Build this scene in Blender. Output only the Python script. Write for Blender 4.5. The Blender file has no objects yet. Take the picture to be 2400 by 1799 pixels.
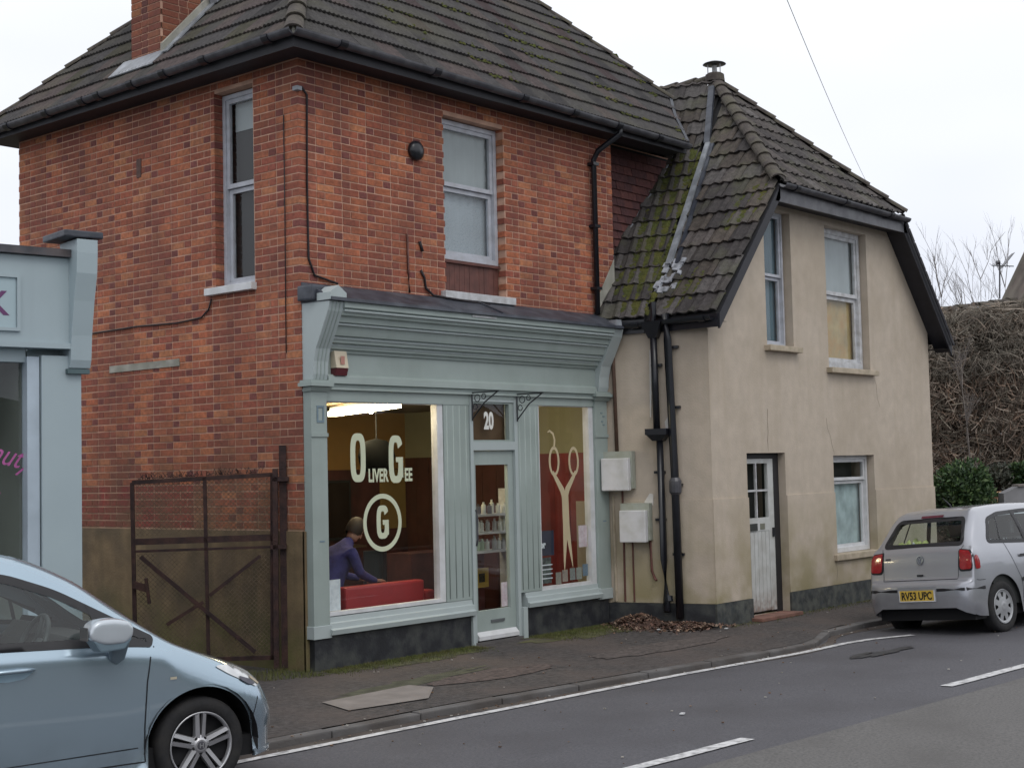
import bpy, bmesh, math, random
import numpy as np
from mathutils import Vector, Matrix
from mathutils.geometry import delaunay_2d_cdt
from mathutils.bvhtree import BVHTree
R_ = math.radians
rnd = random.Random(7)
SC = bpy.context.scene
COL = SC.collection
# ------------------------------------------------------------------ camera
RC = ((0.64774199, -0.7614978, -0.02348212), (0.02965977, 0.05600383, -0.99798991), (0.76128221, 0.6457435, 0.05886188))
CAM = Vector((-9.00820307, -10.24505184, 1.85))
cd = bpy.data.cameras.new('camera'); cam = bpy.data.objects.new('camera', cd); COL.objects.link(cam)
m = Matrix.Identity(4)
for i in range(3):
    m[i][0] = RC[0][i]; m[i][1] = -RC[1][i]; m[i][2] = -RC[2][i]; m[i][3] = CAM[i]
cam.matrix_world = m
cd.sensor_width = 36; cd.sensor_fit = 'HORIZONTAL'; cd.lens = 3349.6 / 2400 * 36
cd.clip_start = .1; cd.clip_end = 3000
SC.camera = cam
# ------------------------------------------------------------------ light
W = bpy.data.worlds.new("World"); SC.world = W; W.use_nodes = True
nt = W.node_tree; nt.nodes.clear()
out = nt.nodes.new('ShaderNodeOutputWorld'); bg = nt.nodes.new('ShaderNodeBackground')
sky = nt.nodes.new('ShaderNodeTexSky'); sky.sky_type = 'NISHITA'; sky.sun_disc = False
SUN_EL, SUN_AZ = R_(52), R_(205)
sky.sun_elevation = SUN_EL; sky.sun_rotation = SUN_AZ
hs = nt.nodes.new('ShaderNodeHueSaturation'); hs.inputs['Saturation'].default_value = .25
nt.links.new(sky.outputs[0], hs.inputs['Color'])
tc = nt.nodes.new('ShaderNodeTexCoord'); sep = nt.nodes.new('ShaderNodeSeparateXYZ'); nt.links.new(tc.outputs['Generated'], sep.inputs[0])
no = nt.nodes.new('ShaderNodeTexNoise'); no.inputs['Scale'].default_value = 2.2; no.inputs['Detail'].default_value = 3
mp = nt.nodes.new('ShaderNodeMapping'); mp.inputs['Scale'].default_value = (1, 1, 2.5)
nt.links.new(tc.outputs['Generated'], mp.inputs[0]); nt.links.new(mp.outputs[0], no.inputs['Vector'])
ad = nt.nodes.new('ShaderNodeMath'); ad.operation = 'MULTIPLY_ADD'; ad.inputs[1].default_value = .45; 
nt.links.new(no.outputs[0], ad.inputs[0]); nt.links.new(sep.outputs['Z'], ad.inputs[2])
cr = nt.nodes.new('ShaderNodeValToRGB'); cr.color_ramp.interpolation = 'EASE'
cr.color_ramp.elements[0].position = .18; cr.color_ramp.elements[0].color = (6.6, 7.0, 8.1, 1)
cr.color_ramp.elements[1].position = .62; cr.color_ramp.elements[1].color = (9.6, 9.8, 10.2, 1)
nt.links.new(ad.outputs[0], cr.inputs[0])
mx = nt.nodes.new('ShaderNodeMix'); mx.data_type = 'RGBA'; mx.inputs['Factor'].default_value = .88
nt.links.new(hs.outputs[0], mx.inputs['A']); nt.links.new(cr.outputs[0], mx.inputs['B'])
nt.links.new(mx.outputs['Result'], bg.inputs[0]); bg.inputs[1].default_value = .12
nt.links.new(bg.outputs[0], out.inputs[0])
sd = bpy.data.lights.new('sun', 'SUN'); sd.energy = .7; sd.angle = R_(25); sd.color = (1, .96, .9)
so = bpy.data.objects.new('sun', sd); COL.objects.link(so)
sdir = Vector((math.sin(SUN_AZ) * math.cos(SUN_EL), math.cos(SUN_AZ) * math.cos(SUN_EL), math.sin(SUN_EL)))
so.rotation_euler = sdir.to_track_quat('Z', 'Y').to_euler(); so.location = (-6, -8, 12)
vs = SC.view_settings; vs.view_transform = 'Standard'; vs.look = 'None'; vs.exposure = 0; vs.gamma = 1; vs.use_curve_mapping = False
# ------------------------------------------------------------------ helpers
WM = {}
def tf(c, lo, hi, r=None):
    f = (r or rnd).uniform(lo, hi); return tuple(x * f for x in c)
def link(o): COL.objects.link(o); return o
def setp(o, parent, local=False):
    if parent is not None:
        o.parent = parent
        if not local:
            o.matrix_parent_inverse = WM.get(parent.name, Matrix.Identity(4)).inverted()
        else:
            o['_l'] = 1; del o['_l']
    if o.name not in WM:
        WM[o.name] = WM.get(parent.name, Matrix.Identity(4)) if (parent is not None and local) else Matrix.Identity(4)
def thing(name, label, cat, loc=(0, 0, 0), rotz=0, group=None, rot=None):
    o = bpy.data.objects.new(name, None); link(o); o.empty_display_size = .2
    o.location = loc; o.rotation_euler = rot if rot else (0, 0, rotz)
    o['label'] = label; o['category'] = cat
    if group: o['group'] = group
    from mathutils import Euler
    WM[o.name] = Matrix.Translation(Vector(loc)) @ Euler(rot if rot else (0, 0, rotz)).to_matrix().to_4x4()
    return o
def tag(o, label=None, cat=None, group=None, kind=None):
    if label: o['label'] = label
    if cat: o['category'] = cat
    if group: o['group'] = group
    if kind: o['kind'] = kind
    return o
class MB:
    def __init__(s): s.v = []; s.f = []; s.mi = []; s.col = []; s.cur = 0; s.tint = (1, 1, 1)
    def vert(s, p): s.v.append(tuple(p)); s.col.append(s.tint); return len(s.v) - 1
    def face(s, ids): s.f.append(tuple(ids)); s.mi.append(s.cur)
    def quad(s, a, b, c, d): s.face([s.vert(p) for p in (a, b, c, d)])
    def poly(s, pts): s.face([s.vert(p) for p in pts])
    def box(s, x0, x1, y0, y1, z0, z1, M=None):
        P = [(x0, y0, z0), (x1, y0, z0), (x1, y1, z0), (x0, y1, z0), (x0, y0, z1), (x1, y0, z1), (x1, y1, z1), (x0, y1, z1)]
        if M is not None: P = [M @ Vector(p) for p in P]
        i = [s.vert(p) for p in P]
        for q in ((0, 3, 2, 1), (4, 5, 6, 7), (0, 1, 5, 4), (1, 2, 6, 5), (2, 3, 7, 6), (3, 0, 4, 7)): s.face([i[k] for k in q])
        return s
    def obox(s, O, u, v, w):
        O = Vector(O); u = Vector(u); v = Vector(v); w = Vector(w)
        i = [s.vert(p) for p in (O, O + u, O + u + v, O + v, O + w, O + u + w, O + u + v + w, O + v + w)]
        for q in ((0, 3, 2, 1), (4, 5, 6, 7), (0, 1, 5, 4), (1, 2, 6, 5), (2, 3, 7, 6), (3, 0, 4, 7)): s.face([i[k] for k in q])
        return s
    def prism(s, pts, d):
        d = Vector(d); n = len(pts)
        a = [s.vert(Vector(p)) for p in pts]; b = [s.vert(Vector(p) + d) for p in pts]
        s.face(a[::-1]); s.face(b)
        for k in range(n): s.face((a[k], a[(k + 1) % n], b[(k + 1) % n], b[k]))
        return s
    def tube(s, path, r, n=8, caps=True, squash=None):
        path = [Vector(p) for p in path]; rs = r if isinstance(r, (list, tuple)) else [r] * len(path)
        rings = []
        up = Vector((0, 0, 1))
        for i, p in enumerate(path):
            t = (path[min(i + 1, len(path) - 1)] - path[max(i - 1, 0)]).normalized()
            a = t.cross(up)
            if a.length < .05: a = t.cross(Vector((0, 1, 0)))
            a.normalize(); b = t.cross(a)
            rings.append([s.vert(p + (a * math.cos(2 * math.pi * k / n) + b * math.sin(2 * math.pi * k / n)) * rs[i]) for k in range(n)])
        for i in range(len(rings) - 1):
            for k in range(n): s.face((rings[i][k], rings[i][(k + 1) % n], rings[i + 1][(k + 1) % n], rings[i + 1][k]))
        if caps: s.face(rings[0][::-1]); s.face(rings[-1])
        return s
    def lathe(s, prof, M, n=24, close=False):
        rings = []
        for (r, h) in prof: rings.append([s.vert(M @ Vector((r * math.cos(2 * math.pi * k / n), r * math.sin(2 * math.pi * k / n), h))) for k in range(n)])
        for i in range(len(rings) - 1):
            for k in range(n): s.face((rings[i][k], rings[i][(k + 1) % n], rings[i + 1][(k + 1) % n], rings[i + 1][k]))
        if close: s.face(rings[0][::-1]); s.face(rings[-1])
        return s
    def mesh(s, name, mats, smooth=False, tint=False):
        me = bpy.data.meshes.new(name); me.from_pydata(s.v, [], s.f); me.update()
        if not isinstance(mats, (list, tuple)): mats = [mats]
        for m_ in mats: me.materials.append(m_)
        if any(s.mi): me.polygons.foreach_set('material_index', s.mi)
        if smooth: me.polygons.foreach_set('use_smooth', [True] * len(s.f))
        if tint:
            ca = me.color_attributes.new('tint', 'FLOAT_COLOR', 'POINT')
            ca.data.foreach_set('color', [c for t in s.col for c in (t[0], t[1], t[2], 1)])
        return me
    def build(s, name, mats, parent=None, smooth=False, tint=False, local=False, recalc=True, bevel=0):
        me = s.mesh(name, mats, smooth, tint)
        if recalc or bevel:
            bm = bmesh.new(); bm.from_mesh(me)
            if bevel:
                bmesh.ops.remove_doubles(bm, verts=bm.verts, dist=1e-5)
                bmesh.ops.recalc_face_normals(bm, faces=bm.faces)
                es = [e for e in bm.edges if e.is_manifold and e.calc_face_angle(0) > .5]
                bmesh.ops.bevel(bm, geom=es, offset=bevel, segments=2, affect='EDGES', profile=.6)
            else: bmesh.ops.recalc_face_normals(bm, faces=bm.faces)
            bm.to_mesh(me); bm.free()
        o = bpy.data.objects.new(name, me); link(o); setp(o, parent, local)
        return o
def inst(name, me, parent, mw, local=False):
    o = bpy.data.objects.new(name, me); COL.objects.link(o)
    o.parent = parent
    if not local: o.matrix_parent_inverse = WM.get(parent.name, Matrix.Identity(4)).inverted()
    o.matrix_basis = mw
    return o
def bx(name, mat, parent, *a, **k): return MB().box(*a).build(name, mat, parent, **k)
# ------------------------------------------------------------------ materials
def mat(name, col, rough=.8, var=.12, scale=4, metal=0, bump=0, bscale=60, dirt=None, dscale=1.5, damt=.5, dpos=.55, tint=False, spec=.5, coat=0, detail=6, streak=None, dwid=.12):
    m = bpy.data.materials.new(name); m.use_nodes = True; N = m.node_tree; L = N.links
    b = N.nodes['Principled BSDF']; b.inputs['Roughness'].default_value = rough; b.inputs['Metallic'].default_value = metal
    b.inputs['Specular IOR Level'].default_value = spec; b.inputs['Coat Weight'].default_value = coat; b.inputs['Coat Roughness'].default_value = .04
    geo = N.nodes.new('ShaderNodeNewGeometry')
    def noise(sc, det=detail, vec=None):
        n = N.nodes.new('ShaderNodeTexNoise'); n.inputs['Scale'].default_value = sc; n.inputs['Detail'].default_value = det
        L.new(vec or geo.outputs['Position'], n.inputs['Vector']); return n
    n1 = noise(scale)
    mr = N.nodes.new('ShaderNodeMapRange'); mr.inputs['From Min'].default_value = .3; mr.inputs['From Max'].default_value = .7
    mr.inputs['To Min'].default_value = 1 - var; mr.inputs['To Max'].default_value = 1 + var; L.new(n1.outputs[0], mr.inputs[0])
    mul = N.nodes.new('ShaderNodeMix'); mul.data_type = 'RGBA'; mul.blend_type = 'MULTIPLY'; mul.inputs['Factor'].default_value = 1
    if tint:
        at = N.nodes.new('ShaderNodeAttribute'); at.attribute_name = 'tint'; L.new(at.outputs['Color'], mul.inputs['A'])
    else: mul.inputs['A'].default_value = (*col, 1)
    L.new(mr.outputs[0], mul.inputs['B']); last = mul.outputs['Result']
    def over(last, c, fac_out, amt, lo, hi):
        r = N.nodes.new('ShaderNodeMapRange'); r.inputs['From Min'].default_value = lo; r.inputs['From Max'].default_value = hi; r.inputs['To Max'].default_value = amt
        L.new(fac_out, r.inputs[0]); x = N.nodes.new('ShaderNodeMix'); x.data_type = 'RGBA'; L.new(r.outputs[0], x.inputs['Factor']); L.new(last, x.inputs['A']); x.inputs['B'].default_value = (*c, 1)
        return x.outputs['Result']
    if dirt: last = over(last, dirt, noise(dscale, 8).outputs[0], damt, dpos - dwid, dpos + dwid)
    if streak:  # vertical rain streaks of dirt
        mpn = N.nodes.new('ShaderNodeMapping'); mpn.inputs['Scale'].default_value = (7, 7, .5); L.new(geo.outputs['Position'], mpn.inputs[0])
        last = over(last, streak, noise(1, 5, mpn.outputs[0]).outputs[0], .45, .5, .72)
    L.new(last, b.inputs['Base Color'])
    if bump:
        nb = noise(bscale, 5); bp = N.nodes.new('ShaderNodeBump'); bp.inputs['Strength'].default_value = bump; bp.inputs['Distance'].default_value = .01
        L.new(nb.outputs[0], bp.inputs['Height']); L.new(bp.outputs[0], b.inputs['Normal'])
    m.diffuse_color = (*col, 1)
    return m
def zmask(m, c, z0, z1, amt=.8, nscale=3):
    """a stain / growth that fades with height between z0 (full) and z1 (none), broken up by noise"""
    N = m.node_tree; L = N.links; b = N.nodes['Principled BSDF']; src = b.inputs['Base Color'].links[0].from_socket
    geo = N.nodes.new('ShaderNodeNewGeometry'); s = N.nodes.new('ShaderNodeSeparateXYZ'); L.new(geo.outputs['Position'], s.inputs[0])
    n = N.nodes.new('ShaderNodeTexNoise'); n.inputs['Scale'].default_value = nscale; n.inputs['Detail'].default_value = 7; L.new(geo.outputs['Position'], n.inputs['Vector'])
    r = N.nodes.new('ShaderNodeMapRange'); r.inputs['From Min'].default_value = z0; r.inputs['From Max'].default_value = z1; r.inputs['To Min'].default_value = 1; r.inputs['To Max'].default_value = 0
    L.new(s.outputs['Z'], r.inputs[0])
    mu = N.nodes.new('ShaderNodeMath'); mu.operation = 'MULTIPLY'; L.new(r.outputs[0], mu.inputs[0])
    r2 = N.nodes.new('ShaderNodeMapRange'); r2.inputs['From Min'].default_value = .35; r2.inputs['From Max'].default_value = .6; r2.inputs['To Max'].default_value = amt; L.new(n.outputs[0], r2.inputs[0])
    L.new(r2.outputs[0], mu.inputs[1])
    x = N.nodes.new('ShaderNodeMix'); x.data_type = 'RGBA'; L.new(mu.outputs[0], x.inputs['Factor']); L.new(src, x.inputs['A']); x.inputs['B'].default_value = (*c, 1)
    L.new(x.outputs['Result'], b.inputs['Base Color']); return m
def glass(name, tintc=(1, 1, 1), rough=.0, refl=1.0, wav=0):
    m = bpy.data.materials.new(name); m.use_nodes = True; N = m.node_tree; L = N.links; N.nodes.clear()
    o = N.nodes.new('ShaderNodeOutputMaterial'); t = N.nodes.new('ShaderNodeBsdfTransparent'); t.inputs[0].default_value = (*tintc, 1)
    g = N.nodes.new('ShaderNodeBsdfGlossy'); g.inputs['Roughness'].default_value = rough; ge = N.nodes.new('ShaderNodeNewGeometry'); dt = N.nodes.new('ShaderNodeVectorMath'); dt.operation = 'DOT_PRODUCT'; L.new(ge.outputs['Normal'], dt.inputs[0]); L.new(ge.outputs['Incoming'], dt.inputs[1])
    def mth(op, x, y=None, cl=False):
        q = N.nodes.new('ShaderNodeMath'); q.operation = op; q.use_clamp = cl
        for i, v in enumerate((x, y)):
            if v is None: continue
            if isinstance(v, (int, float)): q.inputs[i].default_value = v
            else: L.new(v, q.inputs[i])
        return q.outputs[0]
    p5 = mth('POWER', mth('SUBTRACT', 1, mth('ABSOLUTE', dt.outputs['Value'])), 5)
    mu = N.nodes.new('ShaderNodeMath'); mu.operation = 'MULTIPLY'; mu.inputs[1].default_value = refl; mu.use_clamp = True
    L.new(mth('ADD', mth('MULTIPLY', p5, .92), .055), mu.inputs[0])
    x = N.nodes.new('ShaderNodeMixShader'); L.new(mu.outputs[0], x.inputs[0]); L.new(t.outputs[0], x.inputs[1]); L.new(g.outputs[0], x.inputs[2]); L.new(x.outputs[0], o.inputs[0])
    if wav:
        n = N.nodes.new('ShaderNodeTexNoise'); n.inputs['Scale'].default_value = wav; bp = N.nodes.new('ShaderNodeBump'); bp.inputs['Strength'].default_value = .35; bp.inputs['Distance'].default_value = .02
        geo = N.nodes.new('ShaderNodeNewGeometry'); L.new(geo.outputs['Position'], n.inputs['Vector']); L.new(n.outputs[0], bp.inputs['Height']); L.new(bp.outputs[0], g.inputs['Normal'])
    return m
def emit(name, col, s):
    m = bpy.data.materials.new(name); m.use_nodes = True; N = m.node_tree; N.nodes.clear()
    o = N.nodes.new('ShaderNodeOutputMaterial'); e = N.nodes.new('ShaderNodeEmission'); e.inputs[0].default_value = (*col, 1); e.inputs[1].default_value = s
    N.links.new(e.outputs[0], o.inputs[0]); return m
M = {}
M['mortar'] = zmask(mat('mortar', (.55, .34, .25), .95, .2, 5, bump=.3, bscale=90, dirt=(.33, .19, .14), dscale=1.6, damt=.6), (.16, .17, .08), 1.1, 2.2, .5)
M['brick'] = zmask(mat('brick', (.4, .13, .08), .9, .28, 26, bump=.5, bscale=120, tint=True, dirt=(.15, .05, .04), dscale=1.5, damt=.65, dpos=.53, streak=(.14, .06, .05)), (.17, .14, .07), 1.0, 2.4, .5)
M['plinth'] = zmask(mat('plinth render', (.19, .135, .075), .9, .25, 5, bump=.4, bscale=40, dirt=(.09, .07, .05), dscale=2, damt=.7, streak=(.09, .075, .045)), (.13, .14, .04), 0, .8, .8)
M['cream'] = zmask(mat('cream render', (.485, .415, .34), .9, .08, 6, bump=.3, bscale=55, dirt=(.37, .31, .24), dscale=1.1, damt=.6, streak=(.41, .345, .27)), (.26, .225, .115), .2, 1.5, .95, 2)
M['creamtrim'] = mat('cream trim', (.45, .38, .29), .85, .1, 6, dirt=(.22, .19, .12), dscale=7, damt=.5)
M['blackband'] = mat('black plinth paint', (.022, .024, .03), .55, .4, 6, bump=.3, bscale=40, dirt=(.07, .075, .065), dscale=6, damt=.6)
M['blackband2'] = mat('worn black plinth paint', (.035, .04, .042), .8, .4, 9, bump=.5, bscale=30, dirt=(.11, .115, .10), dscale=8, damt=.7, dpos=.52)
M['shop'] = mat('sage paint', (.315, .37, .355), .5, .05, 3, bump=.06, bscale=30, dirt=(.25, .30, .275), dscale=2.5, damt=.45, streak=(.265, .315, .295))
M['shoplight'] = mat('pale sage paint', (.40, .455, .46), .45, .05, 3, dirt=(.31, .355, .35), dscale=3, damt=.4)
M['white'] = mat('white paint', (.62, .63, .65), .5, .07, 8, dirt=(.42, .42, .40), dscale=6, damt=.4)
M['oldwhite'] = mat('old white paint', (.55, .56, .58), .6, .12, 10, dirt=(.30, .29, .28), dscale=9, damt=.6)
M['greyframe'] = mat('grey white window paint', (.46, .48, .53), .5, .08, 10, dirt=(.28, .27, .28), dscale=9, damt=.4)
M['nshop'] = mat('pale blue paint', (.36, .435, .465), .5, .04, 2, bump=.05, bscale=30, dirt=(.32, .39, .43), dscale=1.5, damt=.4, streak=(.32, .385, .415))
M['lead'] = mat('dark lead', (.035, .04, .055), .5, .35, 6, bump=.5, bscale=15, dirt=(.09, .1, .12), dscale=5, damt=.6)
M['leadlight'] = mat('pale lead', (.27, .29, .32), .5, .25, 9, bump=.4, bscale=20, dirt=(.12, .13, .14), dscale=7, damt=.6)
M['mortarfillet'] = mat('mortar fillet', (.34, .33, .29), .9, .25, 12, bump=.5, bscale=30, dirt=(.13, .14, .1), dscale=6, damt=.6)
M['blackpl'] = mat('black gutter paint', (.012, .013, .018), .3, .2, 10)
M['greygut'] = mat('weathered gutter', (.05, .05, .06), .4, .3, 8, dirt=(.13, .13, .14), dscale=6, damt=.6)
M['tile'] = mat('roof tile', (.08, .07, .07), .88, .3, 14, bump=.8, bscale=70, tint=True, dirt=(.095, .09, .06), dscale=1.3, damt=.45, dpos=.62)
M['tilec'] = mat('cottage roof tile', (.08, .07, .07), .9, .35, 20, bump=.9, bscale=60, tint=True, dirt=(.085, .09, .045), dscale=2.6, damt=.55, dpos=.62)
M['rtile'] = mat('ridge tile', (.07, .058, .052), .9, .35, 12, bump=.8, bscale=50, dirt=(.085, .08, .05), dscale=6, damt=.6, dpos=.55)
M['deck'] = mat('roof underlay', (.02, .02, .022), .9)
M['soffit'] = mat('dark soffit', (.018, .018, .024), .6, .2, 8)
M['hang'] = mat('hanging tile', (.12, .045, .04), .85, .3, 20, bump=.5, bscale=60, tint=True)
M['moss'] = mat('moss', (.060, .070, .014), 1, .5, 14, bump=1, bscale=80, dirt=(.115, .105, .022), dscale=6, damt=.6)
M['glass'] = glass('window glass', (.93, .95, .94), refl=1.0)
M['glassdark'] = glass('car glass', (.86, .93, .92), refl=1.3)
M['glassobs'] = glass('obscured glass', (.9, .93, .95), rough=.12, refl=1.6, wav=45)
M['redwood'] = mat('brown stained board', (.12, .045, .035), .6, .25, 10, streak=(.05, .022, .02))
M['blindw'] = mat('pale blind', (.36, .40, .42), .9, .08, 3)
M['blindb'] = mat('blue grey curtain', (.10, .16, .20), .9, .25, 3)
M['ochre'] = mat('ochre board', (.42, .32, .16), .9, .25, 4, dirt=(.5, .28, .10), dscale=5, damt=.6)
M['net'] = mat('net curtain', (.42, .52, .54), .9, .25, 5)
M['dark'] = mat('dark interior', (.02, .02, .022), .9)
M['rust'] = mat('rusty iron', (.028, .013, .013), .8, .4, 14, bump=.6, bscale=60, dirt=(.07, .03, .02), dscale=7, damt=.5)
M['mesh'] = mat('rusty mesh wire', (.10, .07, .045), .8, .4, 14)
M['asph'] = mat('road asphalt', (.088, .087, .099), .72, .3, 55, bump=.6, bscale=160, dirt=(.062, .06, .068), dscale=.9, damt=.7)
M['asph2'] = mat('worn road asphalt', (.122, .118, .116), .78, .3, 50, bump=.6, bscale=150, dirt=(.092, .088, .086), dscale=1.3, damt=.7)
M['pave'] = mat('pavement tarmac', (.058, .051, .050), .85, .5, 22, bump=.7, bscale=120, dirt=(.095, .073, .065), dscale=.9, damt=.8)
M['gutterdirt'] = mat('gutter dirt', (.07, .055, .048), .95, .35, 3, bump=.8, bscale=70, dirt=(.13, .115, .10), dscale=2.5, damt=.6)
M['kerb'] = mat('kerb stone', (.12, .115, .115), .85, .25, 3, bump=.5, bscale=60, dirt=(.07, .06, .055), dscale=2.5, damt=.8, dpos=.5)
M['concrete'] = mat('concrete patch', (.23, .205, .19), .9, .15, 5, bump=.4, bscale=80, dirt=(.15, .13, .12), dscale=3, damt=.6)
M['line'] = mat('road paint', (.62, .62, .63), .6, .15, 30, bump=.3, bscale=120, dirt=(.20, .20, .21), dscale=16, damt=.85, dpos=.58)
M['grass'] = mat('grass', (.085, .10, .025), .9, .4, 9, dirt=(.12, .095, .04), dscale=4, damt=.6)
M['leaf'] = mat('dead leaf', (.17, .075, .045), .85, .45, 20, tint=True)
M['decal'] = mat('cream decal', (.56, .60, .44), .6, .05, 5)
M['decal2'] = mat('tan decal', (.50, .42, .27), .6, .05, 5)
# ------------------------------------------------------------------ ground
SA = R_(-3.8); SD = Vector((math.cos(SA), math.sin(SA), 0))   # street direction
KERB = [(-40, .35), (-20, -1.0), (-9, -1.86), (-2.35, -2.3), (-.35, -2.38), (2.25, -2.68), (3.6, -2.84), (4.35, -2.90), (4.9, -2.78), (5.4, -2.55), (5.95, -2.48), (6.6, -2.53), (9, -2.70), (14, -3.0), (30, -4.2), (60, -6.5)]
def ky(x):
    for (a, b), (c, d) in zip(KERB, KERB[1:]):
        if a <= x <= c: return b + (d - b) * (x - a) / (c - a)
    return KERB[0][1] if x < KERB[0][0] else KERB[-1][1]
def kys(x):   # straight kerb line, without the bay
    return -2.3 - .06 * (x + 2.35) if x > -2.35 else ky(x)
def roadz(x, y):
    d = max(0, kys(x) - y); return -.095 + .028 * min(d, 3.2) - .033 * max(0, d - 3.2)
g = MB()
g.quad((-700, -700, -.6), (700, -700, -.6), (700, 700, -.6), (-700, 700, -.6)); o = g.build('ground', mat('far ground', (.10, .09, .06), .95, .3, .2), None); o['kind'] = 'structure'
def strip(name, rows, xs, fz, mt, kind='structure', parent=None, uvjit=0):
    b = MB(); ids = []
    for x in xs: ids.append([b.vert((x, fy(x), fz(x, fy(x)))) for fy in rows])
    for i in range(len(xs) - 1):
        for j in range(len(rows) - 1): b.face((ids[i][j], ids[i + 1][j], ids[i + 1][j + 1], ids[i][j + 1]))
    o = b.build(name, mt, parent, smooth=True); 
    if kind: o['kind'] = kind
    return o
xs = [-40, -30, -20, -14, -9] + [-8 + .4 * i for i in range(60)] + [18, 22, 30, 45, 60]
def cl(x): return -5.02 - .066 * (x + 1.3)
rows = [lambda x: -16, lambda x: -12, lambda x: cl(x) - 2.5, lambda x: cl(x) - 1.2, lambda x: cl(x) - .35]
strip('road', [lambda x: cl(x) - .3, lambda x: cl(x) + .8, lambda x: kys(x) - 1, lambda x: kys(x) - .5, lambda x: kys(x) + .05, lambda x: ky(x) + .02 if ky(x) > kys(x) + .05 else kys(x) + .06], xs, roadz, M['asph'])
strip('road', [lambda x: -18, lambda x: -12, lambda x: cl(x) - 2.5, lambda x: cl(x) - 1.2, lambda x: cl(x) - .3], xs, lambda x, y: roadz(x, y), M['asph2'])
def pz(x, y): return -.035 * min(1, max(0, (-y) / 2.4))
strip('pavement', [lambda x: ky(x) + .115, lambda x: ky(x) + .6, lambda x: ky(x) * .5, lambda x: -.2 if x < 5 else ky(x) * .3, lambda x: 12], xs, lambda x, y: pz(x, y), M['pave'])
# kerb stones (each one a piece)
KM = {}
kp = thing('kerb', 'worn grey kerb of long stones between the pavement and the road', 'kerb', (0, -2.4, -.1))
del kp['category']; del kp['label']; kp['kind'] = 'structure'
pts = [(x, ky(x)) for x in [-9 + .9 * i for i in range(34)]]
for i, ((a, b), (c, d)) in enumerate(zip(pts, pts[1:])):
    u = Vector((c - a, d - b, 0)); ln = u.length; u.normalize(); nrm = Vector((-u.y, u.x, 0))
    if 4.4 < a < 6.3:
        pass
    jz = rnd.uniform(-.006, .006)
    zt = -.035 + jz
    mb = MB(); mb.obox(Vector((a, b, -.25)) + u * .006, u * (ln - .012), nrm * .125, Vector((0, 0, .25 + zt)))
    mb.build('kerbstone', M['kerb'], kp, bevel=.012)
strip('gutter_strip', [lambda x: ky(x) - .14 - .05 * math.sin(x * 2.1), lambda x: ky(x) + .01], [-9 + .25 * i for i in range(92)], lambda x, y: roadz(x, y) + .004, M['gutterdirt'])
# paint
def ribbon(name, pts, w, mt, dz=.008, kind='structure'):
    b = MB(); ids = []
    fine = []
    for (a, c) in zip(pts, pts[1:]):
        n = max(1, int(math.hypot(c[0] - a[0], c[1] - a[1]) / .25))
        for k in range(n): fine.append((a[0] + (c[0] - a[0]) * k / n, a[1] + (c[1] - a[1]) * k / n))
    fine.append(pts[-1])
    for i, p in enumerate(fine):
        q = fine[min(i + 1, len(fine) - 1)]; r = fine[max(0, i - 1)]; t = Vector((q[0] - r[0], q[1] - r[1], 0)).normalized(); n_ = Vector((-t.y, t.x, 0))
        row = []
        for s in (-.5, .5):
            P = Vector((p[0], p[1], 0)) + n_ * w * (s + rnd.uniform(-.04, .04)); row.append(b.vert((P.x, P.y, roadz(P.x, P.y) + dz)))
        ids.append(row)
    for i in range(len(ids) - 1): b.face((ids[i][0], ids[i + 1][0], ids[i + 1][1], ids[i][1]))
    o = b.build(name, mt, None)
    if kind: o['kind'] = kind
    return o
ribbon('road_line', [(-9, -2.03), (-5, -2.33), (-2.53, -2.47), (-.66, -2.57), (2.09, -2.76), (4.03, -2.98), (4.9, -3.0), (5.35, -3.08), (5.85, -3.32)], .095, M['line'])
ribbon('centre_dash', [(-5.3, -4.70), (-.52, -5.07)], .11, M['line'])
ribbon('centre_dash', [(2.3, -5.25), (6.2, -5.5)], .11, M['line'])
ribbon('centre_dash', [(9.2, -5.75), (13, -6.0)], .11, M['line'])
# cracks and tar patches on the road
tar = mat('tar repair', (.03, .03, .033), .6, .3, 8)
def blotch(name, c, rx, ry, ang, mt, zf, n=26, jag=.35, seed=0, kind='structure', dz=.009):
    r0 = random.Random(seed); b = MB(); P = []
    for k in range(n):
        a = 2 * math.pi * k / n; f = 1 + r0.uniform(-jag, jag)
        x = rx * f * math.cos(a); y = ry * f * math.sin(a)
        X = c[0] + x * math.cos(ang) - y * math.sin(ang); Y = c[1] + x * math.sin(ang) + y * math.cos(ang); P.append((X, Y, zf(X, Y) + dz))
    ce = b.vert((c[0], c[1], zf(c[0], c[1]) + dz)); ids = [b.vert(p) for p in P]
    for k in range(n): b.face((ce, ids[k], ids[(k + 1) % n]))
    o = b.build(name, mt, None); o['kind'] = kind; return o
blotch('tar_patch', (4.35, -3.75), .55, .08, -.05, tar, roadz, seed=3)
blotch('tar_patch', (4.0, -3.62), .3, .045, .1, tar, roadz, seed=4)
crk = [(1.0, -6.55), (.85, -6.72), (.5, -6.8), (.42, -7.0), (.12, -7.15)]
for i, w in ((0, .02),):
    b = MB(); ids = []
    for k, p in enumerate(crk):
        for s in (-1, 1): ids.append(b.vert((p[0] + s * .008, p[1] + s * .014, roadz(*p) + .009)))
    for k in range(len(crk) - 1): b.face((ids[2 * k], ids[2 * k + 1], ids[2 * k + 3], ids[2 * k + 2]))
    o = b.build('road_crack', tar, None); o['kind'] = 'structure'
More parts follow.
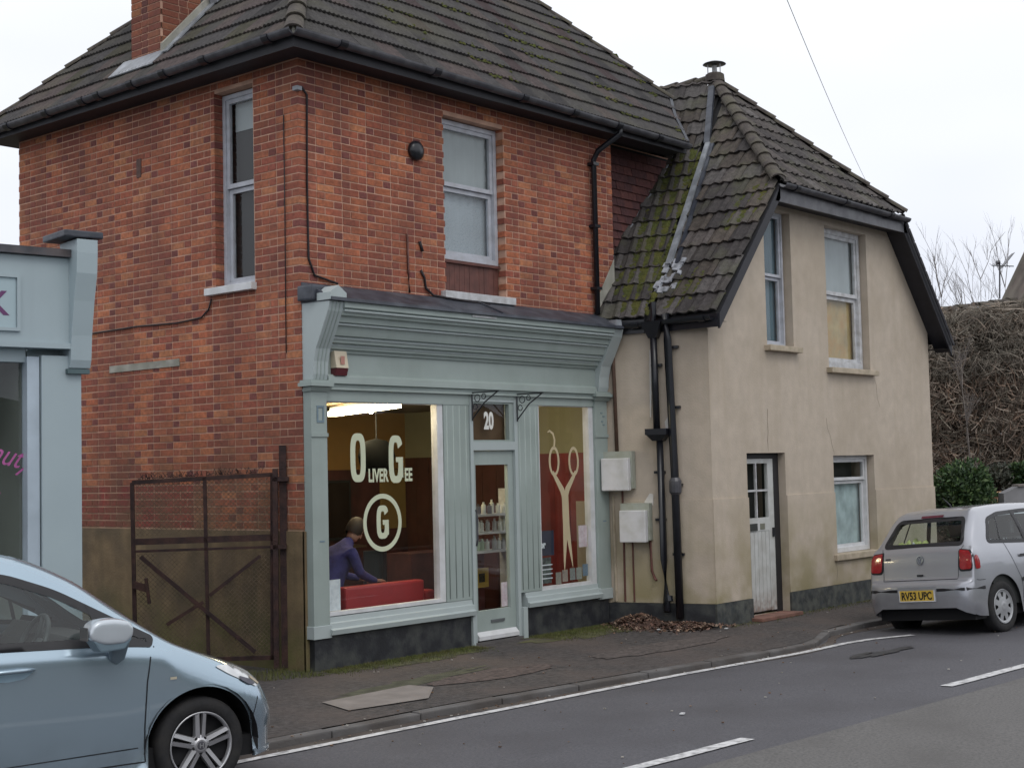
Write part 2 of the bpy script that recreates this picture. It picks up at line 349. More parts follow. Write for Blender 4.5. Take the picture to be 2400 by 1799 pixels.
# concrete patch in pavement
b = MB(); b.poly([(-1.07, -1.40, -.012), (-.02, -1.36, -.012), (.02, -1.62, -.014), (-.42, -1.98, -.018), (-1.20, -1.86, -.018)]); o = b.build('pavement_patch', M['concrete'], None); o['kind'] = 'structure'
blotch('pavement_patch', (.9, -1.55), .8, .22, -.05, mat('reddish tarmac', (.082, .062, .057), .9, .5, 22, bump=.5, bscale=90), pz, seed=9, jag=.1, dz=.006)
blotch('pavement_patch', (3.3, -1.75), 1.1, .24, -.05, mat('brown tarmac', (.082, .067, .062), .9, .5, 22, bump=.5, bscale=90), pz, seed=12, jag=.1, dz=.006)

# ------------------------------------------------------------------ brick house
H = thing('brick_shop_house', 'two storey red brick house with hipped dark tiled roof and a pale sage shopfront', 'building', (2.4, 2.4, 0))
GE = 5.93; TP = 1.05; CP = math.cos(math.atan(TP)); SP = math.sin(math.atan(TP))
def cells(mb, ax, face, thick, u0, u1, z0, z1, ops, m=.012):
    """wall in plane ax=face, thickness inwards (+), openings (ua,ub,za,zb)"""
    us = sorted({u0, u1, *[v for o_ in ops for v in (o_[0] - m, o_[1] + m)]}); zs = sorted({z0, z1, *[v for o_ in ops for v in (o_[2] - m, o_[3] + m)]})
    us = [u for u in us if u0 <= u <= u1]; zs = [z for z in zs if z0 <= z <= z1]
    for a, b_ in zip(us, us[1:]):
        for c, d in zip(zs, zs[1:]):
            cu, cz = (a + b_) / 2, (c + d) / 2
            if any(o_[0] - m < cu < o_[1] + m and o_[2] - m < cz < o_[3] + m for o_ in ops): continue
            if ax == 'y': mb.box(a, b_, face, face + thick, c, d)
            else: mb.box(face, face + thick, a, b_, c, d)
LW_OP = [(.68, 1.27, 3.73, 5.70)]
FW_OP = [(2.03, 3.0, 3.72, 5.62)]
mb = MB(); cells(mb, 'x', 0, .22, 0, 4.95, -.3, 5.9, LW_OP); wallL = mb.build('wall', M['mortar'], H)
mb = MB(); cells(mb, 'y', .0005, .22, .22, 5.04, 2.62, 5.9, FW_OP); wallF = mb.build('wall', M['mortar'], H)
# hidden rear / right walls keep daylight out
mb = MB(); mb.box(.22, 7.6, 4.73, 4.95, -.3, 5.9); mb.box(7.4, 7.62, .25, 4.73, -.3, 5.9); mb.box(5.04, 7.4, .26, .45, 2.6, 5.9); mb.box(4.82, 5.035, .221, 4.73, 2.6, 5.9); mb.build('rear_wall', M['mortar'], H)
BR = []  # bricks: (distance, wall, corner origin, u, n, length, z0, tint)
CO, JT, SL, HL = .0738, .0135, .211, .099
def tintfor(header, u, z, left):
    r = rnd.random()
    if header: base = rnd.choice([(.25, .07, .045), (.30, .085, .05), (.34, .10, .055), (.19, .055, .045), (.36, .11, .06)])
    else: base = rnd.choice([(.40, .12, .055), (.37, .105, .05), (.43, .14, .065), (.33, .09, .048), (.40, .125, .06), (.30, .08, .048), (.45, .165, .075)])
    f = .82 + .34 * rnd.random(); base = (base[0] * .97, base[1] * 1.05, base[2] * 1.1)
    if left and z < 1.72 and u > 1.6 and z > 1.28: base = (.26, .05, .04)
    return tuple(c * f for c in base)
def bricks(wall, ax, face, u0, u1, z0, z1, ops, left):
    k = round((z0 - 1.325) / CO); z = z0
    while z + .05 < z1:
        cor = 0 if k % 2 == 0 else SL + JT   # corner brick belongs to the other wall every second course
        if left: u = u0; seq = 0 if k % 2 == 0 else 1
        else: u = u0 + (0 if k % 2 == 0 else SL - .1025); seq = 1 if k % 2 == 0 else 1
        while u < u1:
            L_ = SL if seq == 0 else HL
            a, c = max(u, u0), min(u + L_, u1)
            segs = [(a, c)] if c - a > .02 else []
            za, zb = z, min(z + CO - JT, z1)
            for o_ in ops:
                if zb > o_[2] + .005 and za < o_[3] - .005:
                    if za < o_[2] or zb > o_[3]: pass
                    ns = []
                    for (p, q) in segs:
                        if q <= o_[0] or p >= o_[1]: ns.append((p, q))
                        else:
                            if p < o_[0] - .02: ns.append((p, o_[0]))
                            if q > o_[1] + .02: ns.append((o_[1], q))
                    segs = ns
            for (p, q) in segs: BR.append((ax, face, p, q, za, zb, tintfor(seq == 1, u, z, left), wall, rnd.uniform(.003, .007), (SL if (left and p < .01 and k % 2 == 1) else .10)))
            u += L_ + JT; seq = 1 - seq
        z += CO; k += 1
def brick_geo(mb, ax, face, p, q, za, zb, tint, pr, dp=.1):
    mb.tint = tint; j = .0015
    if ax == 'y': mb.box(p, q, face - pr, face + .1, za, zb)
    else: mb.box(face - pr, face + dp, p, q, za, zb)
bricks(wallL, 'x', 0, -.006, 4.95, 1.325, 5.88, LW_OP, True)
# front wall starts one header beyond the corner brick ends
bricks(wallF, 'y', 0, .1125, 5.04, 1.325 + 28 * .0738, 5.88, FW_OP, False)
BR = [b_ for b_ in BR if not (b_[0] == 'y' and b_[4] < 3.38)]
def bdist(b_):
    P = Vector((0, (b_[2] + b_[3]) / 2, (b_[4] + b_[5]) / 2)) if b_[0] == 'x' else Vector(((b_[2] + b_[3]) / 2, 0, (b_[4] + b_[5]) / 2))
    vis = 0 if not (b_[0] == 'y' and b_[4] < 3.65) else 100
    size = -(b_[3] - b_[2]) * (.65 if b_[0] == 'x' else .76) * (b_[5] - b_[4]) / (P - CAM).length ** 2
    return size + vis
BR.sort(key=bdist)
MV = {}
for b_ in BR[:300]:
    ax, face, p, q, za, zb, tint, wall, pr, dp_ = b_
    ti = tuple(round(c * 14) / 14 for c in tint); key = (ax, round(q - p, 3), round(zb - za, 3), ti, dp_)
    if key not in MV:
        t = MB(); L_, h = q - p, zb - za; t.tint = tuple(max(.02, c) for c in tint)
        if ax == 'y': t.box(0, L_, 0, .1, 0, h)
        else: t.box(0, dp_ + pr, 0, L_, 0, h)
        MV[key] = t.mesh('brick', M['brick'], tint=True)
    loc = (p, face - pr, za) if ax == 'y' else (face - pr, p, za)
    inst('brick', MV[key], wall, Matrix.Translation(loc))
for wall in (wallL, wallF):
    t = MB()
    for b_ in BR[300:]:
        if b_[7] is wall: brick_geo(t, *b_[:7], b_[8], b_[9])
    o = t.build('brickwork', M['brick'], wall, tint=True, recalc=False); o['kind'] = 'stuff'
# rendered plinth of the side wall, cement lintel patch
mb = MB(); mb.box(-.022, .0, -.02, 4.95, -.3, 1.305); mb.box(-.022, .10, -.03, -.001, -.3, 1.305); mb.build('plinth', M['plinth'], H)
bx('lintel_patch', M['mortarfillet'], H, -.016, .02, 1.88, 3.12, 2.985, 3.06)
mb = MB(); mb.box(-.012, .02, 2.52, 2.60, 5.05, 5.25); mb.build('air_brick', mat('old air brick', (.12, .07, .06), .9, .3, 20), H)
# soffits, fascias, gutters
mb = MB(); z = 5.88
mb.box(-.30, -.0, -.30, 5.25, z - .05, z); mb.box(0, 6.24, -.30, -.0, z - .05, z); mb.box(0, 6.3, 4.95, 5.25, z - .05, z)
mb.build('soffit', M['soffit'], H)
mb = MB(); mb.box(-.325, -.302, -.325, 5.27, z - .08, z + .05); mb.box(-.302, 6.24, -.325, -.302, z - .08, z + .05); mb.build('fascia_board', M['soffit'], H)
def gutter(name, a, b_, r, mt, parent, joints, n=10, squash=1.0):
    a = Vector(a); b_ = Vector(b_); d = (b_ - a); L_ = d.length; d.normalize(); s = d.cross(Vector((0, 0, 1))).normalized()
    mb = MB()
    def ring(c, rr, t=.006):
        ro = [c + s * math.cos(math.pi + math.pi * k / n) * rr + Vector((0, 0, 1)) * math.sin(math.pi + math.pi * k / n) * rr for k in range(n + 1)]
        ri = [c + s * math.cos(2 * math.pi - math.pi * k / n) * (rr - t) + Vector((0, 0, 1)) * math.sin(2 * math.pi - math.pi * k / n) * (rr - t) for k in range(n + 1)]
        return ro + ri
    A = [mb.vert(p) for p in ring(a, r)]; B = [mb.vert(p) for p in ring(b_, r)]; k = len(A)
    for i in range(k): mb.face((A[i], A[(i + 1) % k], B[(i + 1) % k], B[i]))
    mb.face(A); mb.face(B[::-1])
    g_ = mb.build(name, mt, parent, smooth=False)
    for j in joints:
        c = a + d * j; mb = MB(); A = [mb.vert(p) for p in ring(c - d * .045, r + .012, .03)]; B = [mb.vert(p) for p in ring(c + d * .045, r + .012, .03)]
        for i in range(k): mb.face((A[i], A[(i + 1) % k], B[(i + 1) % k], B[i]))
        mb.face(A); mb.face(B[::-1]); mb.build('gutter_bracket', M['blackpl'], g_)
    return g_
gutter('gutter', (-.385, -.39, 5.945), (-.385, 5.27, 5.90), .06, M['greygut'], H, [.35, 1.3, 1.95, 2.5, 3.1, 3.4, 4.1, 4.9])
gutter('gutter', (-.39, -.385, 5.945), (6.2, -.385, 5.90), .06, M['greygut'], H, [.6, 1.9, 3.3, 4.2, 5.05, 5.9])
# tiled slopes
TG = .30; TW = .30; TL = .345
def tile_local(width=TW, length=TL, prof='roll', lift=.03, th=.016):
    if prof == 'roll':
        us = [0, .02, .05, .075, .10, .15, .17, .20, .225, .25, .30]; hs = [.004, .018, .027, .018, .002, .002, .006, .018, .026, .012, 0]
    elif prof == 'fine':
        us = [0, .03, .06, .09, .12, .15, .18, .21, .24, .27, .30]; hs = [0, .014, 0, .014, 0, .014, 0, .014, 0, .014, 0]
    else: us = [0, .30]; hs = [0, 0]
    us = [u / .30 * (width - .004) for u in us]
    V = []; F = []
    for (v, l) in ((0, lift), (length, .0)):
        for u, h in zip(us, hs): V.append((u, v, l + h))
    n = len(us)
    for u, h in zip(us, hs): V.append((u, 0, lift + h - th - .006))
    for i in range(n - 1): F.append((i, i + 1, n + i + 1, n + i)); F.append((2 * n + i, 2 * n + i + 1, i + 1, i))
    F.append((0, n, 2 * n)); F.append((n - 1, 3 * n - 1, 2 * n - 1))
    return V, F
def tilt(c=None):
    b0 = rnd.choice([(.052, .045, .047), (.046, .040, .042), (.057, .050, .050), (.040, .035, .037), (.055, .047, .042), (.062, .055, .052)]); f = rnd.uniform(.85, 1.15)
    return tuple(round(x * f * 40) / 40 * .5 + x * f * .5 for x in b0)
TMV = {}
def tint_me(me_key, V, F, tint, mt):
    me = bpy.data.meshes.new('roof_tile'); me.from_pydata(V, [], F); me.materials.append(mt)
    ca = me.color_attributes.new('tint', 'FLOAT_COLOR', 'POINT'); ca.data.foreach_set('color', [c for _ in V for c in (*tint, 1)]); return me
TILES = {}
def slope(parent, O, u, v, width, height, clips, mt, prof='roll', tw=TW, tg=TG, stag=.5, name='roof_tile', tints=None, lift=.03, jit=.006):
    """tiles a roof plane. clips: list of (pu,pv,nu,nv): keep the side where (p-(pu,pv)).n >= 0"""
    O = Vector(O); u = Vector(u).normalized(); v = Vector(v).normalized(); n = u.cross(v).normalized()
    if n.z < 0 or (abs(n.z) < .05 and (CAM - O).dot(n) < 0): n = -n
    BM = Matrix((u, v, n)).transposed().to_4x4(); BM.translation = O
    length = tg * 1.15
    V0, F0 = tile_local(tw, length, prof, lift)
    var = [tint_me(None, V0, F0, (tints or tilt)(), mt) for _ in range(14)]
    lst = TILES.setdefault(parent.name, [])
    for j in range(int(height / tg) + 1):
        off = (j % 2) * stag * tw
        for i in range(-1, int(width / tw) + 2):
            pu = i * tw - off; pv = j * tg
            cor = [(pu, pv), (pu + tw, pv), (pu, pv + length), (pu + tw, pv + length)]
            ins = True; outs = False; cut = []
            for (a, b_, nu, nv) in clips:
                ds = [(c[0] - a) * nu + (c[1] - b_) * nv for c in cor]
                if max(ds) < .02: outs = True; break
                if min(ds) < -.001: ins = False; cut.append((a, b_, nu, nv))
            if outs: continue
            mw = BM @ Matrix.Translation((pu + rnd.uniform(-.003, .003), pv + rnd.uniform(-jit, jit), rnd.uniform(0, .006))) @ Matrix.Rotation(rnd.uniform(-.008, .008), 4, 'Z')
            cen = BM @ Vector((pu + tw / 2, pv + tg / 2, 0))
            if ins: me = rnd.choice(var)
            else:
                bm = bmesh.new(); bm.from_mesh(rnd.choice(var))
                for (a, b_, nu, nv) in cut:
                    bmesh.ops.bisect_plane(bm, geom=bm.verts[:] + bm.edges[:] + bm.faces[:], plane_co=(a - pu, b_ - pv, 0), plane_no=(nu, nv, 0), clear_inner=True)
                if not bm.faces: bm.free(); continue
                me = bpy.data.meshes.new('roof_tile'); bm.to_mesh(me); bm.free()
                if not me.materials: me.materials.append(mt)
            lst.append(((cen - CAM).length, me, mw, name, mt))
def flush_tiles(parent, limit, bulk='tiling'):
    lst = sorted(TILES.pop(parent.name, []), key=lambda t: t[0])
    for d, me, mw, name, mt in lst[:limit]: inst(name, me, parent, mw)
    rest = lst[limit:]
    if rest:
        bm = bmesh.new()
        for d, me, mw, name, mt in rest:
            k = len(bm.verts); bm.from_mesh(me); bm.verts.ensure_lookup_table(); bmesh.ops.transform(bm, matrix=mw, verts=bm.verts[k:])
        me = bpy.data.meshes.new(bulk); bm.to_mesh(me); bm.free(); me.materials.append(rest[0][4]) if not me.materials else None
        o = bpy.data.objects.new(bulk, me); link(o); setp(o, parent); o['kind'] = 'stuff'
def halfpipe(parent, P0, P1, r, mt, seg=.33, name='ridge_tile', up=Vector((0, 0, 1)), n=8, flat=.75):
    P0 = Vector(P0); P1 = Vector(P1); d = P1 - P0; L_ = d.length; d.normalize(); s = d.cross(up).normalized(); w = s.cross(d).normalized()
    cnt = max(1, round(L_ / seg)); sg = L_ / cnt
    for i in range(cnt):
        mb = MB(); A = []; B = []
        for k in range(n + 1):
            a = math.pi * k / n
            for (lst, t, rr, l2) in ((A, i * sg - .02, r + .012, .02), (B, (i + 1) * sg, r, 0)):
                lst.append(mb.vert(P0 + d * t + s * math.cos(a) * rr + w * (math.sin(a) * rr * flat + l2)))
        C_ = [mb.vert(Vector(mb.v[a]) - w * .02) for a in A]
        for k in range(n): mb.face((A[k], A[k + 1], B[k + 1], B[k])); mb.face((C_[k], C_[k + 1], A[k + 1], A[k]))
        mb.build(name, mt, parent, smooth=False, recalc=False)
RX0, RX1, RY0, RY1 = -.33, 8.03, -.33, 5.28
hy = (RY1 - RY0) / 2; TOPZ = GE + TP * hy
# roof body under the tiles
def mz(y): return GE + TP * (y - RY0)
mb = MB(); e = .03
mb.poly([(RX0, RY1, GE - e), (RX0, RY0, GE - e), (RX0 + hy, RY0 + hy, TOPZ - e)])
mb.poly([(RX0, RY0, GE - e), (6.26, RY0, GE - e), (6.71, .15, mz(.15) - e), (7.18, .52, mz(.52) - e), (RX1 - hy, RY0 + hy, TOPZ - e), (RX0 + hy, RY0 + hy, TOPZ - e)])
mb.poly([(RX0, RY1, GE - e), (RX0 + hy, RY0 + hy, TOPZ - e), (RX1 - hy, RY0 + hy, TOPZ - e), (RX1, RY1, GE - e)])
mb.poly([(RX1, RY1, GE - e), (RX1 - hy, RY0 + hy, TOPZ - e), (7.18, .53, mz(.53) - e), (RX1, .53, GE + .1)])
mb.poly([(RX0, RY1, GE - e), (RX1, RY1, GE - e), (RX1, .5, GE - e), (6.24, .5, GE - e), (6.24, 0, GE - e), (RX0, RY0, GE - e)])
roof = mb.build('roof', M['deck'], H)
# left slope
slope(roof, (RX0, RY1, GE), (0, -1, 0), (CP, 0, SP), 2 * hy, hy / CP, [(0, 0, 1, -CP), (2 * hy, 0, -1, -CP)], M['tile'], prof='fine')
# front slope, stopping against the lower roof
def uvf(x, y): return (x - RX0, (y - RY0) / CP)
bl = [uvf(*p) for p in ((6.26, -.33), (6.71, .15), (7.20, .55))]
def clipline(a, b_):  # keep the left (-u) side
    d = (b_[0] - a[0], b_[1] - a[1]); l = math.hypot(*d); return (a[0], a[1], -d[1] / l, d[0] / l)
slope(roof, (RX0, RY0, GE), (1, 0, 0), (0, CP, SP), RX1 - RX0, hy / CP, [(0, 0, 1, -CP), (RX1 - RX0, 0, -1, -CP), clipline(bl[0], bl[2])], M['tile'], prof='fine')
flush_tiles(roof, 300, 'tiling')
halfpipe(roof, (RX0, RY0, GE + .0), (RX0 + hy, RY0 + hy, TOPZ + .0), .085, M['rtile'])
halfpipe(roof, (RX0, RY1, GE - .02), (RX0 + hy, RY0 + hy, TOPZ - .02), .07, M['rtile'])
halfpipe(roof, (RX1 - .86, RY0 + .86, GE + .86 * TP - .01), (RX1 - hy, RY0 + hy, TOPZ - .01), .07, M['rtile'])
halfpipe(roof, (RX0 + hy, RY0 + hy, TOPZ + .03), (RX1 - hy, RY0 + hy, TOPZ + .03), .11, M['rtile'])
bx('mortar_plug', M['mortarfillet'], roof, RX0 - .02, RX0 + .08, RY0 - .02, RY0 + .08, GE - .02, GE + .07, bevel=.02)
# lead cheek where the main slope ends beside the cottage roof
cp = [((6.26, -.33), (7.13, .27, 6.14)), ((6.71, .15), (7.52, .68, 6.58)), ((7.19, .53), (7.9, 1.02, 7.0))]
mb = MB()
for (a, A), (b_, B) in zip(cp, cp[1:]):
    z1, z2 = mz(a[1]) + .05, mz(b_[1]) + .05
    mb.quad((a[0], a[1], z1), (b_[0], b_[1], z2), B, A)
    mb.obox((a[0] - .03, a[1], z1 - .1), (.07, 0, 0), Vector((b_[0], b_[1], z2)) - Vector((a[0], a[1], z1)), (0, 0, .105))
mb.build('lead_flashing', M['lead'], roof)
# chimney through the left slope
ch = MB(); ch.box(.03, .55, 2.20, 2.72, 5.9, 9.6); chim = ch.build('chimney', M['mortar'], H)
t = MB()
def chb(ax, face, a, b_, flip):
    z = 6.02; k = 0
    while z < 9.55:
        u = a - (.1 if k % 2 else 0); s = k % 2
        while u < b_ - .02:
            L_ = SL if s == 0 else HL
            p, q = max(u, a), min(u + L_, b_); 
            if q - p > .03:
                t.tint = tuple(c * .6 for c in tintfor(s, u, 4, False))
                if ax == 'x': t.box(face - .007, face + .02, p, q, z, z + CO - JT)
                else: t.box(p, q, face - .007, face + .02, z, z + CO - JT)
            u += L_ + JT; s = 1 - s
        z += CO; k += 1
chb('x', .03, 2.20, 2.72, 0); chb('y', 2.20, .045, .55, 0)
CB = t
# split those bricks into individual parts
nb = len(CB.v) // 8; CMV = {}
for i in range(nb):
    if i % 1 == 0:
        P = CB.v[i * 8:i * 8 + 8]; x0, y0, z0 = P[0]; x1, y1, z1 = P[6]
        if z0 > 7.7: continue
        key = (round(x1 - x0, 3), round(y1 - y0, 3), tuple(round(c * 12) for c in CB.col[i * 8]))
        if key not in CMV:
            q = MB(); q.tint = CB.col[i * 8]; q.box(0, x1 - x0, 0, y1 - y0, 0, z1 - z0); CMV[key] = q.mesh('brick', M['brick'], tint=True)
        inst('brick', CMV[key], chim, Matrix.Translation((x0, y0, z0)))
# lead apron + stepped flashing
def rz(x): return GE + TP * (x - RX0)
mb = MB(); mb.obox((-.16, 2.10, rz(-.16) + .045), (.20, 0, .21), (0, .78, 0), (-.01, 0, .01))
mb.obox((-.02, 2.02, rz(-.02) + .05), (.75, 0, .7875), (0, .11, 0), (-.008, 0, .012)); mb.build('lead_flashing', M['leadlight'], chim)
mb = MB(); mb.obox((.0, 2.12, rz(0) + .05), (.72, 0, .756), (0, .05, 0), (0, 0, .10)); mb.build('mortar_fillet', M['mortarfillet'], chim)
mb = MB(); mb.obox((.60, 1.97, rz(.6) + .06), (.16, 0, .14), (0, .12, 0), (-.02, 0, .1)); mb.build('lead_flashing', M['leadlight'], chim)
# windows of the brick house
def sash(name, parent, ax, face, d, a, b_, z0, z1, rail, fm, glm, panes, fw=.05, sw=.045, back=None, mull=None):
    """box frame window set back d from the wall face"""
    mb = MB(); f = face + d
    def B(x0, x1, za, zb, y0, y1):
        if ax == 'y': mb.box(x0, x1, y0, y1, za, zb)
        else: mb.box(y0, y1, x0, x1, za, zb)
    B(a, a + fw, z0, z1, f, f + .08); B(b_ - fw, b_, z0, z1, f, f + .08); B(a + fw, b_ - fw, z1 - fw, z1, f, f + .08); B(a + fw, b_ - fw, z0, z0 + fw * 1.2, f, f + .08)
    w = mb.build(name, fm, parent)
    secs = [(z0 + fw * 1.2, rail - .003, .045, 'lower'), (rail + .003, z1 - fw, .015, 'upper')] if rail else [(z0 + fw * 1.2, z1 - fw, .02, 'one')]
    for (za, zb, dd, nm) in secs:
        mb = MB(); A, B2 = a + fw + .002, b_ - fw - .002
        def S(x0, x1, z_a, z_b):
            if ax == 'y': mb.box(x0, x1, f + dd, f + dd + .035, z_a, z_b)
            else: mb.box(f + dd, f + dd + .035, x0, x1, z_a, z_b)
        S(A, A + sw, za, zb); S(B2 - sw, B2, za, zb); S(A + sw, B2 - sw, za, za + sw); S(A + sw, B2 - sw, zb - sw, zb)
        if mull: S((A + B2) / 2 - .012, (A + B2) / 2 + .012, za + sw, zb - sw)
        s_ = mb.build('sash', fm, w)
        mb = MB()
        gg = f + dd + .02
        if ax == 'y': mb.quad((A + sw, gg, za + sw), (B2 - sw, gg, za + sw), (B2 - sw, gg, zb - sw), (A + sw, gg, zb - sw))
        else: mb.quad((gg, A + sw, za + sw), (gg, B2 - sw, za + sw), (gg, B2 - sw, zb - sw), (gg, A + sw, zb - sw))
        mb.build('pane', glm[0 if nm != 'upper' else -1], w)
        if back:
            bm_ = back[0 if nm != 'upper' else -1]
            if bm_:
                mb = MB(); h = f + dd + .07
                # slightly waved curtain sheet
                nseg = 24; prev = None
                for k in range(nseg + 1):
                    x = A + (B2 - A) * k / nseg; wv = .008 * math.sin(k * 1.7)
                    p = ((x, h + wv, za + .01), (x, h + wv, zb - .01)) if ax == 'y' else ((h + wv, x, za + .01), (h + wv, x, zb - .01))
                    cur = [mb.vert(q) for q in p]
                    if prev: mb.face((prev[0], cur[0], cur[1], prev[1]))
                    prev = cur
                mb.build('curtain', bm_, w, smooth=True)
    return w
wl = sash('window', H, 'x', 0, .10, .68, 1.27, 3.73, 5.70, 4.74, M['greyframe'], [M['glass']], None, fw=.045, back=None)
mb = MB(); mb.box(.21, .215, .74, 1.2, 5.34, 5.62); mb.build('blind', M['blindw'], wl)
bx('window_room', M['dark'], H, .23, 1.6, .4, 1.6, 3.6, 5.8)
bx('sill', M['white'], wl, -.075, .09, .64, 1.38, 3.655, 3.728, bevel=.006)
wf = sash('window', H, 'y', 0, .10, 2.03, 3.0, 4.10, 5.62, 4.90, M['greyframe'], [M['glassobs'], M['glass']], None, fw=.05, back=[M['blindw'], M['blindw']])
mb = MB()
for k in range(12):
    x = 2.035 + k * .08; mb.box(x, min(x + .077, 2.995), .115, .14, 3.74, 4.095)
bd = mb  # boards as separate parts
for k in range(12):
    x = 2.035 + k * .08; bx('board', M['redwood'], wf, x, min(x + .0765, 2.995), .10 + rnd.uniform(0, .004), .14, 3.742, 4.085)
bx('board_rail', M['redwood'], wf, 2.032, 2.998, .07, .1, 4.066, 4.098)
bx('sill', M['oldwhite'], wf, 1.945, 3.09, -.075, .10, 3.655, 3.735, bevel=.005)
bx('board_backing', M['dark'], H, 2.04, 2.99, .16, .2, 3.745, 4.09)
# downpipe, alarm bell, cables on the brick front
mb = MB(); mb.tube([(4.72, -.385, 5.90), (4.72, -.385, 5.80), (4.62, -.12, 5.62), (4.61, -.06, 5.52), (4.61, -.06, 3.66)], .034, 10)
dp = mb.build('downpipe', M['blackpl'], H, smooth=True)
for z in (5.45, 4.7, 3.95): bx('pipe_bracket', M['blackpl'], dp, 4.555, 4.665, -.1, -.001, z, z + .035)
mb = MB(); mb.lathe([(.0, -.0), (.095, .0), (.105, -.02), (.10, -.05), (.06, -.075), (.0, -.08)], Matrix.Translation((1.58, -.004, 5.165)) @ Matrix.Rotation(math.pi / 2, 4, 'X') @ Matrix.Scale(-1, 4, (0, 0, 1)), 20)
ab = mb.build('alarm_bell', M['blackpl'], None, smooth=True); tag(ab, 'round black bell high on the brick front, left of the upstairs window', 'alarm bell')
def cable(path, r, mt, label, cat='cable', name='cable', group=None):
    o = MB().tube(path, r, 6).build(name, mt, None, smooth=True); tag(o, label, cat, group); return o
dk = mat('black cable', (.02, .015, .018), .7, .2, 9)
cable([(1.44, -.018, 4.28), (1.445, -.018, 3.9), (1.445, -.03, 3.67)], .012, M['redwood'], 'short straight brown cable running down the brick front to the lead flashing')
cable([(1.62, -.02, 4.22), (1.66, -.02, 4.12)], .016, dk, 'small black wall clip on the brick front above the curled cable')
cable([(1.63, -.02, 3.92), (1.68, -.02, 3.85), (1.70, -.02, 3.74), (1.80, -.03, 3.67), (2.0, -.1, 3.645), (2.6, -.11, 3.62)], .013, dk, 'black cable curling down the brick front onto the lead flashing')
cable([(.03, -.018, 5.55), (.10, -.018, 5.48), (.085, -.018, 4.6), (.09, -.018, 3.9), (.16, -.02, 3.74), (.45, -.03, 3.68)], .011, dk, 'thin dark cable down the brick corner to the shopfront')
cable([(-.018, .19, 5.3), (-.018, .19, 4.4), (-.018, .2, 3.0)], .006, dk, 'thin dark cable down the side wall close to the corner')
cable([(-.02, 1.33, 3.62), (-.02, 1.38, 3.52), (-.02, 1.50, 3.45), (-.02, 1.9, 3.43), (-.02, 2.6, 3.45), (-.02, 3.6, 3.44)], .009, dk, 'brown cable drooping from the side window sill along the brick wall')
bx('corner_hook', M['leadlight'], H, -.05, .01, -.05, .02, 5.50, 5.54)
# tile-hung recess beside the cottage roof
hm = MB().box(5.04, 7.4, .251, .26, 2.6, 5.88).build('tile_hung_wall', M['deck'], H)
def ht():
    b0 = rnd.choice([(.10, .038, .036), (.085, .035, .036), (.12, .045, .04), (.07, .032, .034)]); return b0
slope(hm, (5.045, .25, 3.75), (1, 0, 0), (0, 0, 1), 2.2, 2.15, [(0, 0, 1, 0), (0, .30, -.72, .69), (2.0, 0, -1, 0), (0, 2.1, 0, -1)], M['hang'], prof='flat', tw=.17, tg=.105, name='hanging_tile', tints=ht, lift=.022, jit=.002)
flush_tiles(hm, 290, 'hanging_tiling')
# ------------------------------------------------------------------ cottage
C_ = thing('cream_cottage', 'cream rendered cottage with a mossy half-hipped tiled roof and a black painted base', 'building', (8, -.6, 0))
FY = -1.33; X0, X1 = 5.02, 11.01; CG = 1.13
def cz(x): return 3.64 + CG * (min(x, 16.1 - x) - 4.9)
OPS = [(5.79, 6.70, .02, 1.965), (7.95, 9.12, .62, 1.918), (6.36, 7.02, 3.27, 4.99), (7.93, 9.12, 3.07, 4.95)]
mb = MB(); cells(mb, 'y', FY, .3, X0, X1, -.3, 3.70, OPS, m=0)
# gable above 3.70 in vertical strips following the verges
us = sorted({5.02, 5.3, 5.6, 6.0, 6.2, 6.36, 7.02, 7.93, 9.12, 9.8, 10.1, 10.5, 10.8, 11.01})
for a, b_ in zip(us, us[1:]):
    za, zb = min(cz(a) - .02, 5.16), min(cz(b_) - .02, 5.16); lo = 3.70; ops = [o_ for o_ in OPS if o_[0] - .01 < (a + b_) / 2 < o_[1] + .01 and o_[3] > 3.8]
    if ops: lo = ops[0][3]
    if max(za, zb) > lo: mb.prism([(a, FY, lo), (b_, FY, lo), (b_, FY, max(zb, lo)), (a, FY, max(za, lo))], (0, .3, 0))
# side wall, turned a little from the front
A15 = R_(15); su = Vector((-math.sin(A15), math.cos(A15), 0)); sn = Vector((-math.cos(A15), -math.sin(A15), 0)); SO = Vector((X0, FY, 0))
mb.obox(SO + Vector((0, 0, -.3)) + su * .0, su * 1.32, -sn * .28, (0, 0, 3.82))
mb.box(10.71, X1, FY + .3, 6, -.3, 3.7)
cw = mb.build('wall', M['cream'], C_)
# lower stage stands a little proud, with a ledge
mb = MB(); LZ = 1.44; e = .014
for (a, b_) in ((X0 - e, 5.79), (6.70, 7.95), (9.12, X1 + e)): MB().box(a, b_, FY - e, FY, .25, LZ).build('wall_base_course', M['cream'], C_)
mb.box(7.95, 9.12, FY - e, FY, .25, .60)
mb.build('wall_base_course', M['cream'], C_)
MB().obox(SO + sn * e + Vector((0, 0, .25)), su * 1.7, -sn * e, (0, 0, LZ - .25)).build('wall_base_course', M['cream'], C_)
mb = MB(); e2 = .03
for (a, b_) in ((X0 - e2, 5.79), (6.70, X1 + e2)): mb.box(a, b_, FY - e2, FY, -.3, .245)
mb.build('plinth', M['blackband2'], C_)
mb = MB(); mb.obox(SO + sn * e2 + Vector((0, 0, -.3)), su * 1.7, -sn * e2, (0, 0, .545)); mb.build('plinth', M['blackband'], C_)
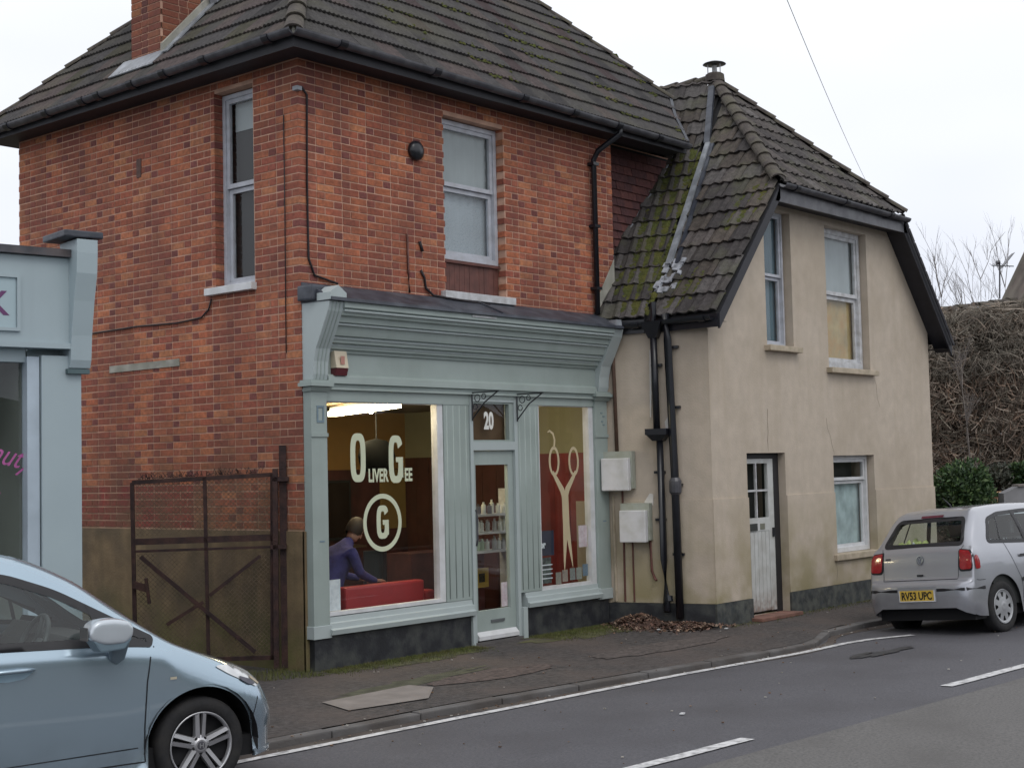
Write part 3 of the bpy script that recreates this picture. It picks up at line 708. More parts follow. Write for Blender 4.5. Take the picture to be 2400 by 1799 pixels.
# windows
w1 = sash('window', C_, 'y', FY, .10, 6.36, 6.99, 3.29, 4.99, 4.17, M['greyframe'], [M['glass']], None, fw=.035, sw=.035, back=[M['blindb'], M['blindb']])
w2 = sash('window', C_, 'y', FY, .10, 7.93, 9.10, 3.09, 4.95, 4.06, M['oldwhite'], [M['glass']], None, fw=.07, sw=.05, back=[M['ochre'], M['blindw']])
w3 = sash('window', C_, 'y', FY, .10, 7.95, 9.10, .64, 1.918, 1.585, M['white'], [M['glass']], None, fw=.05, sw=.04, back=[M['net'], None])
mb = MB()  # draped net panel, pulled aside
prev = None
for k in range(15):
    x = 8.02 + .055 * k; zt = 1.52 - .0 * k; zb = .72
    y = FY + .27 + .012 * math.sin(k * 2.1)
    if k > 9: zb = .72 + (k - 9) * .12
    cur = [mb.vert((x, y, zb)), mb.vert((x, y, zt))]
    if prev: mb.face((prev[0], cur[0], cur[1], prev[1]))
    prev = cur
mb.build('curtain', M['white'], w3, smooth=True)
for (a, b_, z0, w) in ((6.29, 7.10, 3.215, w1), (7.86, 9.21, 3.0, w2)): bx('sill', M['creamtrim'], w, a, b_, FY - .09, FY + .14, z0, z0 + .07, bevel=.008)
bx('sill', M['creamtrim'], w3, 7.86, 9.21, FY - .06, FY + .14, .555, .635, bevel=.008)
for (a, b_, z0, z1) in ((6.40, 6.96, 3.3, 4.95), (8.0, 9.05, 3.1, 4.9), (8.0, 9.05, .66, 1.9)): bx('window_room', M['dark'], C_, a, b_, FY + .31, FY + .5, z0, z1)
# door: white tongue-and-groove with four small panes over

DX0, DX1, DY = 5.80, 6.56, FY + .10
mb = MB(); mb.box(DX1 + .004, 6.698, DY - .0, DY + .16, .02, 1.965); mb.box(5.80, DX1, DY, DY + .16, 1.90, 1.965); mb.build('door_frame', mat('dark door frame', (.018, .017, .02), .6), C_)
mb = MB(); GZ0, GZ1 = 1.18, 1.84
mb.box(DX0 + .01, DX0 + .10, DY, DY + .045, .05, 1.895); mb.box(DX1 - .13, DX1, DY, DY + .045, .05, 1.895)
mb.box(DX0 + .10, DX1 - .13, DY, DY + .045, GZ1, 1.895); mb.box(DX0 + .10, DX1 - .13, DY, DY + .045, 1.02, GZ0)
mb.box(DX0 + .10, DX1 - .13, DY + .012, DY + .045, .05, 1.02)
door = mb.build('door', zmask(mat('door white paint', (.52, .53, .52), .55, .06, 8, dirt=(.33, .32, .29), dscale=6, damt=.45, streak=(.42, .42, .40)), (.20, .13, .10), .02, .32, .9, 14), C_)
nbd = 6; w_ = (DX1 - .13 - DX0 - .10) / nbd
for k in range(nbd): bx('door_board', door.data.materials[0], door, DX0 + .10 + w_ * k + .004, DX0 + .10 + w_ * (k + 1) - .004, DY + .004, DY + .012, .06, 1.015)
mb = MB(); cx = (DX0 + .10 + DX1 - .13) / 2; mb.box(cx - .012, cx + .012, DY + .002, DY + .03, GZ0, GZ1); zc = (GZ0 + GZ1) / 2; mb.box(DX0 + .10, cx - .013, DY + .004, DY + .03, zc - .012, zc + .012); mb.box(cx + .013, DX1 - .13, DY + .004, DY + .03, zc - .012, zc + .012); mb.build('glazing_bar', M['oldwhite'], door)
for (a, b_) in ((DX0 + .10, cx - .012), (cx + .012, DX1 - .13)):
    for (c, d) in ((GZ0, zc - .012), (zc + .012, GZ1)): mb = MB(); mb.quad((a, DY + .02, c), (b_, DY + .02, c), (b_, DY + .02, d), (a, DY + .02, d)); mb.build('pane', M['glass'], door)
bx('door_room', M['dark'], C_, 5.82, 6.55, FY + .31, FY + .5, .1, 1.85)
bx('letter_box', mat('letter box', (.07, .075, .07), .35, metal=.6), door, DX0 + .11, DX0 + .34, DY - .012, DY + .0035, 1.03, 1.115)
bx('number_plate', mat('brass', (.25, .25, .2), .4, metal=.5), door, DX0 + .42, DX0 + .52, DY - .008, DY - .0005, 1.04, 1.11)
bx('door_lock', M['blackpl'], door, DX1 - .06, DX1 - .015, DY - .02, DY - .0005, .94, 1.05)
bx('doorstep', mat('red clay step', (.20, .10, .075), .9, .25, 7, bump=.4, dirt=(.12, .07, .06), dscale=6), C_, 5.74, 6.72, FY - .17, FY + .098, -.02, .022, bevel=.006)
mb = MB(); 
# roof planes
XC, RZ = 8.05, 3.64 + CG * 3.15; AX = math.atan(CG); CC, CS = math.cos(AX), math.sin(AX)
VY = -1.58; HZ = 5.26; HX0, HX1 = 4.9 + (HZ - 3.64) / CG, 16.1 - (4.9 + (HZ - 3.64) / CG); AY = .34
EX = 4.84; EZ = 3.64 + CG * (EX - 4.9)
e = .03
mb.poly([(EX, VY, EZ - e), (HX0, VY, HZ - e), (XC, AY, RZ - e), (XC, 2.6, RZ - e), (EX, 2.6, EZ - e)])
mb.poly([(16.1 - EX, VY, EZ - e), (HX1, VY, HZ - e), (XC, AY, RZ - e), (XC, 2.6, RZ - e), (16.1 - EX, 6, EZ - e)])
mb.poly([(HX0, VY, HZ - e), (HX1, VY, HZ - e), (XC, AY, RZ - e)])
mb.poly([(XC, 2.6, RZ - e), (16.1 - EX, 6, EZ - e), (EX, 6, EZ - e), (EX, 2.6, EZ - e)])
croof = mb.build('roof', M['deck'], C_)
def ctint():
    b0 = rnd.choice([(.056, .049, .046), (.07, .06, .057), (.046, .040, .040), (.085, .077, .075), (.064, .052, .044)]); f = rnd.uniform(.8, 1.25); return tuple(x * f for x in b0)
# left slope: v runs up-slope (+x), u runs back (+y)
hipL = ((0), (HX0 - EX) / CC)
hl = math.hypot(AY - VY, (XC - HX0) / CC)
slope(croof, (EX, VY, EZ), (0, 1, 0), (CC, 0, CS), 2.75, (XC - EX) / CC, [(0, 0, 1, 0), (.884, 0, -1 / 1.0127, .16 / 1.0127), (0, (HX0 - EX) / CC, ((XC - HX0) / CC) / hl, -(AY - VY) / hl), (0, (XC - EX) / CC, 0, -1), (2.7, 0, -1, 0)], M['tilec'], 'roll', tints=ctint, lift=.034)
# the left part of this slope is turned a little, following the side wall
LC, LS = math.cos(math.atan(1.105)), math.sin(math.atan(1.105)); LU = Vector((-.342, .94, 0)); LVp = Vector((.94, .342, 0)); LO = Vector((4.80, -.60, 3.57))
def lz(x, y): return 4.08 + 1.105 * (.94 * (x - 5.29) + .342 * (y + .59))
def LP(u, v, dz=0): p = LO + LU * u + LVp * (v * LC); p.z = 3.57 + v * LS + dz; return p
lmax = 4.85
mb = MB(); mb.poly([LP(0, 0, -.03), LP(2.2, 0, -.03), LP(2.2, lmax, -.03), LP(-.115 / 1.524 * lmax, lmax, -.03)]); mb.poly([LP(-.115 / 1.524 * lmax, lmax, -.03), LP(2.2, lmax, -.03), (XC, 2.6, RZ - .03), (XC, AY, RZ - .03)]); mb.build('roof_slope', M['deck'], C_)
slope(croof, LO, LU, LVp * LC + Vector((0, 0, LS)), 2.2, lmax, [(0, 0, 1.524 / 1.528, .115 / 1.528), (0, lmax, 0, -1), (2.15, 0, -1, 0)], M['tilec'], 'roll', tints=ctint, lift=.034)
# hip face
ah = math.atan2(RZ - HZ, AY - VY); hw = HX1 - HX0; hh = math.hypot(RZ - HZ, AY - VY)
q = math.hypot(hw / 2, hh)
slope(croof, (HX0, VY, HZ), (1, 0, 0), (0, math.cos(ah), math.sin(ah)), hw, hh, [(0, 0, hh / q, -hw / 2 / q), (hw, 0, -hh / q, -hw / 2 / q)], M['tilec'], 'roll', tints=ctint, lift=.032)
flush_tiles(croof, 300, 'tiling')
# right slope seen edge-on: verge tiles only
halfpipe(croof, (HX0 - .02, VY, HZ + .03), (XC, AY, RZ + .03), .085, M['rtile'], flat=.75)
halfpipe(croof, (HX1 + .02, VY, HZ + .03), (XC, AY, RZ + .02), .08, M['rtile'], flat=.8)
halfpipe(croof, (XC, AY, RZ + .03), (XC, 2.6, RZ + .02), .10, M['rtile'])
mb = MB()
for k in range(9):
    t0, t1 = k / 9, (k + 1) / 9
    A = Vector((16.1 - EX, VY, EZ)).lerp(Vector((HX1, VY, HZ)), t0); B = Vector((16.1 - EX, VY, EZ)).lerp(Vector((HX1, VY, HZ)), t1)
    mb = MB(); mb.obox(A + Vector((0, -.02, .035)), (B - A) + Vector((.02, 0, -.02)), (0, .35, 0), (.018, 0, .016)); mb.build('verge_tile', M['tilec'] if False else M['rtile'], croof)
# boards: bargeboards, hip fascia, soffits, gutters
def board(P, Q, w, t=.03, y=VY, name='bargeboard', mt='soffit'):
    P = Vector(P); Q = Vector(Q); mb = MB(); mb.prism([P, Q, Q - Vector((0, 0, w)), P - Vector((0, 0, w))], (0, t, 0)); return mb.build(name, M[mt], C_)
board((EX + .02, VY - .02, EZ - .02), (HX0 + .0, VY - .02, HZ - .03), .17)
board((16.1 - EX - .02, VY - .02, EZ - .02), (HX1, VY - .02, HZ - .03), .20)
mb = MB(); mb.prism([(HX0, VY - .02, HZ - .04), (HX1, VY - .02, HZ - .04), (HX1 + .12, VY - .02, HZ - .24), (HX0 - .12, VY - .02, HZ - .24)], (0, .03, 0)); mb.build('fascia_board', M['greygut'], C_)
mb = MB()   # soffit under the verges
for sgn in (0, 1):
    f = (lambda x: x) if sgn == 0 else (lambda x: 16.1 - x)
    mb.poly([(f(EX), VY, EZ - .16), (f(HX0), VY, HZ - .19), (f(HX0), FY, HZ - .19), (f(EX), FY, EZ - .16)])
mb.poly([(HX0, VY, HZ - .2), (HX1, VY, HZ - .2), (HX1, FY, HZ - .2), (HX0, FY, HZ - .2)])
mb.quad((EX, VY, EZ - .1), (5.05, VY, EZ - .1), (5.05, -.6, EZ - .1), (EX, -.6, EZ - .1)); mb.quad((16.1 - EX, VY, EZ - .12), (11.0, VY, EZ - .12), (11.0, 0, EZ - .12), (16.1 - EX, 0, EZ - .12)); mb.build('soffit', M['soffit'], C_)
gutter('gutter', (HX0 - .02, VY - .075, HZ - .02), (HX1 + .02, VY - .075, HZ - .05), .055, M['greygut'], C_, [.3, 1.6, 2.9])
gutter('gutter', (EX - .045, VY + .05, EZ - .035), (EX - .045, -.60, EZ - .045), .06, M['blackpl'], C_, [.12, .8])
gutter('gutter', (4.755, -.62, EZ - .045), (4.55, -.03, EZ - .06), .06, M['blackpl'], C_, [.1, .45])
MB().prism([(4.79, -.60, EZ - .01), (4.585, -.03, EZ - .01), (4.585, -.03, EZ - .17), (4.79, -.60, EZ - .17)], (.03, .01, 0)).build('fascia_board', M['blackpl'], C_)
MB().prism([(4.79, -.60, EZ - .13), (4.585, -.03, EZ - .13), (4.9, -.03, EZ - .13), (5.0, -.6, EZ - .13)], (0, 0, .01)).build('soffit', M['soffit'], C_)
mb = MB(); mb.box(EX + .0, EX + .025, VY, -.6, EZ - .17, EZ - .02); mb.build('fascia_board', M['blackpl'], C_)
# right bargeboard carries a pale moulding line
mb = MB(); A = Vector((16.1 - EX - .03, VY - .05, EZ - .06)); B = Vector((HX1, VY - .05, HZ - .1)); mb.tube([A, B], .022, 6); mb.build('verge_trim', M['greygut'], C_)
# lead roll running from the ridge down the left slope, pale patch at its foot
def onc(x, y, dz=.05): return Vector((x, y, 3.64 + CG * (x - 4.9) + dz))
pa = [onc(x_, .2415 * x_ - 1.865, .05) for x_ in (5.40, 5.8, 6.4, 7.0)]
mb = MB()
for a, b_ in zip(pa, pa[1:]): mb.obox(a - Vector((0, .045, 0)), b_ - a, (0, .075, 0), (-.03, 0, .03))
mb.build('lead_roll', M['leadlight'], croof)
mb = MB(); a, b_ = onc(7.0, -.16), Vector((7.80, .24, lz(7.80, .24) + .05)); mb.obox(a - Vector((0, .05, 0)), b_ - a, (0, .09, 0), (-.03, 0, .03)); 
a, b_ = onc(5.42, -.70, .04), onc(7.0, -.27, .04); mb.obox(a, b_ - a, (0, .05, 0), (-.02, 0, .02)); mb.build('lead_roll', M['lead'], croof)
r0 = random.Random(5); mb = MB()
for k in range(26):
    x = 5.06 + r0.uniform(0, .36); y = -.68 + r0.uniform(-.16, .16) * (1 - (x - 5.06) * .6); s = r0.uniform(.03, .07); P = onc(x, y, .045 + r0.uniform(0, .03))
    mb.obox(P, (s, 0, s * CG), (0, s * 1.2, r0.uniform(-.02, .02)), (-.012, 0, .014))
mb.build('lead_patch', mat('torn lead patch', (.36, .38, .42), .5, .3, 9, bump=.5, bscale=20, dirt=(.1, .11, .12), dscale=12, damt=.7), croof)
# flashing against the brick pier / hung tiles
mb = MB(); a, b_ = Vector((4.86, -.03, 3.68)), Vector((5.06, .0, 4.42))
mb.prism([(4.60, -.014, 3.74), (4.66, -.014, 3.68), (5.035, -.014, 4.10), (5.035, -.014, 4.36)], (.0, .004, .006)); mb.build('mortar_fillet', M['mortarfillet'], croof)
mb = MB(); pts = [(x_, .235, lz(x_, .235) + .03) for x_ in (5.05, 5.6, 6.2, 6.75)]
for a, b_ in zip(pts, pts[1:]): mb.obox(a, Vector(b_) - Vector(a), (.09, -.02, -.03), (0, -.02, .0))
mb.build('lead_flashing', M['leadlight'], croof)
# moss cushions
mb = MB(); r1 = random.Random(11)
def blob(P, r, flat=.5):
    n = 6; ring = []
    top = mb.vert(P + Vector((-.5, 0, .6)) * r * flat)
    ux, vx = Vector((0, 1, 0)), Vector((CC, 0, CS))
    for k in range(n):
        a = 2 * math.pi * k / n + r1.random(); ring.append(mb.vert(P + (ux * math.cos(a) + vx * math.sin(a)) * r * r1.uniform(.7, 1.2)))
    for k in range(n): mb.face((top, ring[k], ring[(k + 1) % n]))
for k in range(5200):
    x = r1.uniform(4.9, 7.0); t = (x - 5.4) / 1.6
    if r1.random() < .62:
        x = r1.uniform(4.75, 6.9); t = (x - 5.4) / 1.6; yc = .2415 * x - 1.865 + .30; y = r1.gauss(yc + .06 * math.sin(x * 9), .13 + .03 * math.sin(x * 5)); 
        if y < .2415 * x - 1.865 + .04: continue
        q3 = Vector((x, y, 0)) - Vector((LO.x, LO.y, 0)); vv_ = q3.dot(LVp) / LC
        if vv_ < .02: continue
        P3 = LP(q3.dot(LU), vv_, .012 + .03 * (1 - (vv_ % .30) / .30)); P3.z += .0
        if not (y > .2 or (x < 5.05 and y > -.05) ): blob(P3, r1.uniform(.016, .055))
        continue
        if r1.random() < .25 * (1 + math.sin(x * 7)) : continue
    else:
        y = r1.uniform(-1.55, -.75); x = r1.uniform(4.9, 6.3)
        if math.sin(x * 6.3 + 1) + math.sin(y * 8 + x * 3) < .75: continue
    if y > .22: continue
    v_ = (x - EX) / CC; ph = (v_ % .30) / .30; blob(onc(x, y, .012 + .03 * (1 - ph)), r1.uniform(.014, .05))
o = mb.build('moss', M['moss'], croof, smooth=True, recalc=False); o['kind'] = 'stuff'
mb = MB()
for k in range(1500):   # lichen and moss specks in the laps of the main roof
    x = r1.uniform(1.0, 6.8); v_ = round(r1.uniform(0, 2.6) / TG) * TG + r1.gauss(0.0, .03)
    if math.sin(x * 2.3 + v_ * 3.1) + math.sin(x * 5.1 - v_) < .5 or v_ < .03: continue
    y = RY0 + v_ * CP; z = GE + v_ * SP
    if x > 6.2 + (y + .33) * .9: continue
    P = Vector((x, y, z)) + Vector((0, -SP, CP)) * .03; r = r1.uniform(.010, .026); ring = []
    top = mb.vert(P + Vector((0, -SP, CP)) * r * .8)
    for q_ in range(5):
        a = 2 * math.pi * q_ / 5; ring.append(mb.vert(P + Vector((1, 0, 0)) * math.cos(a) * r * 1.6 + Vector((0, CP, SP)) * math.sin(a) * r))
    for q_ in range(5): mb.face((top, ring[q_], ring[(q_ + 1) % 5]))
o = mb.build('moss', M['moss'], roof, recalc=False); o['kind'] = 'stuff'
# flue terminal at the apex
fl = Vector((XC - .04, AY - .02, RZ + .06))
mb = MB(); mb.lathe([(.14, -.06), (.13, .04), (.10, .06), (.0, .06)], Matrix.Translation(fl), 18); mb.build('mortar_cap', M['rtile'], croof)
ft = thing('flue_terminal', 'small black mushroom cowl on a short white flue at the peak of the cottage roof', 'flue', tuple(fl))
mb = MB(); mb.tube([fl + Vector((0, 0, .05)), fl + Vector((0, 0, .17))], .035, 12); 
for k in range(3): a = k * 2.1 + .4; mb.tube([fl + Vector((math.cos(a) * .10, math.sin(a) * .10, .05)), fl + Vector((math.cos(a) * .10, math.sin(a) * .10, .19))], .008, 5)
mb.build('flue_pipe', M['oldwhite'], ft)
mb = MB(); mb.lathe([(.0, .235), (.07, .228), (.15, .20), (.165, .188), (.15, .183), (.0, .18)], Matrix.Translation(fl), 22); mb.build('cowl', M['blackpl'], ft, smooth=True)
# pipes on the side wall
def sw(u, z, out): return SO + su * u + sn * out + Vector((0, 0, z))
p1 = MB().tube([sw(.64, 3.40, .07), sw(.63, 2.26, .07)], .042, 10).build('downpipe', M['blackpl'], C_, smooth=True)
mb = MB(); 
def taper(mb, u, z0, z1, w0, w1, d0, d1, base=.01):
    P = [sw(u - w0, z0, base), sw(u + w0, z0, base), sw(u + w0, z0, base + d0), sw(u - w0, z0, base + d0), sw(u - w1, z1, base), sw(u + w1, z1, base), sw(u + w1, z1, base + d1), sw(u - w1, z1, base + d1)]
    i = [mb.vert(p) for p in P]
    for q in ((0, 3, 2, 1), (4, 5, 6, 7), (0, 1, 5, 4), (1, 2, 6, 5), (2, 3, 7, 6), (3, 0, 4, 7)): mb.face([i[k] for k in q])
taper(mb, .64, 3.33, 3.52, .05, .13, .1, .17); mb.build('hopper', M['blackpl'], p1)
mb = MB(); taper(mb, .61, 2.13, 2.20, .06, .12, .12, .16); taper(mb, .61, 2.20, 2.27, .13, .13, .17, .17); mb.build('hopper', M['blackpl'], p1)
p2 = MB().tube([sw(.60, 2.14, .07), sw(.59, .75, .07), sw(.57, .30, .07), sw(.55, .16, .12)], .042, 10).build('downpipe', M['blackpl'], C_, smooth=True)
for z in (3.0, 1.75, 1.2): bx('pipe_bracket', M['blackpl'], p2 if z < 2 else p1, 0, .001, 0, .001, 0, .001) if False else MB().obox(sw(.69, z, .0), su * -.13, sn * .05, (0, 0, .03)).build('pipe_bracket', M['blackpl'], p2 if z < 2 else p1)
p3 = MB().tube([sw(.47, 3.60, .12), sw(.46, 3.3, .09), sw(.425, 1.8, .08), sw(.41, .08, .08)], .048, 10).build('downpipe', M['blackpl'], C_, smooth=True)
mb = MB(); mb.tube([sw(.42, 1.70, .08), sw(.42, 1.66, .08), sw(.42, 1.53, .08), sw(.42, 1.50, .08)], [.05, .072, .072, .05], 12); mb.build('pipe_collar', M['greygut'], p3)
for z in (3.2, 2.5, 1.6, .8): MB().obox(sw(.49, z, .0), su * -.14, sn * .05, (0, 0, .03)).build('pipe_bracket', M['blackpl'], p3)
MB().tube([sw(.62, 3.75, .1), sw(.62, 3.6, .1), sw(.64, 3.52, .1)], .035, 8).build('overflow_pipe', M['blackpl'], C_)
mb = MB(); mb.tube([sw(.53, .34, .11), sw(.52, .28, .12)], .045, 8); mb.build('pipe_shoe', M['blackpl'], p2)
MB().tube([sw(1.30, 3.50, .04), sw(1.0, 3.50, .04), sw(.74, 3.49, .05)], .02, 8).build('waste_pipe', M['redwood'], C_)
MB().tube([sw(1.17, 3.35, .03), sw(1.165, 3.0, .03), sw(1.15, 2.0, .03)], .022, 8).build('service_pipe', mat('brown pipe', (.09, .05, .035), .7, .2, 9), C_, smooth=True)
MB().tube([sw(1.22, 1.5, .02), sw(1.21, .26, .02)], .018, 8).build('service_pipe', M['creamtrim'], C_)
MB().tube([sw(1.10, 1.6, .02), sw(1.10, .26, .02)], .012, 8).build('service_cable', M['redwood'], C_)
MB().tube([sw(.99, .95, .02), sw(.985, .26, .02)], .010, 8).build('service_cable', M['redwood'], C_)
MB().tube([sw(.76, .97, .05), sw(.755, .62, .03), sw(.72, .54, .04), sw(.685, .52, .09)], .016, 8).build('hose', M['redwood'], C_, smooth=True)
# exposed white render patches
def patch(us_, name='bare_plaster'):
    mb = MB(); mb.prism([sw(u, z, .016) for u, z in us_], sn * .004); mb.build(name, mat('bare plaster', (.62, .60, .57), .9, .1, 9), C_)
patch([(.83, 1.42), (.76, 1.52), (.715, 1.51), (.72, 1.38), (.80, 1.39)])
patch([(.712, 3.2), (.695, 3.2), (.70, 2.7), (.715, 2.4), (.73, 2.42), (.72, 2.8)])
patch([(.55, 2.35), (.50, 2.42), (.49, 2.24), (.535, 2.24)])
# meter boxes (each with a backing box, a cover and a lid line)
def meter(u0, u1, z0, z1, label):
    t = thing('meter_box', label, 'meter box', tuple(sw((u0 + u1) / 2, z0, 0)), group='meter boxes on the cottage side wall')
    mb = MB(); mb.obox(sw(u1, z0 + .01, .012), su * (u0 - u1), sn * .115, (0, 0, z1 - z0 + .03)); mb.build('box_body', mat('grey green box', (.36, .38, .33), .7, .1, 8, dirt=(.2, .21, .15), dscale=8, damt=.6), t)
    mb = MB(); mb.obox(sw(u1 - .015, z0 - .01, .13), su * (u0 - u1 + .03), sn * .09, (0, 0, z1 - z0 - .03)); mb.build('cover', mat('white meter cover', (.66, .66, .68), .4, .05, 5, dirt=(.38, .38, .32), dscale=6, damt=.4), t, bevel=.012)
    return t
meter(.93, 1.30, 1.57, 1.98, 'upper white meter box on the cottage side wall, next to the shop pilaster')
meter(.735, 1.09, .97, 1.37, 'lower white meter box on the cottage side wall, beside the black downpipes')
bx_ = MB().obox(sw(.87, 1.375, .012), su * -.1, sn * .06, (0, 0, .02)).build('box_trim', M['creamtrim'], C_)

# hairline cracks in the render
crm = mat('dark crack', (.20, .165, .125), .95)
def crack(pts, w=.006):
    mb = MB(); ids = []
    for k, (x, z) in enumerate(pts):
        y = FY - (.0155 if z < LZ else .0015)
        for s_ in (-1, 1): ids.append(mb.vert((x + s_ * w * (.3 + .7 * abs(math.sin(k * 1.3))), y, z)))
    for k in range(len(pts) - 1): mb.face((ids[2 * k], ids[2 * k + 1], ids[2 * k + 3], ids[2 * k + 2]))
    mb.build('render_crack', crm, C_)
crack([(6.30, 1.98), (6.29, 2.12), (6.31, 2.22), (6.30, 2.36), (6.315, 2.5)]); crack([(8.0, 1.93), (7.93, 2.05), (7.9, 2.16), (7.82, 2.28), (7.80, 2.41)], .004)
crack([(9.2, 3.0), (9.27, 2.88), (9.29, 2.7), (9.36, 2.58)], .004); crack([(9.13, .60), (9.2, .48), (9.22, .36), (9.3, .27)], .005); crack([(7.9, .55), (7.93, .42), (7.9, .3)], .006)
# ------------------------------------------------------------------ shopfront (parts of the brick house)
PF = -.12
S_, SL_ = M['shop'], M['shoplight']
blk = M['blackband']
# black stall risers
bx('stall_riser', blk, H, .02, 2.23, -.10, .1, -.2, .325); bx('stall_riser', blk, H, 3.08, 4.62, -.10, .1, -.2, .315)
# sills
for (a, b_) in ((.19, 2.23), (3.10, 4.44)):
    mb = MB(); mb.prism([(a, .05, .325), (a, -.155, .325), (a, -.165, .37), (a, -.13, .385), (a, -.125, .43), (a, -.10, .44), (a, -.095, .485), (a, .05, .495)], (b_ - a, 0, 0)); mb.build('window_sill', SL_, H)
# pilasters
def pilaster(a, b_, rect=True):
    mb = MB(); mb.box(a + .002, b_, PF, -.008, .32, 2.64); p = mb.build('pilaster', S_, H, bevel=.004)
    mb = MB(); mb.box(a - .012, b_ + .012, PF - .012, -.009, .30, .42); mb.build('pilaster_base', SL_, p, bevel=.004)
    mb = MB(); mb.prism([(a - .02, PF - .02, 2.62), (b_ + .02, PF - .02, 2.62), (b_ + .03, PF - .05, 2.66), (a - .03, PF - .05, 2.66)], (0, .12, 0)); mb.box(a - .055, b_ + .03, PF - .075, .0, 2.665, 2.70); mb.box(a - .03, b_ + .02, PF - .045, .0, 2.702, 2.725); mb.build('capital', S_, p)
    # rectangle motif and low slot as dark painted shadow lines, neck band
    c = (a + b_) / 2 + .015
    dk_ = mat('shadow line paint', (.17, .235, .28), .6)
    if rect:
        mb = MB()
        for (x0, x1, z0, z1) in ((c - .045, c + .045, 2.325, 2.345), (c - .045, c + .045, 2.465, 2.485), (c - .045, c - .028, 2.345, 2.465), (c + .028, c + .045, 2.345, 2.465)): mb.box(x0, x1, PF - .006, PF, z0, z1)
        mb.build('motif', dk_, p)
    mb = MB(); mb.box(a - .005, b_ + .005, PF - .012, PF, 2.19, 2.225); mb.build('neck_band', S_, p)
    mb = MB(); mb.box(c - .03, c + .03, PF - .004, PF, 1.20, 1.215); mb.build('slot', dk_, p)
    return p
pilaster(0.0, .20); pr = pilaster(4.42, 4.66, False)
mb = MB()
for (dx, dz) in ((-.02, .14), (.02, .10), (-.01, .04), (.02, 0)): mb.box(4.55 + dx, 4.585 + dx, PF - .006, PF, 2.33 + dz, 2.345 + dz)
mb.build('motif', mat('carved shadow', (.2, .27, .29), .6), pr)
# consoles
def console(a, b_):
    prof = [(.0, 2.728), (PF - .02, 2.728), (PF - .035, 2.78), (PF - .045, 2.9), (PF - .075, 3.02), (PF - .14, 3.14), (PF - .20, 3.26), (PF - .25, 3.36), (PF - .275, 3.45), (.0, 3.46)]
    mb = MB(); mb.prism([(a, y, z) for y, z in prof], (b_ - a, 0, 0)); c = mb.build('console_bracket', SL_, H, bevel=.004)
    mb = MB()
    for k in (1, 2, 3): x = a + (b_ - a) * k / 4; mb.prism([(x - .006, y - .005, z) for y, z in prof[1:-1]] + [(x - .006, y + .0, z) for y, z in prof[1:-1]][::-1], (.012, 0, 0))
    mb.build('reeding', S_, c)
    mb = MB(); y0, y1 = PF - .30, PF - .16; cx = (a + b_) / 2
    mb.prism([(a - .01, y0, 3.462), (b_ + .01, y0, 3.462), (b_ + .01, y0, 3.53), (cx, y0, 3.60), (a - .01, y0, 3.53)], (0, y1 - y0 + .05, 0)); mb.build('bracket_cap', SL_, c)
    return c
console(0.005, .19)
mb = MB(); prof = [(.0, 2.728), (PF - .02, 2.728), (PF - .035, 2.78), (PF - .045, 2.9), (PF - .075, 3.02), (PF - .14, 3.14), (PF - .20, 3.26), (PF - .25, 3.36), (PF - .275, 3.45), (.0, 3.46)]
mb.prism([(4.47, y, z) for y, z in prof], (.19, 0, 0)); cR = mb.build('console_bracket', SL_, H, bevel=.004)
MB().prism([(4.49, PF - .29, 3.462), (4.62, PF - .29, 3.462), (4.60, PF - .29, 3.56), (4.51, PF - .29, 3.56)], (0, .12, 0)).build('bracket_cap', M['leadlight'], cR)
# fascia and cornice
A0, A1 = .20, 4.46
bx('fascia_panel', S_, H, A0 - .01, A1 + .01, PF + .02, .0, 2.70, 3.05)
prof = [(.0, 3.455), (-.40, 3.455), (-.405, 3.40), (-.375, 3.385), (-.36, 3.33), (-.325, 3.322), (-.315, 3.27), (-.285, 3.262), (-.262, 3.20), (-.245, 3.15), (-.212, 3.14), (-.20, 3.085), (-.165, 3.078), (-.155, 3.03), (-.125, 3.02), (-.12, 2.995), (.0, 2.995)]
mb = MB(); mb.prism([(A0 - .01, y, z) for y, z in prof], (A1 - A0 + .02, 0, 0)); mb.build('cornice', S_, H)
mb = MB()
for (y, z, r) in ((-.382, 3.372, .013), (-.29, 3.25, .012), (-.21, 3.127, .014), (-.158, 3.062, .010)): mb.tube([(A0, y, z), (A1, y, z)], r, 6)
mb.build('cornice_moulding', SL_, H)
mb = MB(); mb.prism([(A0, PF + .02, 2.79), (A0, PF - .01, 2.785), (A0, PF - .03, 2.765), (A0, PF - .035, 2.70), (A0, PF, 2.69), (A0, PF + .0, 2.665), (A0, PF - .015, 2.66), (A0, PF - .015, 2.64), (A0, PF + .02, 2.635)], (A1 - A0 - .03, 0, 0)); mb.build('fascia_ledge', S_, H)
bx('head_board', S_, H, .20, 2.24, -.10, .0, 2.53, 2.66); bx('head_board', S_, H, 3.0, 4.43, -.10, .0, 2.55, 2.66)
bx('head_board', S_, H, 2.24, 3.0, -.11, .0, 2.60, 2.70)
# lead on top of the cornice
mb = MB(); mb.prism([(.0, -.003, 3.66), (.0, -.02, 3.66), (.0, -.43, 3.485), (.0, -.435, 3.455), (.0, -.003, 3.455)], (4.62, 0, 0)); lf = mb.build('lead_flashing', M['lead'], H)
for x in (2.45,): MB().prism([(x, -.02, 3.675), (x, -.43, 3.50), (x, -.43, 3.48), (x, -.02, 3.655)], (.03, 0, 0)).build('lead_roll', M['lead'], lf)
bx('paint_flake', M['oldwhite'], H, 1.98, 2.36, -.412, -.404, 3.425, 3.445)
mb = MB(); mb.box(-.05, .16, -.22, 0, 3.47, 3.62); mb.build('lead_flashing', M['lead'], H, bevel=.02)
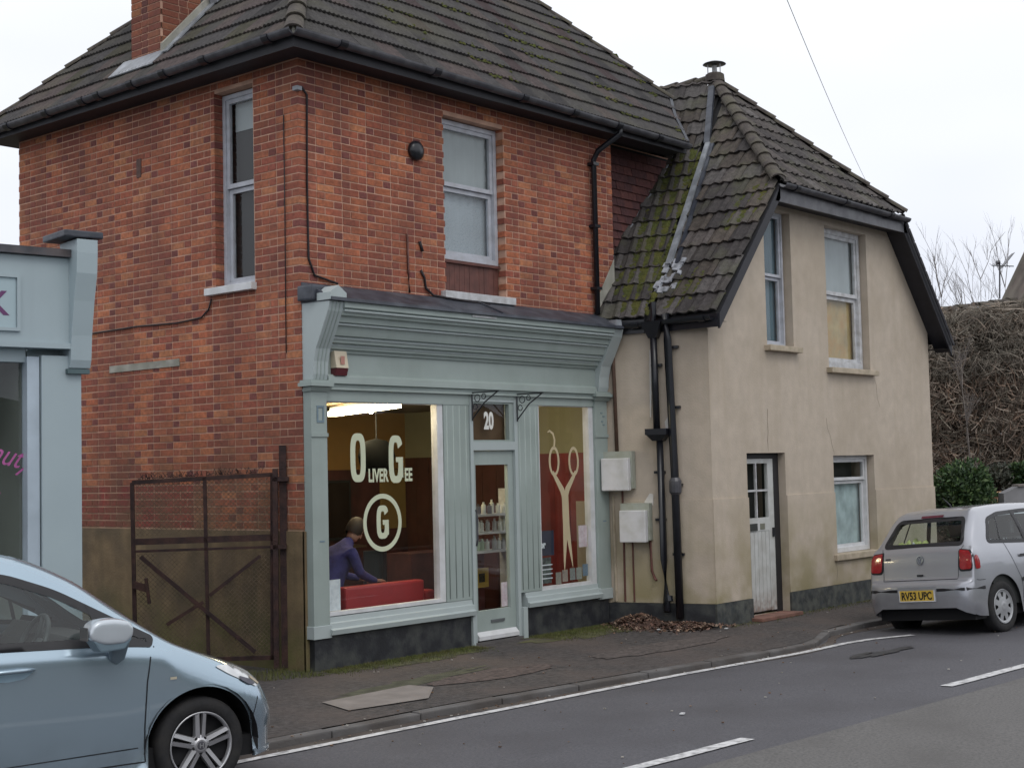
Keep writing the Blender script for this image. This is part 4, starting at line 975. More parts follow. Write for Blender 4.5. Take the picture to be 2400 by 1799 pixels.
# windows and mullions
def panel(a, b_, fl=True):
    mb = MB(); mb.box(a, b_, -.095, .05, .49, 2.62); p = mb.build('mullion', S_, H)
    n = 4
    for k in range(n):
        x = a + (b_ - a) * (k + .5) / n; mb = MB(); mb.tube([(x, -.088, .52), (x, -.088, 2.52)], .0112, 8, caps=True); mb.build('reed', S_, p, smooth=True)
panel(1.845, 2.235); panel(3.02, 3.395)
def shopwin(a, b_, z0, z1, fr, rimr=True):
    mb = MB(); y0, y1 = -.085, -.0
    mb.box(a, a + fr[0], y0, y1, z0, z1); mb.box(b_ - fr[1], b_, y0, y1, z0, z1); mb.box(a + fr[0], b_ - fr[1], y0, y1, z0, z0 + fr[2]); mb.box(a + fr[0], b_ - fr[1], y0, y1, z1 - fr[3], z1)
    w = mb.build('shop_window', M['white'], H)
    mb = MB(); mb.quad((a + fr[0], -.04, z0 + fr[2]), (b_ - fr[1], -.04, z0 + fr[2]), (b_ - fr[1], -.04, z1 - fr[3]), (a + fr[0], -.04, z1 - fr[3])); mb.build('pane', M['glass'], w)
    return w
win1 = shopwin(.205, 1.84, .495, 2.535, (.02, .085, .035, .012))
win2 = shopwin(3.40, 4.42, .485, 2.555, (.02, .085, .035, .012))
# door and its frame
mb = MB(); mb.box(2.24, 2.285, -.11, .05, .0, 2.60); mb.box(2.965, 3.015, -.11, .05, .0, 2.60); mb.box(2.285, 2.965, -.11, .05, 2.05, 2.14); mb.box(2.285, 2.965, -.105, .05, 2.57, 2.60)
mb.box(3.016, 3.085, -.14, .05, .0, .335); mb.box(2.20, 2.239, -.13, -.1, .0, .335); df = mb.build('door_frame', SL_, H)
mb = MB(); mb.box(2.286, 2.31, -.09, -.03, 2.141, 2.569); mb.box(2.90, 2.964, -.09, -.03, 2.141, 2.569); mb.box(2.31, 2.90, -.09, -.03, 2.141, 2.16); mb.box(2.31, 2.90, -.09, -.03, 2.55, 2.569); fan = mb.build('fanlight', S_, H)
mb = MB(); mb.quad((2.31, -.05, 2.16), (2.90, -.05, 2.16), (2.90, -.05, 2.55), (2.31, -.05, 2.55)); mb.build('pane', M['glass'], fan)
bx('fanlight_backing', mat('brown backing', (.11, .06, .03), .8), fan, 2.30, 2.95, .02, .03, 2.10, 2.58)
mb = MB(); y0, y1 = -.075, -.03
mb.box(2.288, 2.345, y0, y1, .035, 2.045); mb.box(2.875, 2.962, y0, y1, .035, 2.045); mb.box(2.345, 2.875, y0, y1, 1.895, 2.045); mb.box(2.345, 2.875, y0, y1, .035, .35); sdoor = mb.build('shop_door', S_, H)
mb = MB(); mb.quad((2.345, -.05, .35), (2.875, -.05, .35), (2.875, -.05, 1.895), (2.345, -.05, 1.895)); mb.build('pane', M['glass'], sdoor)
mb = MB(); mb.prism([(2.30, y0 - .002, .13), (2.30, y0 - .05, .085), (2.30, y0 - .05, .045), (2.30, y0 - .002, .045)], (.65, 0, 0)); mb.build('weatherboard', M['white'], sdoor)
bx('letter_plate', mat('grey metal', (.22, .24, .25), .35, metal=.6), sdoor, 2.54, 2.76, y0 - .012, y0 - .001, .215, .245)
mb = MB(); mb.tube([(2.312, -.10, 1.42), (2.312, -.115, 1.36), (2.312, -.115, 1.10), (2.312, -.10, 1.04)], .011, 6); mb.build('pull_handle', M['greygut'], sdoor)
bx('threshold', M['kerb'], H, 2.24, 3.08, -.13, .05, -.05, .03)
bx('adjacent_post', M['creamtrim'], H, 4.662, 4.70, -.10, .0, .1, 3.4)
# wrought brackets
def sbracket(x, label):
    t = thing('sign_bracket', label, 'bracket', (x, -.12, 2.4), group='wrought iron sign brackets over the shop door')
    mb = MB(); mb.tube([(x, -.125, 2.64), (x, -.125, 2.36)], .008, 6); mb.tube([(x, -.125, 2.66), (x, -.50, 2.66)], .008, 6); mb.build('bracket_frame', M['blackpl'], t)
    mb = MB(); mb.tube([(x, -.125, 2.38), (x, -.30, 2.55), (x, -.48, 2.655)], .007, 6); mb.build('brace', M['blackpl'], t)
    mb = MB(); 
    for (yc, zc, r) in ((-.20, 2.60, .038), (-.29, 2.615, .028), (-.17, 2.51, .03)):
        mb.tube([(x, yc + r * math.cos(a * .62), zc + r * math.sin(a * .62)) for a in range(11)], .005, 5)
    mb.build('scroll', M['blackpl'], t)
sbracket(2.262, 'black iron sign bracket at the left of the number twenty pane')
sbracket(3.0, 'black iron sign bracket at the right of the number twenty pane')
# alarm box
ab = thing('alarm_box', 'cream alarm box with a dark red base at the left end of the shop fascia', 'alarm box', (.33, -.1, 2.85))
mb = MB(); mb.prism([(.27, -.102, 3.01), (.27, -.16, 3.01), (.27, -.19, 2.845), (.27, -.102, 2.845)], (.16, 0, 0)); mb.build('cover', mat('yellowed plastic', (.55, .48, .36), .5), ab, bevel=.006)
mb = MB(); mb.prism([(.275, -.102, 2.843), (.275, -.188, 2.843), (.275, -.165, 2.775), (.275, -.102, 2.775)], (.15, 0, 0)); mb.build('strobe', mat('dark red plastic', (.10, .02, .025), .3), ab)
MB().box(.325, .375, -.192, -.19, 2.88, 2.96).build('emblem', mat('faded red print', (.42, .20, .16), .6), ab)
# ---------------- window lettering (vinyl on the outside of the glass)
GY = -.046
def ring2(cx, cz, rx, rz_, w, n=40, sq=2.6, a0=0, a1=2 * math.pi):
    O_, I_ = [], []
    for k in range(n + 1):
        a = a0 + (a1 - a0) * k / n; c, s = math.cos(a), math.sin(a)
        f = lambda v: math.copysign(abs(v) ** (2 / sq), v)
        O_.append((cx + rx * f(c), cz + rz_ * f(s))); I_.append((cx + (rx - w) * f(c), cz + (rz_ - w * 1.05) * f(s)))
    return O_, I_
def decal(name, strips, mt, parent, y=GY, t=.0015):
    mb = MB()
    for n_, (O_, I_) in enumerate(strips):
        y -= .0007
        for k in range(len(O_) - 1):
            mb.quad((O_[k][0], y, O_[k][1]), (O_[k + 1][0], y, O_[k + 1][1]), (I_[k + 1][0], y, I_[k + 1][1]), (I_[k][0], y, I_[k][1]))
    return mb.build(name, mt, parent)
def rect(a, b_, c, d): return ([(a, d), (b_, d)], [(a, c), (b_, c)])
def letterG(cx, cz, rx, rz_, w):
    O1, I1 = ring2(cx, cz, rx, rz_, w, 44, 3.2, .42, 2 * math.pi - .0)
    # ring from upper right, over the top, down the left, round the bottom to right middle
    O1, I1 = ring2(cx, cz, rx, rz_, w, 44, 3.2, R_(28), R_(360))
    return [(O1, I1), rect(cx + rx - w, cx + rx, cz - rz_ * .78, cz + .02), rect(cx + .0, cx + rx - w * .99, cz - .02 - w * .15, cz + .02)]
D = M['decal']
decal('letter', [ring2(.665, 1.99, .102, .238, .066, 44, 3.2)], D, win1)
decal('letter', letterG(1.185, 1.97, .100, .238, .066), D, win1)
def text(name, s, x, y, z, h, mt, parent, sx=1, ax='y', off=0.0, rot=None, align='LEFT', ext=.001, shear=0, local=False):
    c = bpy.data.curves.new(name, 'FONT'); c.body = s; c.size = h / .7; c.offset = off; c.extrude = ext; c.align_x = align; c.shear = shear; c.resolution_u = 3
    o = bpy.data.objects.new('tmp', c); COL.objects.link(o); bpy.context.view_layer.update()
    me = bpy.data.meshes.new_from_object(o.evaluated_get(bpy.context.evaluated_depsgraph_get())); bpy.data.objects.remove(o); me.name = name
    me.materials.clear(); me.materials.append(mt)
    Mx = Matrix.Translation((x, y, z)) @ (rot if rot else Matrix.Rotation(math.pi / 2, 4, 'X')) @ Matrix.Diagonal((sx, 1, 1, 1))
    me.transform(Mx); o = bpy.data.objects.new(name, me); link(o); setp(o, parent, local); return o
text('lettering', 'LIVER', .80, GY, 1.752, .125, D, win1, sx=.62, off=.006)
text('lettering', 'EE', 1.305, GY, 1.752, .125, D, win1, sx=.62, off=.006)
decal('logo_ring', [ring2(.985, 1.345, .265, .285, .045, 64, 2)], D, win1)
decal('letter', letterG(.985, 1.35, .083, .165, .055), D, win1)
text('lettering', '20', 2.60, -.056, 2.285, .175, mat('white decal', (.72, .72, .68), .6), fan, sx=.62, off=.010, align='CENTER')
# scissors decal on the right-hand window
T2 = M['decal2']
def strokes(pts, w):
    O_, I_ = [], []
    for k, (x, z) in enumerate(pts):
        q, p = pts[min(k + 1, len(pts) - 1)], pts[max(0, k - 1)]; dx, dz = q[0] - p[0], q[1] - p[1]; l = math.hypot(dx, dz) or 1
        ww = w[k] if isinstance(w, list) else w; O_.append((x - dz / l * ww / 2, z + dx / l * ww / 2)); I_.append((x + dz / l * ww / 2, z - dx / l * ww / 2))
    return (O_, I_)
sc = [ring2(3.725, 1.92, .098, .17, .034, 40, 2), ring2(4.085, 1.915, .098, .17, .034, 40, 2),
      strokes([(3.69, 1.80), (3.77, 1.70), (3.86, 1.585), (3.905, 1.46)], [.04, .06, .08, .08]), strokes([(4.12, 1.80), (4.04, 1.70), (3.955, 1.60), (3.905, 1.48)], [.04, .06, .08, .08]),
      strokes([(3.905, 1.54), (3.905, 1.2), (3.885, .98), (3.87, .78), (3.865, .66)], [.12, .10, .065, .035, .006]), strokes([(3.905, 1.54), (3.93, 1.2), (3.965, .98), (4.0, .80), (4.02, .70)], [.12, .085, .06, .03, .006]),
      strokes([(3.725, 2.08), (3.738, 2.16), (3.71, 2.235), (3.65, 2.265), (3.61, 2.25)], [.03, .03, .028, .024, .01])]
scd = decal('scissors_decal', sc, T2, win2)
decal('rivet', [ring2(3.905, 1.47, .012, .014, .0115, 12, 2)], mat('dark rivet', (.1, .06, .04), .6), scd, y=GY - .003)
# notices stuck inside the glass
def notice(x0, x1, z0, z1, mt, parent, y=-.034, name='notice'): return MB().box(x0, x1, y, y + .002, z0, z1).build(name, mt, parent)
paper = mat('white paper', (.68, .72, .76), .8, .06, 14, dirt=(.45, .5, .56), dscale=22, damt=.6)
pink = mat('pink white paper', (.66, .58, .62), .8, .1, 18, dirt=(.5, .3, .36), dscale=24, damt=.5)
n1 = notice(.235, .415, .535, .83, paper, win1); notice(2.77, 2.87, .36, .62, pink, sdoor); notice(4.16, 4.32, .92, 1.17, pink, win2)
darkp = mat('dark blue poster', (.02, .025, .05), .7, .2, 14)
n2 = notice(3.425, 3.70, .86, 1.14, darkp, win2); notice(3.425, 3.64, .55, .84, mat('dark leaflet', (.03, .04, .045), .7, .5, 30, dirt=(.15, .2, .18), dscale=20, damt=.6), win2)
text('lettering', 'or', 3.45, -.037, .95, .075, paper, n2, sx=.9, off=.006)
for k in range(4): MB().box(3.44, 3.66, -.0365, -.0345, .60 + k * .05, .612 + k * .05).build('print_line', paper, n2)
for i, (x, z, c) in enumerate(((3.72, .57, (.30, .28, .24)), (3.84, .59, (.36, .30, .26)), (3.98, .60, (.26, .28, .27)), (4.10, .60, (.32, .34, .31)), (4.22, .63, (.16, .24, .33)))):
    m_ = mat('leaflet %d' % i, c, .7, .4, 30, dirt=(.08, .08, .08), dscale=30, damt=.7)
    notice(x, x + .10, z - .045, z + .09, m_, win2)
# ------------------------------------------------------------------ salon interior
room = thing('salon_interior', 'warm lit salon room behind the shop window, brown walls over a dark panelled dado', 'room', (2.4, 1.8, 0))
wb = mat('ochre brown wall', (.34, .19, .055), .9, .1, 2); wr = mat('dark red panelling', (.085, .026, .022), .7, .35, 4, streak=(.03, .012, .012)); wc = mat('pale yellow wall', (.30, .285, .18), .9, .1, 2)
RB, RX = 3.25, 4.66
mb = MB(); mb.box(.25, RX, RB, RB + .05, 1.88, 2.62); mb.build('back_wall', wb, room); mb = MB(); mb.box(.25, RX, RB - .02, RB, 0, 1.88); mb.build('dado', wr, room)
bx('ceiling', mat('brown ceiling', (.22, .15, .07), .9), room, .23, RX + .05, .05, RB, 2.625, 2.66)
bx('ceiling_void', M['dark'], room, .23, 4.8, .03, 4.7, 2.67, 2.70)
bx('floor', mat('dark floor', (.05, .035, .03), .6, .3, 4), room, .23, RX + .05, -.09, RB, .0, .02)
bx('left_wall', wr, room, .222, .24, .05, RB, .02, 2.62)
mb = MB(); mb.box(RX, RX + .04, .0, RB, 2.02, 2.62); mb.build('right_wall', wc, room)
for k in range(14):
    y = .0 + k * .235; c = rnd.choice([(.07, .025, .018), (.055, .022, .018), (.09, .03, .02)]) if y > .95 else rnd.choice([(.20, .025, .026), (.17, .022, .024), (.23, .035, .032), (.12, .022, .022)])
    bx('wall_board', mat('red board %d' % k, c, .6, .2, 5, streak=(.12, .03, .03)), room, RX - .01 + rnd.uniform(0, .008), RX + .03, y, y + .228, .02, 2.02)
bx('ochre_door', mat('ochre door', (.30, .20, .06), .7), room, 4.15, 4.62, RB - .03, RB - .021, 1.10, 1.87)
sh = thing('ceiling_light', 'long glowing fluorescent batten under the salon ceiling', 'light fitting', (1.8, 1.1, 2.5))
a, b_ = Vector((1.42, .17, 2.50)), Vector((2.24, 2.03, 2.50)); d = (b_ - a); s_ = Vector((d.y, -d.x, 0)).normalized() * .055
MB().obox(a - s_, d, s_ * 2, (0, 0, .05)).build('diffuser', emit('tube glow', (1, .84, .52), 42), sh)
MB().obox(a - s_ * .6 + Vector((0, 0, .052)), d, s_ * 1.2, (0, 0, .05)).build('housing', M['white'], sh)
for (x, y, z, lb) in ((2.23, 1.74, 2.55, 'left glowing spot bulb above the fluorescent batten in the big shop window'), (2.48, 1.64, 2.55, 'right glowing spot bulb above the fluorescent batten in the big shop window'), (4.0, .45, 2.40, 'glowing spot bulb at the top left of the scissors window')):
    t = thing('spot_lamp', lb, 'lamp', (x, y, z), group='spot bulbs on the salon ceiling')
    mb = MB(); mb.lathe([(.0, -.035), (.022, -.028), (.034, 0), (.022, .028), (0, .035)], Matrix.Translation((x, y, z)), 12); mb.build('bulb', emit('bulb glow', (1, .84, .55), 50), t, smooth=True)
    MB().tube([(x, y, z + .03), (x, y, 2.62)], .012, 6).build('stem', M['white'], t)
pl = thing('pendant_shade', 'black round pendant shade hanging behind the window lettering', 'pendant lamp', (2.2, 1.2, 2.1))
mb = MB(); mb.lathe([(.0, .20), (.12, .17), (.19, .09), (.21, 0), (.19, -.10), (.12, -.17), (0, -.19)], Matrix.Translation((2.18, 1.25, 2.02)), 20); mb.build('shade', mat('black shade', (.004, .004, .004), .9, spec=.1), pl, smooth=True)
MB().tube([(2.18, 1.25, 2.2), (2.18, 1.25, 2.62)], .008, 5).build('cord', M['dark'], pl)
# red sofa with its back to the window
red = mat('red leather', (.30, .02, .024), .45, .1, 6, bump=.1, bscale=40)
sf = thing('red_sofa', 'low red leather sofa standing with its back against the shop window', 'sofa', (1.4, .5, 0.02))
bx('backrest', red, sf, .72, 1.84, .22, .36, .30, .715, bevel=.025)
bx('armrest', red, sf, 1.87, 2.02, .24, .82, .22, .60, bevel=.03)
bx('seat', red, sf, .74, 1.85, .37, .86, .26, .46, bevel=.03); bx('base', red, sf, .74, 1.84, .26, .84, .10, .258, bevel=.01)
for (x, y) in ((.78, .30), (1.80, .30), (.78, .80), (1.80, .80)): bx('leg', M['blackpl'], sf, x - .02, x + .02, y - .02, y + .02, .02, .099)
# black salon chair
sc_ = thing('salon_chair', 'round backed black salon chair behind the red sofa', 'chair', (2.15, 1.5, 0.02))
bk = mat('black vinyl', (.012, .017, .022), .4)
mb = MB(); pr_ = []
for k in range(13):
    a = R_(200 + k * 11.5) + .6; pr_.append((2.15 + .30 * math.cos(a), 1.5 + .28 * math.sin(a)))
for (p, q_) in zip(pr_, pr_[1:]): mb.prism([(p[0], p[1], .55), (q_[0], q_[1], .55), (q_[0], q_[1], .98), (p[0], p[1], .98)], (.03, .04, 0))
mb.build('backrest', bk, sc_); mb = MB(); mb.lathe([(0, 0), (.26, 0), (.28, .04), (.26, .09), (0, .1)], Matrix.Translation((2.15, 1.5, .48)), 20); mb.build('seat', bk, sc_)
mb = MB(); mb.tube([(2.15, 1.5, .03), (2.15, 1.5, .48)], .03, 8); mb.lathe([(0, .06), (.25, .03), (.26, .02)], Matrix.Translation((2.15, 1.5, 0)), 20); mb.build('pedestal', M['greygut'], sc_)

# display shelves inside the door
st = thing('display_stand', 'white shelf unit full of hair products behind the shop door', 'shelf unit', (3.2, .55, .02))
for z in (.93, 1.14, 1.34): bx('shelf', M['white'], st, 2.72, 3.62, .48, .72, z - .025, z)
for x in (2.70, 3.625): bx('side_panel', M['oldwhite'], st, x, x + .015, .48, .72, .02, 1.62)
bcols = [mat('bottle white', (.62, .64, .60), .4), mat('bottle green', (.35, .45, .32), .4), mat('bottle dark', (.08, .07, .08), .4), mat('bottle grey', (.40, .40, .40), .4)]
k = 0
for z, rn in ((.93, 'lowest'), (1.14, 'middle'), (1.34, 'top')):
    for i in range(9):
        x = 2.79 + i * .092; h = rnd.uniform(.11, .165)
        t = MB(); t.lathe([(.0, .0), (.027, .0), (.027, h * .75), (.012, h * .82), (.012, h), (0, h)], Matrix.Translation((x, .55 + rnd.uniform(-.02, .03), z + .001)), 10)
        o = t.build('product_bottle', bcols[rnd.choice([0, 0, 1, 2, 3, 0])], None, smooth=False)
        tag(o, 'hair product bottle, %s from the left on the %s display shelf behind the shop door' % (('first', 'second', 'third', 'fourth', 'fifth', 'sixth', 'seventh', 'eighth', 'last')[i], rn), 'bottle', 'hair product bottles on the display shelves'); k += 1
ys = thing('yellow_sign', 'small yellow square framed sign low behind the shop door', 'sign', (3.25, .7, .5))
ymt = mat('yellow card', (.52, .33, .04), .6)
MB().box(3.16, 3.40, .70, .71, .50, .72).build('card', ymt, ys); MB().box(3.23, 3.33, .695, .70, .56, .66).build('inner_square', M['dark'], ys)
bx('counter', wr, room, 2.75, 4.0, 1.3, 1.7, .02, .9)
for (x, lb) in ((2.0, 'dark framed salon mirror on the back wall behind the lettering'), (3.3, 'dark framed salon mirror on the back wall towards the right')):
    t = thing('mirror', lb, 'mirror', (x, RB - .05, 1.1)); bx('frame', M['dark'], t, x - .3, x + .3, RB - .06, RB - .025, 1.0, 1.75); bx('mirror_glass', mat('mirror face', (.12, .10, .08), .15, metal=.9), t, x - .27, x + .27, RB - .064, RB - .061, 1.03, 1.72)
    bx('shelf', mat('salon shelf', (.12, .08, .05), .5), t, x - .35, x + .35, RB - .28, RB - .065, .90, .93)
# person seated on the sofa leaning forward
def skin_body(name, verts, edges, radii, mt, parent=None, sub=2, root=0):
    me = bpy.data.meshes.new(name); me.from_pydata([Vector(v) for v in verts], edges, []); o = bpy.data.objects.new(name, me); COL.objects.link(o)
    md = o.modifiers.new('s', 'SKIN'); sv = me.skin_vertices[0].data
    for i, r in enumerate(radii): sv[i].radius = (r, r) if not isinstance(r, tuple) else r
    for i in range(len(radii)): sv[i].use_root = (i == root)
    o.modifiers.new('d', 'SUBSURF').levels = sub
    bpy.context.view_layer.update(); dg = bpy.context.evaluated_depsgraph_get()
    me2 = bpy.data.meshes.new_from_object(o.evaluated_get(dg)); bpy.data.objects.remove(o)
    me2.materials.clear(); me2.materials.append(mt); me2.polygons.foreach_set('use_smooth', [True] * len(me2.polygons)); me2.name = name
    o = bpy.data.objects.new(name, me2); link(o); setp(o, parent); return o
px, py = .86, .66
pp = thing('person', 'person in a purple blue top sitting on the red sofa and leaning forward', 'person', (px, py, .46))
purple = mat('purple blue cloth', (.035, .033, .13), .95, .35, 9, bump=1, bscale=16); skinm = mat('skin', (.36, .20, .14), .6); jeans = mat('dark trousers', (.02, .022, .035), .9); hair = mat('dark brown hair', (.03, .018, .012), .7)
V = [(px, py, .57), (px + .04, py, .72), (px + .12, py, .90), (px + .22, py, 1.05), (px + .30, py, 1.12), (px + .36, py, 1.16),
     (px + .20, py - .17, 1.04), (px + .26, py - .23, .82), (px + .48, py - .17, .74), (px + .58, py - .12, .72),
     (px + .20, py + .17, 1.04), (px + .28, py + .23, .82), (px + .48, py + .15, .76), (px + .57, py + .10, .74),
     (px + .02, py - .10, .55), (px + .42, py - .11, .57), (px + .44, py - .11, .12), (px + .56, py - .11, .06),
     (px + .02, py + .10, .55), (px + .42, py + .13, .57), (px + .44, py + .13, .12), (px + .56, py + .13, .06)]
E_ = [(0, 1), (1, 2), (2, 3), (3, 4), (4, 5), (3, 6), (6, 7), (7, 8), (8, 9), (3, 10), (10, 11), (11, 12), (12, 13), (0, 14), (14, 15), (15, 16), (16, 17), (0, 18), (18, 19), (19, 20), (20, 21)]
RR = [(.15, .16), (.14, .15), (.15, .16), (.14, .17), .07, .055, .065, .052, .042, .036, .065, .052, .042, .036, .10, .08, .055, .045, .10, .08, .055, .045]
skin_body('body', V, E_, RR, purple, pp)
hc = Vector((px + .42, py, 1.24))
Mh = Matrix.Translation(hc) @ Matrix.Rotation(R_(38), 4, 'Y')
mb = MB(); mb.lathe([(.0, -.125), (.035, -.12), (.058, -.095), (.068, -.05), (.075, 0), (.078, .04), (.07, .085), (.045, .115), (0, .128)], Mh, 18); head = mb.build('head', skinm, pp, smooth=True)
mb = MB(); mb.lathe([(.0, .145), (.05, .132), (.082, .095), (.092, .04), (.088, -.02), (.07, -.06)], Mh @ Matrix.Translation((-.022, 0, 0)), 18); mb.build('hair', hair, pp, smooth=True)
mb = MB(); mb.obox(Mh @ Vector((.07, -.012, -.02)), (Mh.to_3x3() @ Vector((.03, 0, -.012))), (0, .024, 0), (Mh.to_3x3() @ Vector((-.0, 0, .045)))); mb.build('nose', skinm, head)
for sy in (-1, 1):
    mb = MB(); c = Vector((px + .58, py + sy * .11, .725)); mb.obox(c + Vector((0, -.035, -.014)), (.085, 0, -.01), (0, .07, 0), (0, 0, .028)); hd = mb.build('hand', skinm, pp, bevel=.008)
    for f in range(4): MB().tube([c + Vector((.08, -.027 + f * .018, -.005)), c + Vector((.12 + .006 * (f in (1, 2)), -.027 + f * .018, -.018)), c + Vector((.135, -.027 + f * .018, -.045))], .008, 6).build('finger', skinm, hd)
    MB().tube([c + Vector((.02, -sy * .035, 0)), c + Vector((.06, -sy * .06, -.012)), c + Vector((.09, -sy * .058, -.025))], .009, 6).build('thumb', skinm, hd)
# ------------------------------------------------------------------ neighbouring shop
NA = R_(9); nd = Vector((math.cos(NA), math.sin(NA) * -1, 0)); NO = Vector((-3.02, -.97, 0)); nn = Vector((-nd.y * -1, -nd.x, 0)); nn = Vector((nd.y, -nd.x, 0))
N_ = thing('blue_shopfront', 'pale blue painted shop beyond the car with a panelled fascia', 'shop', tuple(NO))
def nb(name, mt, s0, s1, o0, o1, z0, z1, parent=N_, **k):   # s: distance left of the right edge, o: distance out
    return MB().obox(NO - nd * s1 + nn * o0 + Vector((0, 0, z0)), nd * (s1 - s0), nn * (o1 - o0), (0, 0, z1 - z0)).build(name, mt, parent, **k)
NS = M['nshop']
nb('pilaster', NS, .0, .30, -.1, .02, -.2, 2.75); pn = nb('pilaster_fillet', mat('lilac blue paint', (.40, .47, .54), .5), .31, .40, -.1, .0, -.2, 2.74)
nb('fascia_panel', NS, .06, 3.4, -.1, .04, 2.80, 3.47); nb('fascia_moulding', SL_ if False else NS, .06, 3.4, .04, .07, 2.80, 2.84)
nb('fascia_capping', mat('grey felt capping', (.07, .07, .08), .8, .3, 9, dirt=(.16, .12, .11), dscale=5, damt=.5), .05, 3.4, -.3, .09, 3.475, 3.53)
# framed sign panel
for (s0, s1, z0, z1) in ((.47, 2.4, 3.30, 3.325), (.47, 2.4, 2.915, 2.94), (.47, .495, 2.94, 3.30)): nb('panel_frame', NS, s0, s1, .04, .062, z0, z1)
sgn = nb('sign_panel', mat('pale lilac blue panel', (.36, .46, .50), .5, .03, 3), .50, 2.4, .04, .046, 2.94, 3.30)
Mr = Matrix.Rotation(-NA, 4, 'Z') @ Matrix.Rotation(math.pi / 2, 4, 'X')
purp = mat('purple lettering', (.13, .04, .13), .5); mag = mat('magenta script', (.42, .10, .30), .5)
P = NO - nd * .715 + nn * .0475 + Vector((0, 0, 3.03)); text('lettering', 'K', P.x, P.y, P.z, .17, purp, sgn, rot=Mr, off=.004)
# console
mb = MB(); prof = [(-.12, 2.66), (.05, 2.66), (.07, 2.72), (.085, 2.9), (.13, 3.15), (.18, 3.35), (.19, 3.50), (.19, 3.60), (-.12, 3.60)]
mb.prism([NO - nd * .10 + nn * o_ + Vector((0, 0, z)) for o_, z in prof], nd * .16); mb.build('console_bracket', NS, N_, bevel=.006)
nb('console_cap', M['lead'], -.10, .20, -.2, .20, 3.61, 3.66, bevel=.01)
nb('console_foot', mat('dark blue green', (.07, .11, .12), .6), -.05, .12, .0, .06, 2.62, 2.655)
# window with lettering, grey room
nb('stall_riser', NS, .40, 3.4, -.12, -.02, -.2, .6)
gp = nb('shop_window', NS, .40, 3.4, -.12, -.03, 2.70, 2.798)
mb = MB(); a, b_ = NO - nd * 3.4 + nn * -.08, NO - nd * .40 + nn * -.08
mb.quad((a.x, a.y, .6), (b_.x, b_.y, .6), (b_.x, b_.y, 2.70), (a.x, a.y, 2.70)); mb.build('pane', M['glass'], gp)
grm = mat('grey room', (.16, .17, .155), .9, .15, 2); nb('room', grm, .36, 3.4, -1.6, -1.5, 0, 2.8); nb('room_side', mat('grey green room side', (.19, .21, .19), .9, .1, 2), .36, .40, -1.5, -.12, 0, 2.8); nb('room_ceiling', mat('grey ceiling', (.12, .13, .15), .9), .4, 3.4, -1.5, -.12, 2.72, 2.75)
nb('room_pole', mat('beige pole', (.22, .20, .18), .8), .88, .90, -.6, -.58, .6, 2.3); nb('room_floor', grm, .4, 3.4, -1.5, -.12, .5, .55)
nb('box_trunking', mat('grey trunking', (.15, .16, .18), .8), .80, 1.6, -.5, -.3, 2.30, 2.72)
P = NO - nd * .83 + nn * -.076 + Vector((0, 0, 2.04)); text('lettering', 'Beauty', P.x, P.y, P.z - .0, .155, mag, gp, rot=Matrix.Rotation(-NA, 4, 'Z') @ Matrix.Rotation(math.pi / 2, 4, 'X') @ Matrix.Rotation(R_(-15), 4, 'Z'), off=.0, shear=.45, sx=.8)
P = NO - nd * .70 + nn * -.076 + Vector((0, 0, 1.66)); text('lettering', 's', P.x, P.y, P.z, .17, mag, gp, rot=Matrix.Rotation(-NA, 4, 'Z') @ Matrix.Rotation(math.pi / 2, 4, 'X'), off=.003, shear=.5)
wsn = nb('notice', M['white'], .74, 1.3, -.10, -.09, 1.10, 1.33, parent=gp); nb('print_block', mat('print black', (.05, .05, .05), .7), .84, 1.0, -.089, -.086, 1.17, 1.21, parent=wsn)
# body of the neighbouring shop
mb = MB(); mb.obox(NO - nd * 3.4 + nn * -1.7 + Vector((0, 0, -.2)), nd * 3.38, nn * -3.0, (0, 0, 3.4)); mb.obox(NO - nd * .35 + nn * -1.7 + Vector((0, 0, -.2)), nd * .33, nn * 1.58, (0, 0, 3.5)); mb.build('wall', M['nshop'], N_)
# ------------------------------------------------------------------ rusty gate
G_ = thing('rusty_gate', 'rusty iron gate with cross braces and wire mesh hung beside the brick corner', 'gate', (-.1, .35, 0))
gd = Vector((-.69, .724, 0)); gn = Vector((gd.y, -gd.x, 0)) * -1; GO = Vector((-.08, .35, 0))
ru = M['rust']
def gbar(name, s0, z0, s1, z1, w=.035, dep=.03, parent=G_, off=0):
    a = GO + gd * s0 + Vector((0, 0, z0)) + gn * off; b_ = GO + gd * s1 + Vector((0, 0, z1)) + gn * off; d_ = b_ - a; up = d_.cross(gn).normalized() * w * .8
    return MB().obox(a - up / 2, d_, up, gn * dep).build(name, ru, parent)
gbar('top_rail', -.02, 1.845, 1.32, 1.80, .05); gbar('middle_rail', .0, 1.25, 1.30, 1.24, .075); gbar('middle_rail', .0, 1.16, 1.30, 1.15, .03); gbar('bottom_rail', .0, .12, 1.28, .12, .05)
gbar('stile', 1.30, .10, 1.32, 1.80, .045); gbar('stile', .02, .10, .0, 1.85, .05); gbar('centre_bar', .62, .12, .64, 1.83, .04)
gbar('brace', 1.24, 1.10, .18, .18, .045, off=.032); gbar('brace', .12, 1.08, .60, .72, .04, off=.034); gbar('brace', .66, .66, 1.0, .46, .04, off=.034)
gbar('latch', 1.18, .80, 1.30, .84, .08, .05, off=.02); gbar('latch_bar', 1.16, .66, 1.19, .90, .03, .05, off=.03)
post = gbar('post', -.10, .02, -.10, 2.12, .085, .06, off=-.02); gbar('post_angle', -.02, .02, -.03, 1.9, .06, .05, off=.03); gbar('hinge', -.16, 1.80, .0, 1.80, .05, .08, off=.0); gbar('hinge', -.13, 1.16, .02, 1.16, .05, .08, off=.0)
gbar('top_arm', -.22, 1.79, -.02, 1.80, .06, .06, off=-.05)
mb = MB(); r2 = random.Random(3)
